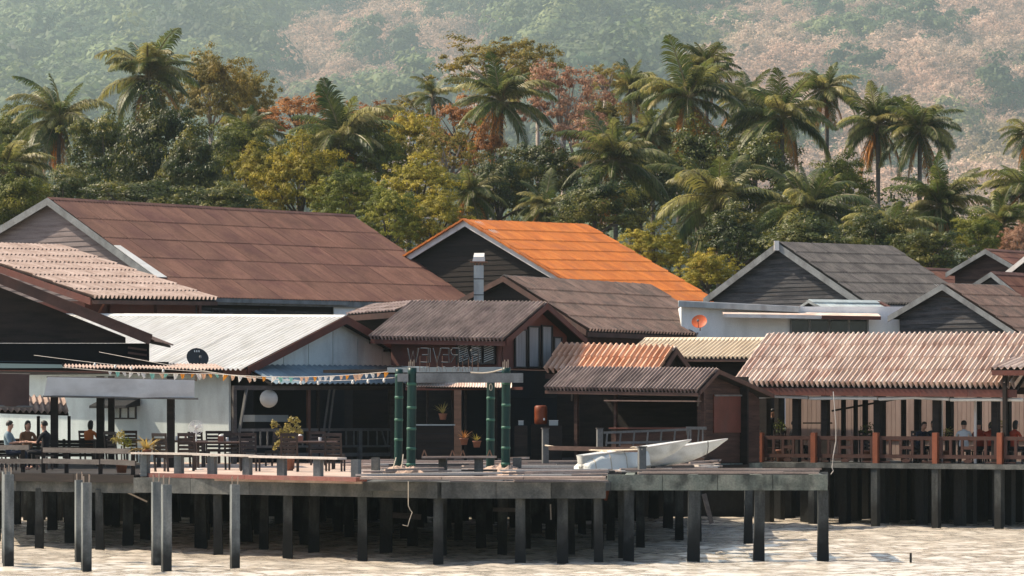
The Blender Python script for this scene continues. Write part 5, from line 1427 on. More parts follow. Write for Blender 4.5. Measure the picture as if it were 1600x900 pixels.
c, a, b, n, t = dish('dark_dish', 'dark grey satellite dish in front of the white metal roof', 308, 560, 100.5, .36, 'dish_dark', (.35, -.85, .4), (xat(308, 100.5), 100.5, 4.6))
for k in range(3):
    q = c + n * .06 + b * .22 + a * (-.07 + k * .07); MB().beam(q - b * .03, q + b * .03, .03, .01).build('mark', 'white_plastic', t)

# ------------------------------------------------------------------ covered boats
def boat(name, label, stern, bow, beam_, depth, m, cover=None):
    """slim hull from stern=(px,py,Y) to bow; sections lofted"""
    a, b = W(*stern), W(*bow); t = thing(name, label, 'boat', a)
    ax = b - a; L_ = ax.length; fx = ax.normalized(); sx = fx.cross(Vector((0, 0, 1))).normalized(); up = sx.cross(fx)
    N, K = 22, 9; vs = []; fs = []
    for i in range(N + 1):
        s = i / N
        wd = beam_ * (min(1, .55 + s * 1.6) if s < .3 else max(.0, 1 - ((s - .3) / .7) ** 2.4)) * .5 + .006
        dp = depth * (1 if s < .5 else max(.05, 1 - ((s - .5) / .5) ** 2.2))
        sheer = .05 * s * s
        for k in range(K):
            u_ = -1 + 2 * k / (K - 1)
            vs.append(a + ax * s + sx * wd * math.copysign(abs(u_) ** .7, u_) + up * (sheer - dp * (1 - abs(u_) ** 2.6)))
    for i in range(N):
        for k in range(K - 1): fs.append((i * K + k, i * K + k + 1, (i + 1) * K + k + 1, (i + 1) * K + k))
    fs.append(tuple(range(K))); mb = MB(); mb.add(vs, fs); mb.build('hull', m, t, True)
    # rim and deck
    dk = [vs[i * K] for i in range(N + 1)]; dk2 = [vs[i * K + K - 1] for i in range(N + 1)]
    MB().add([p + up * .01 for p in dk] + [p + up * .012 + up * .0 for p in dk2], [(i, i + 1, N + 2 + i, N + 1 + i) for i in range(N)]).build('deck', m, t)
    MB().tube(dk, .018, 5).build('gunwale', 'white_trim', t); MB().tube(dk2, .018, 5).build('gunwale', 'white_trim', t)
    if cover:
        s0, s1, hh, mm = cover; vs = []; fs = []; n1, n2 = 16, 9; rc = random.Random(9)
        for i in range(n1 + 1):
            s = s0 + (s1 - s0) * i / n1; c = a + ax * s
            hb_ = hh * (.86 + .05 * math.sin(i * 1.1) + .03 * math.sin(i * 2.3)) * min(1, .5 + i * .13)
            for k in range(n2 + 1):
                an = math.pi * k / n2; rr2 = 1 + rc.uniform(-.025, .025)
                vs.append(c + sx * math.cos(an) * (beam_ * .62) * rr2 + up * (max(0, math.sin(an)) ** .35 * hb_ * rr2 - depth * .98))
        for i in range(n1):
            for k in range(n2): fs.append((i * (n2 + 1) + k, i * (n2 + 1) + k + 1, (i + 1) * (n2 + 1) + k + 1, (i + 1) * (n2 + 1) + k))
        fs.append(tuple(range(n2 + 1))); mb = MB(); mb.add(vs, fs); mb.build('tarp', mm, t, True)
        for i in (2, 6, 10, 14):
            MB().tube([Vector(v) + up * .012 for v in vs[i * (n2 + 1):(i + 1) * (n2 + 1)]], .012, 5).build('tie_rope', 'rope', t)
    return t, a, ax, sx, up
boat('white_boat', 'white boat hull with its stern wrapped in tarpaulin, nearest the rope post', (906, 712, 83), (1080, 690, 84.5), .66, .46, 'hull_white', (0, .55, .54, 'tarp_white'))
t2, a, ax, sx, up = boat('second_white_boat', 'second white boat hull with a dark strap, its bow furthest right', (955, 711, 85.5), (1137, 688.5, 87.2), .66, .48, 'hull_white')
for s in (.5, .78):
    MB().tube([a + ax * s + sx * .30 * math.cos(q) + up * (.07 - .45 * math.sin(q)) for q in [i * math.pi / 10 for i in range(11)]], .012, 5).build('strap', 'black_plastic' if s > .6 else 'rope', t2)
MB().tube([W(925, 737, 82.3), W(1050, 733, 82.3)], .035, 6).top('white_spar', 'hull_white', W(925, 737, 82.3), 'thin white spar lying under the covered boats', 'spar', smooth=True)
MB().box(W(1115, 737, 90) - Vector((0, 0, .1)), (1.9, 1.0, .25)).top('concrete_block', 'mossy_concrete', W(1115, 737, 90) - Vector((0, 0, .2)), 'low concrete block under the bows of the boats', 'block')

# ------------------------------------------------------------------ ladder lying on its side
la_ = thing('wooden_ladder', 'weathered wooden ladder set on its side before the shed counter', 'ladder', W(1020, 694, 97))
Yl = 96.5
for y0, y1, x0, x1 in ((676, 671, 943, 1078), (692, 690, 946, 1078)): MB().beam(W(x0, y0, Yl), W(x1, y1, Yl), .05, .07).build('side_rail', 'grey_rail', la_)
for i in range(7):
    x_ = 949 + i * 21.2; MB().beam(W(x_, 675.5 - i * .7, Yl), W(x_ - 2, 697 - i * .4, Yl), .04, .05).build('rung', 'grey_rail', la_)
tb = thing('trestle', 'small grey trestle frame at the end of the ladder', 'trestle', W(1090, 695, 95.5))
MB().beam(W(1072, 669, 95.5), W(1104, 669, 95.5), .1, .09).build('top_bar', 'grey_rail', tb)
for x_, x2 in ((1079, 1079), (1092, 1090), (1098, 1098), (1073, 1078)): MB().beam(W(x_, 671, 95.5), W(x2, 699, 95.5), .045, .045).build('leg', 'grey_rail', tb)

# ------------------------------------------------------------------ hanging rope and cable
MB().tube([W(638, 752, 75.3), W(638, 790, 75.3), W(641, 797, 75.3), W(644, 800, 75.3), W(640, 812, 75.3), W(637, 822, 75.3), W(629, 820, 75.3)], .010, 5).top('hanging_rope', 'rope', W(638, 752, 75.3), 'loose rope hanging down from the deck edge', 'rope')
MB().tube([W(1302, 612, 98.5), W(1306, 665, 98.3), W(1306, 690, 98.3), W(1302, 712, 98.2), W(1300, 730, 98.2), W(1302, 736, 98.2), W(1298, 741, 98.2)], .015, 5).top('hanging_cable', 'cable', W(1302, 741, 98.3), 'pale cable hanging from the pavilion eave past the railing', 'cable')

# ------------------------------------------------------------------ chairs and tables
def chair_mesh():
    S = {}
    S['leg_f'] = MB().box((0, 0, .22), (.045, .045, .44)).mesh('leg', 'chair_wood')
    S['leg_b'] = MB().hexa([(-.024, -.024, 0), (.024, -.024, 0), (.024, .024, 0), (-.024, .024, 0), (-.024, .10, .98), (.024, .10, .98), (.024, .14, .98), (-.024, .14, .98)]).mesh('leg', 'chair_wood')
    S['seat'] = MB().box((0, 0, 0), (.46, .085, .025)).mesh('seat_slat', 'chair_wood')
    S['slat'] = MB().box((0, 0, 0), (.40, .02, .075)).mesh('back_slat', 'chair_wood')
    S['top'] = MB().box((0, 0, 0), (.48, .03, .09)).mesh('top_rail', 'chair_wood')
    S['apron'] = MB().box((0, 0, 0), (.40, .03, .06)).mesh('apron', 'chair_wood')
    S['side'] = MB().box((0, 0, 0), (.03, .42, .06)).mesh('apron', 'chair_wood')
    return S
CM = chair_mesh()
def chair(px_, feet_y, rz, label, group='slatted wooden chairs on the terrace', s=1.0):
    Yc = deck_y(ZD, feet_y)
    t = thing('wooden_chair', label, 'chair', (xat(px_, Yc), Yc, ZD), rz, group)
    t.scale = (s, s, s)
    for sx_ in (-.21, .21):
        link('leg', CM['leg_f'], t, (sx_, -.20, 0)); link('leg', CM['leg_b'], t, (sx_, .20, 0))
        link('apron', CM['side'], t, (sx_, 0, .40))
    for k in range(5): link('seat_slat', CM['seat'], t, (0, -.19 + k * .095, .445))
    link('apron', CM['apron'], t, (0, -.2, .40)); link('apron', CM['apron'], t, (0, .2, .40))
    for k in range(4): link('back_slat', CM['slat'], t, (0, .235 + k * .0125, .54 + k * .105)).rotation_euler = (-.12, 0, 0)
    link('top_rail', CM['top'], t, (0, .32, .985))
    return t
PI = math.pi
chair(139, 722.0, 2.9, 'wooden chair with the person in orange sitting in it')
chair(166, 725, .25, 'wooden chair to the right of the person in orange')
chair(183, 729, 2.5, 'wooden chair just behind the leafy pot plant on the left')
chair(207, 722, 3.0, 'far wooden chair above the yellow spiky plant')
chair(221, 719.5, .2, 'wooden chair second from the dark post, above the yellow spiky plant')
chair(243, 721.5, 3.3, 'wooden chair just left of the dark terrace post')
chair(312, 729, 2.8, 'wooden chair right below the white fan')
chair(333, 724, .1, 'wooden chair against the pale wall right of the fan')
chair(352, 724.5, .05, 'wooden chair beside the veranda corner post')
chair(367, 734, .35, 'brown sunlit wooden chair, the first of two leaning right')
chair(391, 736.5, .3, 'brown sunlit wooden chair nearest the middle of the terrace')
chair(453, 737, 3.14, 'wooden chair with its slatted back hiding the pot of the climbing plant')
chair(524, 736.5, 3.0, 'wooden chair at the right hand end of the terrace table')
chair(497, 727, .1, 'wooden chair behind the terrace table on the right')
chair(430, 728, -.4, 'dark wooden chair left of the climbing plant')
chair(260, 737, 2.6, 'dark wooden chair tucked under the long table left of the middle')
chair(290, 736, 3.3, 'dark wooden chair before the long table, left of the fan')
def table(px_, feet_y, L_, wd, rz, label, h=.76, m='table_wood'):
    Yc = deck_y(ZD, feet_y)
    t = thing('wooden_table', label, 'table', (xat(px_, Yc), Yc, ZD), rz, 'wooden tables on the terrace')
    n = 5
    tp = MB().box((0, 0, h - .02), (L_ - .1, wd - .1, .03)).mesh('table_frame', 'chair_wood'); f_ = link('table_frame', tp, t)
    bd = MB().box((0, 0, 0), (L_, wd / n - .008, .03)).mesh('top_board', m)
    for k in range(n): link('top_board', bd, t, (0, -wd / 2 + wd / n * (k + .5), h + .012))
    lg = MB().box((0, 0, (h - .04) / 2), (.07, .07, h - .04)).mesh('leg', 'chair_wood')
    for sx_ in (-1, 1):
        for sy_ in (-1, 1): link('leg', lg, t, (sx_ * (L_ / 2 - .1), sy_ * (wd / 2 - .1), 0))
    return t
table(188, 727, 1.7, .8, 0, 'wooden table behind the leafy pot plant')
table(283, 730, 1.5, .8, .02, 'dark wooden table between the post and the fan')
table(344, 734, 1.5, .85, -.02, 'long wooden table with a brown box on it, left of the sunlit chairs')
table(489, 733, 1.35, .8, .0, 'wooden table right of the climbing plant')
table(52, 724, 1.5, .8, .0, 'dark table with bottles where the left group of people sits')
for x_, y_, Yc, lab in ((345, 686, deck_y(ZD, 734), 'small brown box with a white top on the long table'), (469, 690, deck_y(ZD, 733), 'small reddish box on the table right of the climbing plant')):
    c = W(x_, y_, Yc); t = thing('napkin_box', lab, 'box', (c.x, c.y, ZD + .787))
    MB().box((c.x, c.y, ZD + .787 + .07), (.15, .15, .14)).build('case', 'terracotta', t)
    MB().lathe([(.05, 0), (.06, .02), (.03, .05)], (c.x, c.y, ZD + .928), 8).build('tissue', 'white_plastic', t)
Yc = deck_y(ZD, 724)
for i, (x_, h_, m_, lab) in enumerate(((34, .26, 'white_plastic', 'pale bottle on the table left of the seated group'), (52, .2, 'white_plastic', 'first white cup on the dark table of the seated group'), (58, .16, 'white_plastic', 'second white cup on the dark table of the seated group'), (40, .2, 'glass_blue', 'bluish bottle beside the pale bottle on the left table'))):
    c = W(x_, 690, Yc); c.z = ZD + .787
    MB().lathe([(.035, 0), (.04, .03), (.038, h_ * .6), (.014, h_ * .78), (.016, h_)], c, 10).top('bottle' if h_ > .19 and m_ != 'w' and i != 1 else 'cup', m_, c, lab, 'bottle' if i in (0, 3) else 'cup', smooth=True)

# fan
fc = W(306, 668, 88.5)
fan = thing('pedestal_fan', 'white pedestal fan with a round wire cage', 'fan', (fc.x, fc.y, ZD))
mb = MB()
for r_ in (.2, .15, .1): 
    for dy in (-.05, .05): mb.tube([fc + Vector((math.cos(a) * r_, dy * (1 - r_ * 2), math.sin(a) * r_)) for a in [i * .2618 for i in range(25)]], .006, 5, caps=False)
for k in range(16):
    a = k * .3927; mb.tube([fc + Vector((math.cos(a) * .03, -.06, math.sin(a) * .03)), fc + Vector((math.cos(a) * .2, -.0, math.sin(a) * .2))], .003, 4)
mb.build('cage', 'white_plastic', fan)
for k in range(3):
    a = k * 2.094 + .4
    ps = [(.03, -.3), (.17, -.42), (.18, .35), (.05, .4)]
    MB().add([fc + Vector((math.cos(a + q) * r_, .015 * q, math.sin(a + q) * r_)) for r_, q in ps] + [fc + Vector((math.cos(a + q) * r_, .015 * q + .006, math.sin(a + q) * r_)) for r_, q in ps], [(0, 1, 2, 3), (7, 6, 5, 4), (0, 4, 5, 1), (1, 5, 6, 2), (2, 6, 7, 3), (3, 7, 4, 0)]).build('blade', 'white_plastic', fan)
MB().tube([fc + Vector((0, -.03, 0)), fc + Vector((0, .16, 0))], [.05, .06], 10).build('motor', 'white_plastic', fan, True)
MB().tube([fc + Vector((0, .1, -.02)), Vector((fc.x, fc.y + .1, ZD + .03))], .018, 8).build('stand', 'white_plastic', fan)
MB().lathe([(.2, 0), (.2, .02), (.05, .05)], (fc.x, fc.y + .1, ZD), 16).build('base', 'white_plastic', fan)

# keg on a stand in the shop, crates of bits
kc = W(845, 651, 101.5)
kg = thing('orange_water_drum', 'orange water drum standing in the dark shop', 'drum', (kc.x, kc.y, ZD))
MB().lathe([(.17, 0), (.2, .03), (.205, .2), (.2, .22), (.205, .4), (.2, .56), (.15, .6)], (kc.x, kc.y, zat(663, 101.5)), 16).build('drum', 'keg_orange', kg, True)
MB().box((kc.x + .1, kc.y - .21, zat(655, 101.5)), (.05, .04, .07)).build('tap', 'white_plastic', kg)
MB().box((kc.x, kc.y, (ZD + zat(663, 101.5)) / 2), (.6, .5, zat(663, 101.5) - ZD - .01)).build('stand', 'dark_plank', kg)
for x_, y_, w_, h_, nm, lab, m_ in ((865, 661, .28, .15, 'carton', 'small pale carton right of the orange drum', 'slat_grey'), (814, 661, .16, .13, 'carton', 'small pale carton left of the orange drum', 'slat_grey'),
                                 (680, 694, 2.4, .95, 'shop_counter', 'dark plank counter inside the open shop behind the gate', 'dark_plank')):
    Yb = 101.0; c = W(x_, y_, Yb)
    if nm == 'shop_counter':
        t = thing(nm, lab, 'counter', (c.x, Yb, ZD))
        b_ = MB().box((c.x, Yb, ZD + .6), (1.15, .6, 1.2)).build('cabinet', 'navy_shade_wall', t)
        for i in range(5): MB().box((c.x, Yb - .31, ZD + .14 + i * .23), (1.13, .02, .21)).build('plank', 'dark_plank', b_)
        MB().box((c.x, Yb, ZD + 1.22), (1.25, .7, .04)).build('counter_top', 'slat_grey', t)
    else:
        t = thing(nm, lab, 'box', (c.x, Yb, c.z - h_ / 2)); MB().box(c, (w_, .2, h_)).build('body', m_, t); MB().box(c + Vector((0, 0, h_ / 2 + .006)), (w_ + .02, .22, .012)).build('lid', 'white_plastic', t)
        s_ = MB().box((c.x, Yb + .02, (ZD + c.z - h_ / 2) / 2 - .01), (w_ + .25, .4, c.z - h_ / 2 - ZD - .02)); s_.build('shelf_block', 'dark_plank', t)

# pots with plants
def leaf_cluster(t, c, n, rx, rz, size, m, seed, name='foliage', stems=0):
    r_ = np.random.default_rng(seed)
    d = r_.normal(size=(n, 3)); d /= np.linalg.norm(d, axis=1, keepdims=True)
    p = d * r_.uniform(.35, 1, (n, 1)) * np.array([rx, rx, rz]) + np.array(c)
    me = leaf_mesh(name, p - np.array(wloc(t)), d + r_.normal(size=d.shape) * .5, size, m, rng=r_)
    return link(name, me, t)
def pot(t, c, r, h, m='terracotta'):
    MB().lathe([(r * .7, 0), (r * .95, h * .85), (r * 1.08, h * .86), (r * 1.08, h), (r * .9, h), (r * .88, h * .93)], c, 14).build('pot', m, t, True)
Yc = deck_y(ZD, 736); c = Vector((xat(448, Yc), Yc + .5, ZD))
t = thing('climbing_plant', 'tall potted climbing plant with yellowish leaves behind a chair', 'plant', c)
pot(t, c, .2, .42, 'terracotta'); MB().tube([c + Vector((0, 0, .3)), c + Vector((.03, .02, 1.0))], .03, 6).build('stem', 'bark', t)
for i, (x_, y_, n_, r_) in enumerate(((430, 664, 40, .13), (437, 676, 50, .15), (427, 660, 26, .10), (450, 668, 60, .16), (462, 658, 50, .15), (455, 655, 30, .1), (463, 670, 50, .16), (470, 674, 30, .11), (432, 694, 30, .10), (429, 700, 20, .08), (446, 676, 60, .16), (437, 690, 30, .1), (456, 676, 60, .18))):
    q = W(x_, y_, Yc + .5); leaf_cluster(t, q, n_, r_, r_ * .9, .085, 'leaf_pot', i)
    MB().tube([c + Vector((.02, .01, .9)), (c + q) / 2 + Vector((0, 0, .55)), q], [.012, .009, .005], 4).build('branch', 'bark', t)
Yc = 83.5; c = Vector((xat(190, Yc), Yc, ZD))
t = thing('leafy_pot_plant', 'bushy green yellow pot plant at the end of the terrace railing', 'plant', c)
pot(t, c, .17, .34); MB().tube([c + Vector((0, 0, .2)), c + Vector((0, 0, .7))], .02, 6).build('stem', 'bark', t)
for i, (x_, y_, n_, r_, m_) in enumerate(((186, 684, 90, .2, 'leaf_pot'), (194, 690, 90, .22, 'leaf_mid'), (200, 694, 60, .16, 'leaf_mid'), (180, 688, 50, .13, 'leaf_pot'), (190, 678, 40, .13, 'leaf_pot'))):
    leaf_cluster(t, W(x_, y_, Yc), n_, r_, r_ * .85, .07, m_, 30 + i)
def spiky(name, label, c, n, L_, m, seed, up=.5):
    t = thing(name, label, 'plant', c); rs_ = random.Random(seed); pot(t, c - Vector((0, 0, .0)), .13, .2)
    for i in range(n):
        a = rs_.uniform(0, 6.283); l_ = L_ * rs_.uniform(.6, 1.1); e = rs_.uniform(.15, 1.2) * up * 2
        d = Vector((math.cos(a), math.sin(a), 0)); s_ = Vector((-d.y, d.x, 0)); o = c + Vector((0, 0, .2)); pts = []
        for j in range(5):
            f = j / 4; q = o + d * l_ * f * math.cos(e * .6) + Vector((0, 0, l_ * (f * math.sin(min(e, 1.4)) - .55 * f * f * (1.3 - up)))); w_ = .018 * (1 - f) + .002
            pts += [q - s_ * w_, q + s_ * w_]
        MB().add(pts, [(j * 2, j * 2 + 1, j * 2 + 3, j * 2 + 2) for j in range(4)]).build('blade', m, t)
    return t
spiky('spiky_plant', 'yellow spiky leaved plant spilling over the bench rail', W(229, 707, 81.95) + Vector((0, .05, -.12)), 90, .62, 'leaf_spiky', 2, .55)
for x_, y_, Yp, n_, L_, m_, lab in ((640 + 52, 651, 101, 14, .5, 'leaf_pot', 'small dry plant standing on the shop counter'), (725, 690, 98, 16, .38, 'leaf_rust', 'small reddish plant in a pot beside the open shop'), (745, 694, 98, 18, .35, 'leaf_olive', 'low olive plant in a pot behind the bamboo gate')):
    spiky('pot_plant', lab, W(x_, y_, Yp) - Vector((0, 0, .1)), n_, L_, m_, int(x_), .8)
for px_, py_, inn, lab, m_ in ((1355, 672, 1.0, 'dark leafy plant between the pavilion columns', 'leaf_dark'), (1560, 663, 1.4, 'yellow green leafy plant beside the pavilion diners', 'leaf_pot'), (1220, 665, 1.2, 'dark plant silhouetted at the left end of the pavilion', 'leaf_dark'), (1477, 676, 1.6, 'low pale flowering plant behind the pavilion railing', 'leaf_pot')):
    p = fE(px_, inn); q = Vector((p.x, p.y, zat(py_, p.y))); t = thing('pavilion_plant', lab, 'plant', (p.x, p.y, ZD))
    pot(t, Vector((p.x, p.y, ZD)), .16, .4); MB().tube([(p.x, p.y, ZD + .3), q], .015, 5).build('stem', 'bark', t)
    leaf_cluster(t, q, 90, .3, .26, .09, m_, int(px_))

# small things standing about on the terrace tables and in the shop
for i, (x_, fy, dz, r_, h_, m_, nm, lab) in enumerate(((182, 727, .787, .035, .22, 'glass_blue', 'bottle', 'blue glass bottle on the table behind the leafy pot plant'), (276, 730, .787, .04, .12, 'white_plastic', 'cup', 'white cup on the table between the post and the fan'),
        (290, 730, .787, .035, .2, 'terracotta', 'bottle', 'reddish sauce bottle on the table between the post and the fan'), (355, 734, .787, .035, .11, 'white_plastic', 'cup', 'white cup right of the brown box on the long table'), (500, 733, .787, .04, .1, 'white_plastic', 'cup', 'white cup on the table right of the climbing plant'))):
    Yc = deck_y(ZD, fy); c = Vector((xat(x_, Yc), Yc, ZD + dz))
    MB().lathe([(r_ * .8, 0), (r_, .02), (r_, h_ * .6), (r_ * (.4 if nm == 'bottle' else 1.05), h_ * .8), (r_ * (.4 if nm == 'bottle' else 1.1), h_)], c, 10).top(nm, m_, c, lab, nm, smooth=True)

pt = thing('low_partition', 'low dark plank partition added to dim the wall behind the left terrace tables', 'partition', W(90, 712, 98))  # added dark boards that dim the pale wall behind the terrace
for i in range(5):
    MB().beam(W(-40, 711 - i * 5.2, 98), W(158, 711 - i * 5.2, 98), .03, .098).build('plank', 'dark_plank', pt)
for x_ in (-40, 30, 100, 158): MB().beam(W(x_, 716.5, 98.03), W(x_, 686, 98.03), .08, .08, up=(1, 0, 0)).build('post', 'dark_plank', pt)

# ------------------------------------------------------------------ coconut palms
def frond_mesh(name, e0, droop, m, seed, nl=50, hang=.35, ll=.28, wl=.019, gap=0.0):
    rs_ = random.Random(seed); n = 16; P = [Vector((0, 0, 0))]; T = []
    for i in range(n):
        t = (i + .5) / n; a = e0 - droop * t ** 1.25
        d = Vector((math.cos(a), 0, math.sin(a))); T.append(d); P.append(P[-1] + d / n)
    mb = MB()
    mb.tube(P[::2] + ([P[-1]] if n % 2 else []), [.016 * (1 - .85 * i / (n // 2)) + .002 for i in range(n // 2 + 1)], 4, mi=1)
    for k in range(nl):
        t = .14 + .86 * (k + .5) / nl; f = t * n; i = min(int(f), n - 1); p = P[i].lerp(P[i + 1], f - i); d = T[i]
        L_ = ll * (math.sin(math.pi * min(1, t * .80 + .18)) ** .6) * rs_.uniform(.85, 1.1)
        for s_ in (-1, 1):
            if rs_.random() < gap: continue
            dr = (Vector((0, s_, 0)) * .80 + d * (.45 + .5 * t) + Vector((0, 0, rs_.uniform(-.12, .16)))).normalized()
            dr2 = (dr * .8 + Vector((0, 0, -1)) * hang * rs_.uniform(.7, 1.5)).normalized()
            dr3 = (dr * .45 + Vector((0, 0, -1)) * hang * 2.0).normalized()
            w_ = d * wl * rs_.uniform(.8, 1.2)
            q1 = p + dr * L_ * .35; q2 = q1 + dr2 * L_ * .35; q3 = q2 + dr3 * L_ * .32
            mb.add([p - w_ * .3, p + w_ * .3, q1 + w_ * .5, q1 - w_ * .5, q2 + w_ * .42, q2 - w_ * .42, q3], [(0, 1, 2, 3), (3, 2, 4, 5), (5, 4, 6)])
    me = bpy.data.meshes.new(name); me.from_pydata(mb.v, [], mb.f)
    me.materials.append(M[m]); me.materials.append(M['frond_stem'])
    me.polygons.foreach_set('material_index', mb.m); me.update()
    return me
FR = {'up': [frond_mesh('frond', math.radians(82), .55, 'palm_leaf', 1, hang=.18), frond_mesh('frond', math.radians(74), .9, 'palm_leaf', 2, hang=.25)],
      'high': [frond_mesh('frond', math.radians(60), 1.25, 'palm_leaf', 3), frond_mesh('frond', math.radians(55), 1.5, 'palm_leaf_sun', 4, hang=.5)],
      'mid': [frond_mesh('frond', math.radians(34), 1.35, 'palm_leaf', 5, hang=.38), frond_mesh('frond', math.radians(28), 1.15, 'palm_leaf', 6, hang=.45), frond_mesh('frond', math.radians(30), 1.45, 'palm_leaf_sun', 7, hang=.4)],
      'low': [frond_mesh('frond', math.radians(2), 1.2, 'palm_leaf', 8, hang=.8), frond_mesh('frond', math.radians(-8), 1.15, 'palm_leaf', 9, hang=.8)],
      'hang': [frond_mesh('frond', math.radians(-38), .95, 'palm_leaf', 10, hang=1.0), frond_mesh('frond', math.radians(-50), .75, 'palm_leaf_dead', 11, hang=1.0, gap=.2)],
      'dead': [frond_mesh('frond', math.radians(-58), .6, 'palm_leaf_dead', 12, hang=1.0, gap=.3), frond_mesh('frond', math.radians(-66), .4, 'palm_leaf_dead', 13, hang=1.0, gap=.35)]}
NUT = MB().lathe([(.02, -.13), (.09, -.08), (.12, 0), (.10, .08), (.03, .13)], n=8).mesh('coconut', 'coconut', True)
def palm(px_, py_, Y, R, label, seed, dead=2, n=(3, 6, 8, 6, 4), nuts=5, lean=0.0):
    rs_ = random.Random(seed * 7 + 1)
    c = W(px_, py_, Y); L_ = R * Y / F * 1.22
    gx = c.x + lean; gz = float(land_z(gx, Y))
    t = thing('coconut_palm', label, 'palm', (gx, Y, gz), 0, 'coconut palms behind the village')
    b = Vector((gx, Y, gz - .3)); path = [b.lerp(c, f) + Vector((lean * -.35 * math.sin(math.pi * f), 0, 0)) for f in (0, .15, .35, .55, .75, .92, 1)]
    MB().tube(path, [.24, .19, .165, .15, .14, .14, .12], 9).build('trunk', 'palm_bark', t, True)
    ga = rs_.uniform(0, 6.28); tx, ty = rs_.uniform(-.2, .2), rs_.uniform(-.2, .2)
    for kind, cnt in zip(('up', 'high', 'mid', 'low', 'hang'), n):
        for k in range(max(1, cnt + rs_.randint(-2, 1))):
            ga += 2.399963 + rs_.uniform(-.25, .25)
            o = link('frond', rs_.choice(FR[kind]), t, c - Vector((gx, Y, gz)) + Vector((0, 0, rs_.uniform(-.1, .15))))
            s_ = L_ * rs_.uniform(.68, 1.18) * (.85 if kind == 'up' else 1); o.scale = (s_, s_ * rs_.uniform(.85, 1.1), s_)
            o.rotation_euler = (rs_.uniform(-.3, .3), rs_.uniform(-.16, .16) + tx * math.cos(ga) + ty * math.sin(ga), ga)
    for k in range(dead):
        ga = rs_.uniform(2.2, 4.6) if k % 3 else rs_.uniform(0, 6.28)
        o = link('frond', rs_.choice(FR['dead']), t, c - Vector((gx, Y, gz)) - Vector((0, 0, .15)))
        s_ = L_ * rs_.uniform(.75, 1.0); o.scale = (s_, s_, s_); o.rotation_euler = (rs_.uniform(-.2, .2), 0, ga)
    for k in range(nuts):
        a = rs_.uniform(0, 6.28); link('coconut', NUT, t, c - Vector((gx, Y, gz)) + Vector((math.cos(a) * .24, math.sin(a) * .24, -.28 - rs_.uniform(0, .2))))
PALMS = [(92, 190, 212, 78, 'tall coconut palm with hanging orange dead fronds at the far left', 5, 1.0),
         (233, 122, 216, 78, 'tallest coconut palm on the left, above the rusty roof', 4, .6),
         (534, 222, 200, 90, 'broad coconut palm in front of the rust coloured tree', 1, .3),
         (783, 160, 206, 74, 'coconut palm standing before the olive topped tree in the middle', 2, -.3),
         (676, 152, 232, 44, 'small distant coconut palm left of the middle trees', 0, 0),
         (985, 140, 236, 52, 'pale distant coconut palm right of the pink tree', 1, 0),
         (1076, 155, 204, 88, 'large coconut palm with orange dead fronds right of the middle', 6, .5),
         (1104, 105, 214, 50, 'upright palm crown just behind the large palm right of the middle', 0, 0),
         (1222, 185, 202, 84, 'dark coconut palm in the middle of the right hand group', 2, -.4),
         (1292, 142, 214, 52, 'slim coconut palm with a bare thin trunk on the right', 2, 0),
         (1372, 198, 206, 62, 'left one of the twin coconut palms standing against the dry hill', 4, .4),
         (1437, 206, 204, 66, 'right one of the twin coconut palms standing against the dry hill', 3, -.4),
         (962, 255, 190, 80, 'dark coconut palm below the pink tree', 1, .3),
         (1122, 320, 178, 100, 'low wide coconut palm behind the orange roofed house', 2, .5),
         (1262, 335, 176, 92, 'low dark coconut palm behind the grey tiled roof', 1, -.3),
         (1392, 365, 172, 70, 'low coconut palm just right above the grey tiled roof', 1, .2),
         (1470, 325, 180, 76, 'mid height coconut palm left of the far right houses', 2, .2),
         (1600, 300, 184, 66, 'coconut palm cut by the right edge above the red timber house', 1, 0),
         (1606, 212, 205, 46, 'palm crown just showing at the upper right edge', 1, 0),
         (1566, 352, 176, 56, 'low palm above the red timber house', 2, 0),
         (388, 212, 220, 56, 'coconut palm in front of the olive tree above the rusty roof', 1, 0),
         (8, 275, 196, 74, 'coconut palm at the very left edge above the pale roof', 1, 0),
         (603, 200, 226, 40, 'small coconut palm right behind the broad palm', 0, 0),
         (735, 305, 186, 52, 'low coconut palm above the ridge of the orange roof', 1, 0),
         (852, 325, 184, 56, 'low dark palm behind the orange roof ridge', 0, 0),
         (1165, 158, 226, 50, 'coconut palm half hidden between the two large right hand palms', 1, 0),
         (1020, 215, 212, 50, 'palm crown between the dark palm and the large palm on the right', 1, 0),
         (60, 345, 178, 60, 'low palm behind the left gable of the rusty warehouse', 0, 0),
         (425, 318, 182, 34, 'small palm tuft showing above the rusty roof ridge', 0, 0)]
for i, (x_, y_, Y_, R_, lab, dd, ln_) in enumerate(PALMS):
    palm(x_, y_, Y_, R_, lab, i + 1, dd, lean=ln_, n=(5, 10, 12, 9, 6) if R_ > 48 else (3, 5, 6, 4, 2), nuts=5 if R_ > 55 else 0)

# ------------------------------------------------------------------ broadleaf trees
rt = np.random.default_rng(77)
def variants(kind, cnt, nc, per, rz, cr, leaf, spread, hollow):
    out = []
    for _ in range(cnt):
        p, n_, c = crown_points(rt, nc, per, 1.0, rz, cr, spread, hollow)
        out.append((p, n_, c))
    return [(leaf_mesh('crown', p, n_, leaf, 'leaf_mid', rng=rt), c) for p, n_, c in out]
DENSE = variants('dense', 4, 190, 85, .85, .23, .058, .5, .25)
TUFTED = variants('tufted', 3, 300, 62, .8, .165, .052, .4, .25)
AIRY = variants('airy', 3, 100, 62, .7, .18, .055, .3, .3)
CROWNS = {}
def crown_of(kind, idx, m):
    key = (kind, idx, m)
    if key not in CROWNS:
        me, c = {'dense': DENSE, 'tufted': TUFTED, 'airy': AIRY}[kind][idx]
        me2 = me.copy(); me2.materials.clear(); me2.materials.append(M[m]); CROWNS[key] = (me2, c)
    return CROWNS[key]
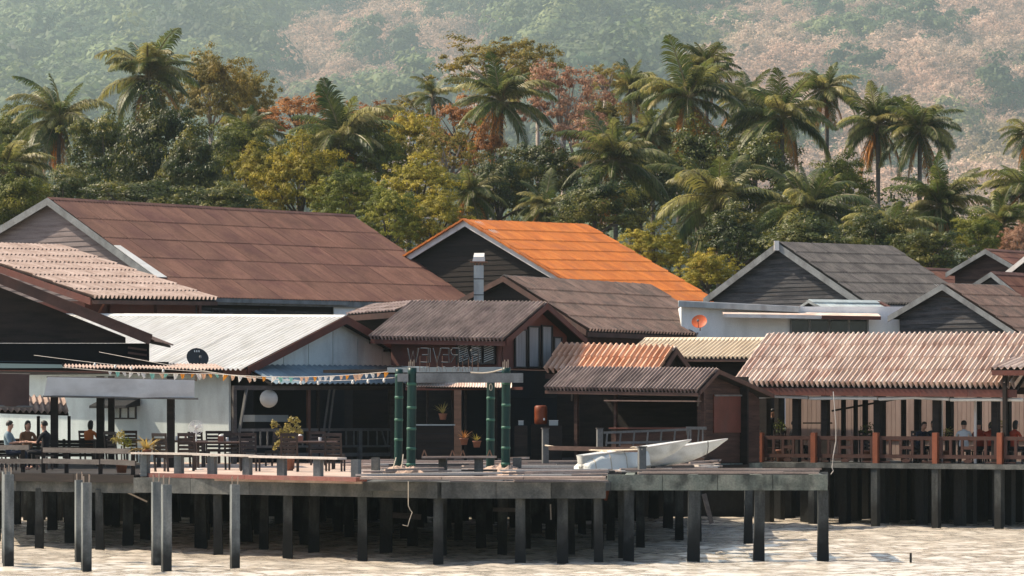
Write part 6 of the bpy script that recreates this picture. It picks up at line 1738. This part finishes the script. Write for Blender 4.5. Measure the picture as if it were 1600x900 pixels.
def tree(px_, py_, Y, rx, ry, kind, m, label, seed, group='broadleaf trees behind the village', bark='bark'):
    rs_ = random.Random(seed * 13 + 5)
    c = W(px_, py_, Y); rx *= 1.15; ry *= 1.22; sx_ = rx * Y / F; rz0 = {'dense': .85, 'tufted': .8, 'airy': .7}[kind]; sz_ = ry * Y / F / rz0
    gz = float(land_z(c.x, Y)); name = {'leaf_rust': 'rusty_leaved_tree', 'leaf_pink': 'pink_leaved_tree', 'leaf_yellow': 'yellow_green_tree', 'leaf_olive': 'olive_tree_crown'}.get(m, 'green_tree')
    name = 'spreading_tree' if name == 'olive_tree_crown' else name
    t = thing(name, label, 'tree', (c.x, Y, gz), 0, group)
    idx = rs_.randrange(len({'dense': DENSE, 'tufted': TUFTED, 'airy': AIRY}[kind])); me, cl = crown_of(kind, idx, m)
    an = rs_.uniform(0, 6.28)
    o = link('crown', me, t, c - Vector((c.x, Y, gz))); o.scale = (sx_, sx_ * .9, sz_); o.rotation_euler = (0, 0, an)
    mb = MB(); fork = Vector((c.x, Y, max(gz + 1.0, c.z - ry * Y / F * .75)))
    r0 = .06 + .035 * sx_
    mb.tube([(c.x + rs_.uniform(-.3, .3), Y, gz - .3), (c.x + rs_.uniform(-.2, .2), Y, (gz + fork.z) / 2), fork], [r0 * 1.5, r0 * 1.1, r0], 8)
    ca, sa = math.cos(an), math.sin(an)
    for k in range(14 if kind == 'airy' else 7):
        q = cl[(k * 5) % len(cl)]; x_, y_, z_ = q[0] * sx_ * .92, q[1] * sx_ * .83, q[2] * sz_ * .92
        e = Vector((c.x + x_ * ca - y_ * sa, Y + x_ * sa + y_ * ca, c.z + z_))
        mid = fork.lerp(e, .5) + Vector((rs_.uniform(-.2, .2), rs_.uniform(-.2, .2), rs_.uniform(-.1, .35)))
        mb.tube([fork, mid, e], [r0 * .6, r0 * .36, r0 * .12], 5)
    mb.build('trunk', bark, t, True)
TREES = [
 (165, 262, 190, 62, 72, 'dense', 'leaf_dark', 'dark glossy leaved tree left of the rusty roof ridge'),
 (245, 258, 186, 72, 84, 'dense', 'leaf_dark', 'large dark glossy tree under the tallest left palm'),
 (305, 285, 182, 52, 62, 'dense', 'leaf_dark', 'dark round tree right of the large glossy one'),
 (330, 150, 232, 62, 58, 'tufted', 'leaf_olive', 'olive feathery tree right of the tallest left palm'),
 (385, 165, 236, 46, 50, 'tufted', 'leaf_olive', 'smaller olive tree right beside the feathery one'),
 (15, 230, 226, 50, 50, 'tufted', 'leaf_mid', 'green tree at the far left edge behind the palms'),
 (110, 320, 178, 52, 44, 'dense', 'leaf_dark', 'low dark tree behind the peak of the rusty warehouse'),
 (470, 185, 222, 76, 36, 'airy', 'leaf_rust', 'bright rust coloured tree behind the broad palm'),
 (575, 190, 224, 40, 28, 'airy', 'leaf_rust', 'rust coloured crown right of the broad palm'),
 (405, 290, 180, 52, 50, 'tufted', 'leaf_yellow', 'yellow green tree above the middle of the rusty roof'),
 (470, 290, 178, 66, 60, 'tufted', 'leaf_yellow', 'yellow green tree below the broad palm'),
 (545, 318, 174, 62, 46, 'tufted', 'leaf_mid', 'green bushy tree above the right end of the rusty roof'),
 (640, 225, 205, 46, 44, 'tufted', 'leaf_yellow', 'yellow green crown left of the middle palm'),
 (655, 300, 180, 62, 46, 'tufted', 'leaf_yellow', 'tufted yellow green tree left above the orange roof'),
 (680, 352, 172, 60, 42, 'tufted', 'leaf_yellow', 'nearest yellow green tree touching the orange roof gable'),
 (605, 345, 170, 46, 44, 'tufted', 'leaf_mid', 'green tree between the rusty and orange roofs'),
 (700, 245, 200, 52, 42, 'airy', 'leaf_olive', 'olive crown below the middle palm'),
 (720, 205, 212, 60, 46, 'airy', 'leaf_rust', 'orange tinted tree left of the middle palm'),
 (770, 105, 226, 82, 40, 'airy', 'leaf_olive', 'high spreading olive topped tree in the middle'),
 (840, 110, 230, 40, 44, 'airy', 'leaf_olive', 'right hand limb crown of the high spreading tree'),
 (880, 160, 222, 70, 58, 'airy', 'leaf_pink', 'pink leaved half bare tree in the middle'),
 (945, 125, 232, 30, 22, 'airy', 'leaf_olive', 'small olive crown right of the pink tree'),
 (900, 235, 204, 60, 46, 'airy', 'leaf_pink', 'lower pinkish tree with pale branches'),
 (640, 175, 240, 30, 26, 'airy', 'leaf_olive', 'small olive tree left of the small distant palm'),
 (850, 275, 192, 56, 50, 'dense', 'leaf_dark', 'dark tree behind the middle palm trunk'),
 (780, 300, 188, 50, 48, 'dense', 'leaf_dark', 'dark tree behind the orange roof ridge'),
 (930, 330, 182, 62, 44, 'dense', 'leaf_dark', 'dark tree above the right end of the orange ridge'),
 (1020, 395, 168, 52, 36, 'tufted', 'leaf_yellow', 'yellow green bush tree right of the orange ridge'),
 (1105, 428, 160, 48, 28, 'tufted', 'leaf_yellow', 'yellow green bush between the orange and grey roofs'),
 (1000, 300, 196, 60, 56, 'dense', 'leaf_dark', 'dark tree behind the low wide palm, left side'),
 (1090, 270, 200, 66, 60, 'dense', 'leaf_dark', 'dark tree behind the large right hand palm trunk'),
 (1190, 300, 192, 70, 64, 'dense', 'leaf_dark', 'dark tree between the low palms on the right'),
 (1320, 300, 190, 44, 46, 'dense', 'leaf_mid', 'green tree right of the low dark palm'),
 (1260, 390, 166, 80, 40, 'dense', 'leaf_dark', 'dark low tree hidden behind the grey roof ridge'),
 (1150, 380, 168, 60, 44, 'dense', 'leaf_dark', 'dark low tree left of the grey roof gable'),
 (1360, 385, 170, 60, 44, 'dense', 'leaf_dark', 'dark low tree above the grey roof, right end'),
 (1450, 400, 166, 62, 36, 'dense', 'leaf_dark', 'dark low tree above the low rusty shed'),
 (1530, 372, 172, 40, 30, 'dense', 'leaf_mid', 'green bush above the red timber house'),
 (1592, 380, 168, 26, 24, 'tufted', 'leaf_pink', 'pale pinkish bush at the right edge above the roofs'),
 (20, 330, 176, 56, 50, 'dense', 'leaf_mid', 'green tree at the left edge behind the plank gable'),
 (370, 250, 200, 62, 46, 'dense', 'leaf_mid', 'green tree below the olive trees on the left'),
 (220, 325, 172, 80, 36, 'dense', 'leaf_dark', 'dark low tree along the rusty roof ridge, left part'),
 (350, 330, 170, 66, 34, 'dense', 'leaf_dark', 'dark low tree along the rusty roof ridge, middle part'),
 (500, 250, 204, 70, 44, 'dense', 'leaf_mid', 'green tree behind the broad palm crown'),
 (590, 260, 200, 50, 44, 'dense', 'leaf_mid', 'green tree right below the broad palm'),
 (940, 195, 226, 40, 34, 'tufted', 'leaf_olive', 'olive tree right of the pink tree'),
 (760, 255, 205, 50, 46, 'airy', 'leaf_rust', 'orange brown tree behind the middle palm'),
 (1180, 225, 214, 60, 46, 'dense', 'leaf_dark', 'dark tree behind the right hand palm group'),
 (1060, 215, 216, 54, 44, 'dense', 'leaf_mid', 'green tree behind the large right hand palm crown'),
]
for i, a in enumerate(TREES):
    tree(*a, i + 1, bark='bark_pale' if a[6] in ('leaf_pink', 'leaf_olive') else 'bark')

# undergrowth filling the belt below the crowns (nobody could count it)
ru = np.random.default_rng(31); n = 900
uy = ru.uniform(160, 226, n); up_ = ru.uniform(-40, 1640, n); ux = (up_ - 800) * uy / F; ug = land_z(ux, uy)
uh = ru.uniform(.1, 1, n) * (5.5 + 7.0 * sstep(165, 220, uy))
cc = np.stack([ux, uy, ug + uh], 1)
e = ru.normal(size=(n, 110, 3)); e /= np.linalg.norm(e, axis=2, keepdims=True)
pp = cc[:, None, :] + e * ru.uniform(.4, 1, (n, 110, 1)) * (ru.uniform(.8, 1.7, n)[:, None, None]) * np.array([1.2, 1, .9])
nn = e + ru.normal(size=e.shape) * .5 + np.array([0, 0, .4])
ug_o = link('undergrowth', leaf_mesh('undergrowth', pp.reshape(-1, 3), nn.reshape(-1, 3), .26, 'leaf_dark', rng=ru))
tag(ug_o, 'dense dark undergrowth below the trees behind the roofs', 'undergrowth', kind='stuff')

# ------------------------------------------------------------------ people
def body_mesh(name, pose):
    """one continuous skinned figure; returns a mesh with slots shirt, trousers, skin"""
    if pose == 'stand':
        J = dict(pel=(0, 0, .0), sp1=(0, .01, .18), sp2=(0, .02, .38), nk=(0, .01, .53), hb=(0, -.01, .59), hm=(0, -.025, .70), ht=(0, -.015, .79), no=(0, -.115, .685),
                 hip=(.10, 0, -.06), kn=(.11, -.02, -.48), an=(.11, .03, -.86), toe=(.12, -.14, -.90), sh=(.18, .01, .46), el=(.25, .02, .17), wr=(.22, -.14, -.04), pa=(.21, -.19, -.09))
    else:
        f = {'sit': 0.0, 'lean': -.16}[pose]; g = f * .35
        J = dict(pel=(0, 0, .0), sp1=(0, .02 + f * .3, .20), sp2=(0, .03 + f * .8, .42 + g * .3), nk=(0, f * 1.15, .57 + g * .5), hb=(0, -.02 + f * 1.3, .63 + g * .6), hm=(0, -.04 + f * 1.55, .74 + g * .8),
                 ht=(0, -.03 + f * 1.65, .83 + g * .8), no=(0, -.13 + f * 1.6, .72 + g * .95), hip=(.10, -.02, -.03), kn=(.13, -.44, .0), an=(.12, -.42, -.42), toe=(.13, -.58, -.465),
                 sh=(.18, .02 + f * .9, .49 + g * .4), el=(.25, -.10 + f, .24), wr=(.16, -.33 + f, .27), pa=(.15, -.40 + f, .27))
    V, R, E, idx = [], [], [], {}
    def av(k, p, r): idx[k] = len(V); V.append(p); R.append(r)
    for k, r in (('pel', (.15, .11)), ('sp1', (.145, .10)), ('sp2', (.155, .105)), ('nk', (.05, .05)), ('hb', (.055, .06)), ('hm', (.078, .095)), ('ht', (.05, .06)), ('no', (.014, .014))): av(k, J[k], r)
    for a, b in (('pel', 'sp1'), ('sp1', 'sp2'), ('sp2', 'nk'), ('nk', 'hb'), ('hb', 'hm'), ('hm', 'ht'), ('hm', 'no')): E.append((idx[a], idx[b]))
    for s in (-1, 1):
        m_ = lambda p: (p[0] * s, p[1], p[2])
        for k, r in (('hip', (.085, .085)), ('kn', (.06, .06)), ('an', (.04, .042)), ('toe', (.035, .03)), ('sh', (.062, .062)), ('el', (.042, .042)), ('wr', (.028, .026)), ('pa', (.034, .018))): av(k + str(s), m_(J[k]), r)
        for a, b in (('pel', 'hip'), ('hip', 'kn'), ('kn', 'an'), ('an', 'toe'), ('sp2', 'sh'), ('sh', 'el'), ('el', 'wr'), ('wr', 'pa')):
            E.append((idx[a + (str(s) if a not in ('pel', 'sp2') else '')], idx[b + str(s)]))
        av('ear' + str(s), (s * .085, J['hm'][1] + .015, J['hm'][2] - .01), (.014, .02)); E.append((idx['hm'], idx['ear' + str(s)]))
        pa, wr = Vector(m_(J['pa'])), Vector(m_(J['wr'])); d = (pa - wr).normalized(); sd_ = d.cross(Vector((0, 0, 1))).normalized(); up_ = sd_.cross(d)
        for q, (o_, l_) in enumerate(((-.028, .07), (-.010, .08), (.010, .076), (.028, .06))):
            b1 = pa + sd_ * o_ + d * l_ * .55; b2 = b1 + d * l_ * .35 - up_ * l_ * .35
            av(f'f{q}a{s}', tuple(b1), (.009, .009)); av(f'f{q}b{s}', tuple(b2), (.008, .008)); E.append((idx['pa' + str(s)], idx[f'f{q}a{s}'])); E.append((idx[f'f{q}a{s}'], idx[f'f{q}b{s}']))
        b1 = wr.lerp(pa, .55) - sd_ * .045 * s - up_ * .01; b2 = b1 + d * .04 - sd_ * .012 * s
        av(f'ta{s}', tuple(b1), (.010, .010)); av(f'tb{s}', tuple(b2), (.009, .009)); E.append((idx['wr' + str(s)], idx[f'ta{s}'])); E.append((idx[f'ta{s}'], idx[f'tb{s}']))
    me = bpy.data.meshes.new(name); me.from_pydata(V, E, []); ob = bpy.data.objects.new('figure_source', me); COL.objects.link(ob)
    md = ob.modifiers.new('skin', 'SKIN'); md.use_smooth_shade = True
    for i, r in enumerate(R): me.skin_vertices[0].data[i].radius = r
    for i in range(len(V)): me.skin_vertices[0].data[i].use_root = (i == 0)
    ss = ob.modifiers.new('sub', 'SUBSURF'); ss.levels = ss.render_levels = 1
    dg = bpy.context.evaluated_depsgraph_get(); out = bpy.data.meshes.new_from_object(ob.evaluated_get(dg))
    bpy.data.objects.remove(ob)
    segs = []
    def sg(a, b, m_): segs.append((np.array(V[idx[a]]), np.array(V[idx[b]]), m_))
    sg('pel', 'sp1', 0); sg('sp1', 'sp2', 0); sg('nk', 'hb', 2); sg('hb', 'hm', 2); sg('hm', 'ht', 2); sg('sp2', 'nk', 0)
    for s in ('-1', '1'):
        sg('pel', 'hip' + s, 1); sg('hip' + s, 'kn' + s, 1); sg('kn' + s, 'an' + s, 1); sg('an' + s, 'toe' + s, 2); sg('sp2', 'sh' + s, 0); sg('sh' + s, 'el' + s, 0); sg('el' + s, 'wr' + s, 2); sg('wr' + s, 'pa' + s, 2)
    cen = np.array([p.center[:] for p in out.polygons]); best = np.full(len(cen), 9.); lab = np.zeros(len(cen), int)
    for a, b, m_ in segs:
        ab = b - a; t = np.clip(((cen - a) @ ab) / (ab @ ab), 0, 1); dd = np.linalg.norm(cen - (a + t[:, None] * ab), axis=1)
        u = dd < best; best[u] = dd[u]; lab[u] = m_
    for k in range(3): out.materials.append(M['skin'])
    out.polygons.foreach_set('material_index', lab.astype(np.int32)); out.name = name
    return out, J
BODY = {p: body_mesh('body', p) for p in ('sit', 'lean', 'stand')}
def person(x, y, rz, pose, shirt, trousers, label, long_hair=False, zs=None, s=1.0):
    me, J = BODY[pose]; z0 = ZD + (.50 if pose != 'stand' else .93 * s) if zs is None else zs
    t = thing('person', label, 'person', (x, y, z0), rz, None); t.scale = (s, s, s)
    m2 = me.copy(); m2.materials[0] = M[shirt]; m2.materials[1] = M[trousers]; link('body', m2, t)
    hm = Vector(J['hm']); mb = MB(); prof = []
    K, N = 10, 16; vs, fs = [], []
    for j in range(K + 1):
        a = math.pi * .5 - j / K * math.pi * (.62 if not long_hair else .72)
        for k in range(N):
            b = 2 * math.pi * k / N; fr_ = math.sin(b)   # -1 = face side
            cut = 1.0 if (fr_ > -.35 or a > .45) else .90
            drop = -.10 * (j / K) ** 2 if (long_hair and fr_ > -.2) else 0
            vs.append((hm.x + .096 * math.cos(a) * math.cos(b) * cut, hm.y + .018 + .108 * math.cos(a) * fr_ * cut + (.02 if a < .3 and fr_ < -.3 else 0), hm.z + .02 + .112 * math.sin(a) + drop))
    for j in range(K):
        for k in range(N): fs.append((j * N + k, j * N + (k + 1) % N, (j + 1) * N + (k + 1) % N, (j + 1) * N + k))
    mb.add(vs, fs); o = link('hair', mb.mesh('hair', 'hair', True), t)
    for sx_ in (-1, 1): link('eye', MB().lathe([(.004, -.010), (.011, 0), (.004, .010)], (hm.x + sx_ * .032, hm.y - .088, hm.z + .005), 6).mesh('eye', 'hair'), t)
    link('mouth', MB().box((hm.x, hm.y - .083, hm.z - .065), (.04, .012, .008)).mesh('mouth', 'terracotta'), t)
    return t
def seat(x, y, rz, label):
    t = thing('stool', label, 'stool', (x, y, ZD), rz, 'plain stools under the diners')
    link('seat', MB().box((0, 0, .385), (.4, .38, .04)).mesh('seat', 'chair_wood'), t)
    for a in (-.16, .16):
        for b in (-.15, .15): link('leg', MB().box((a, b, .18), (.04, .04, .36)).mesh('leg', 'chair_wood'), t)
def R(d): return math.radians(d)
Yp = 88.0
DIN = [(xat(14, 87.5), 87.5, 80, 'sit', 'shirt_blue', 'shirt_navy', 'seated person in a pale blue shirt at the far left, looking at something held', False),
       (xat(43, 92), 92, 30, 'sit', 'shirt_brown', 'shirt_black', 'seated person in a brown shirt facing the bottles on the left table', True),
       (xat(70, 88.5), 88.5, 250, 'sit', 'shirt_black', 'shirt_black', 'seated person in black with pale sleeves beside the terrace post', False),
       (xat(141, 100), 100, 150, 'sit', 'shirt_orange', 'shirt_navy', 'seated person with dark curly hair and an orange shirt', True)]
for a in DIN: person(a[0], a[1], R(a[2]), *a[3:7], a[7])
for a in DIN[:3]: seat(a[0], a[1], R(a[2]), 'plain wooden stool under the ' + a[6].split(',')[0].split(' with')[0].split(' beside')[0].split(' facing')[0])
for px_, inn, rz, pose, sh, lab, lh in ((1438, 1.1, 20, 'lean', 'shirt_navy', 'dark haired diner in navy, leftmost behind the pavilion railing', False), (1459, 1.3, -30, 'sit', 'shirt_teal', 'diner in dark teal next to the leftmost one in the pavilion', False),
                                        (1506, 1.0, 170, 'sit', 'shirt_white', 'diner in a white shirt with the back to the water', False), (1530, 1.5, 200, 'sit', 'shirt_red', 'diner in red right of the white shirted one', False),
                                        (1546, 1.4, 160, 'lean', 'shirt_red', 'smaller diner in red leaning over the pavilion table', True), (1586, 1.0, 120, 'sit', 'shirt_red', 'large dark red dressed diner at the right end of the pavilion', True),
                                        (1240, 1.4, 100, 'sit', 'shirt_black', 'dark silhouetted diner at the left end of the pavilion', False)):
    p = fE(px_, inn); person(p.x, p.y, R(rz), pose, sh, 'shirt_black', lab, lh); seat(p.x, p.y, R(rz), 'plain wooden stool under the ' + ' '.join(lab.split(',')[0].split()[:10]))
p = fE(1207, 2.6); person(p.x, p.y, R(30), 'stand', 'shirt_black', 'shirt_black', 'dark figure standing in the shade by the left end of the pavilion', False)
for px_, L_, lab in ((1455, 1.6, 'dark dining table behind the leftmost pavilion diners'), (1540, 1.8, 'dark dining table of the red shirted diners'), (1260, 1.4, 'dark dining table at the left end of the pavilion')):
    p = fE(px_, 1.9); t = thing('dining_table', lab, 'table', (p.x, p.y, ZD), -TB)
    link('top', MB().box((0, 0, .74), (L_, .7, .04)).mesh('top', 'chair_wood'), t)
    for a in (-1, 1):
        for b in (-.28, .28): link('leg', MB().box((a * (L_ / 2 - .1), b, .36), (.06, .06, .72)).mesh('leg', 'chair_wood'), t)
chair(1193, 721.2, 2.2, 'sunlit wooden chair by the left end of the pavilion railing', 'wooden chairs at the pavilion')
chair(1211, 721.0, 3.6, 'second sunlit wooden chair by the pavilion railing, right of the first', 'wooden chairs at the pavilion')
chair(1357, 722.5, .2, 'pale chair behind the fretwork railing, left of the pavilion middle', 'wooden chairs at the pavilion')
chair(1432, 723.0, -.3, 'chair behind the fretwork railing near the pavilion middle', 'wooden chairs at the pavilion')
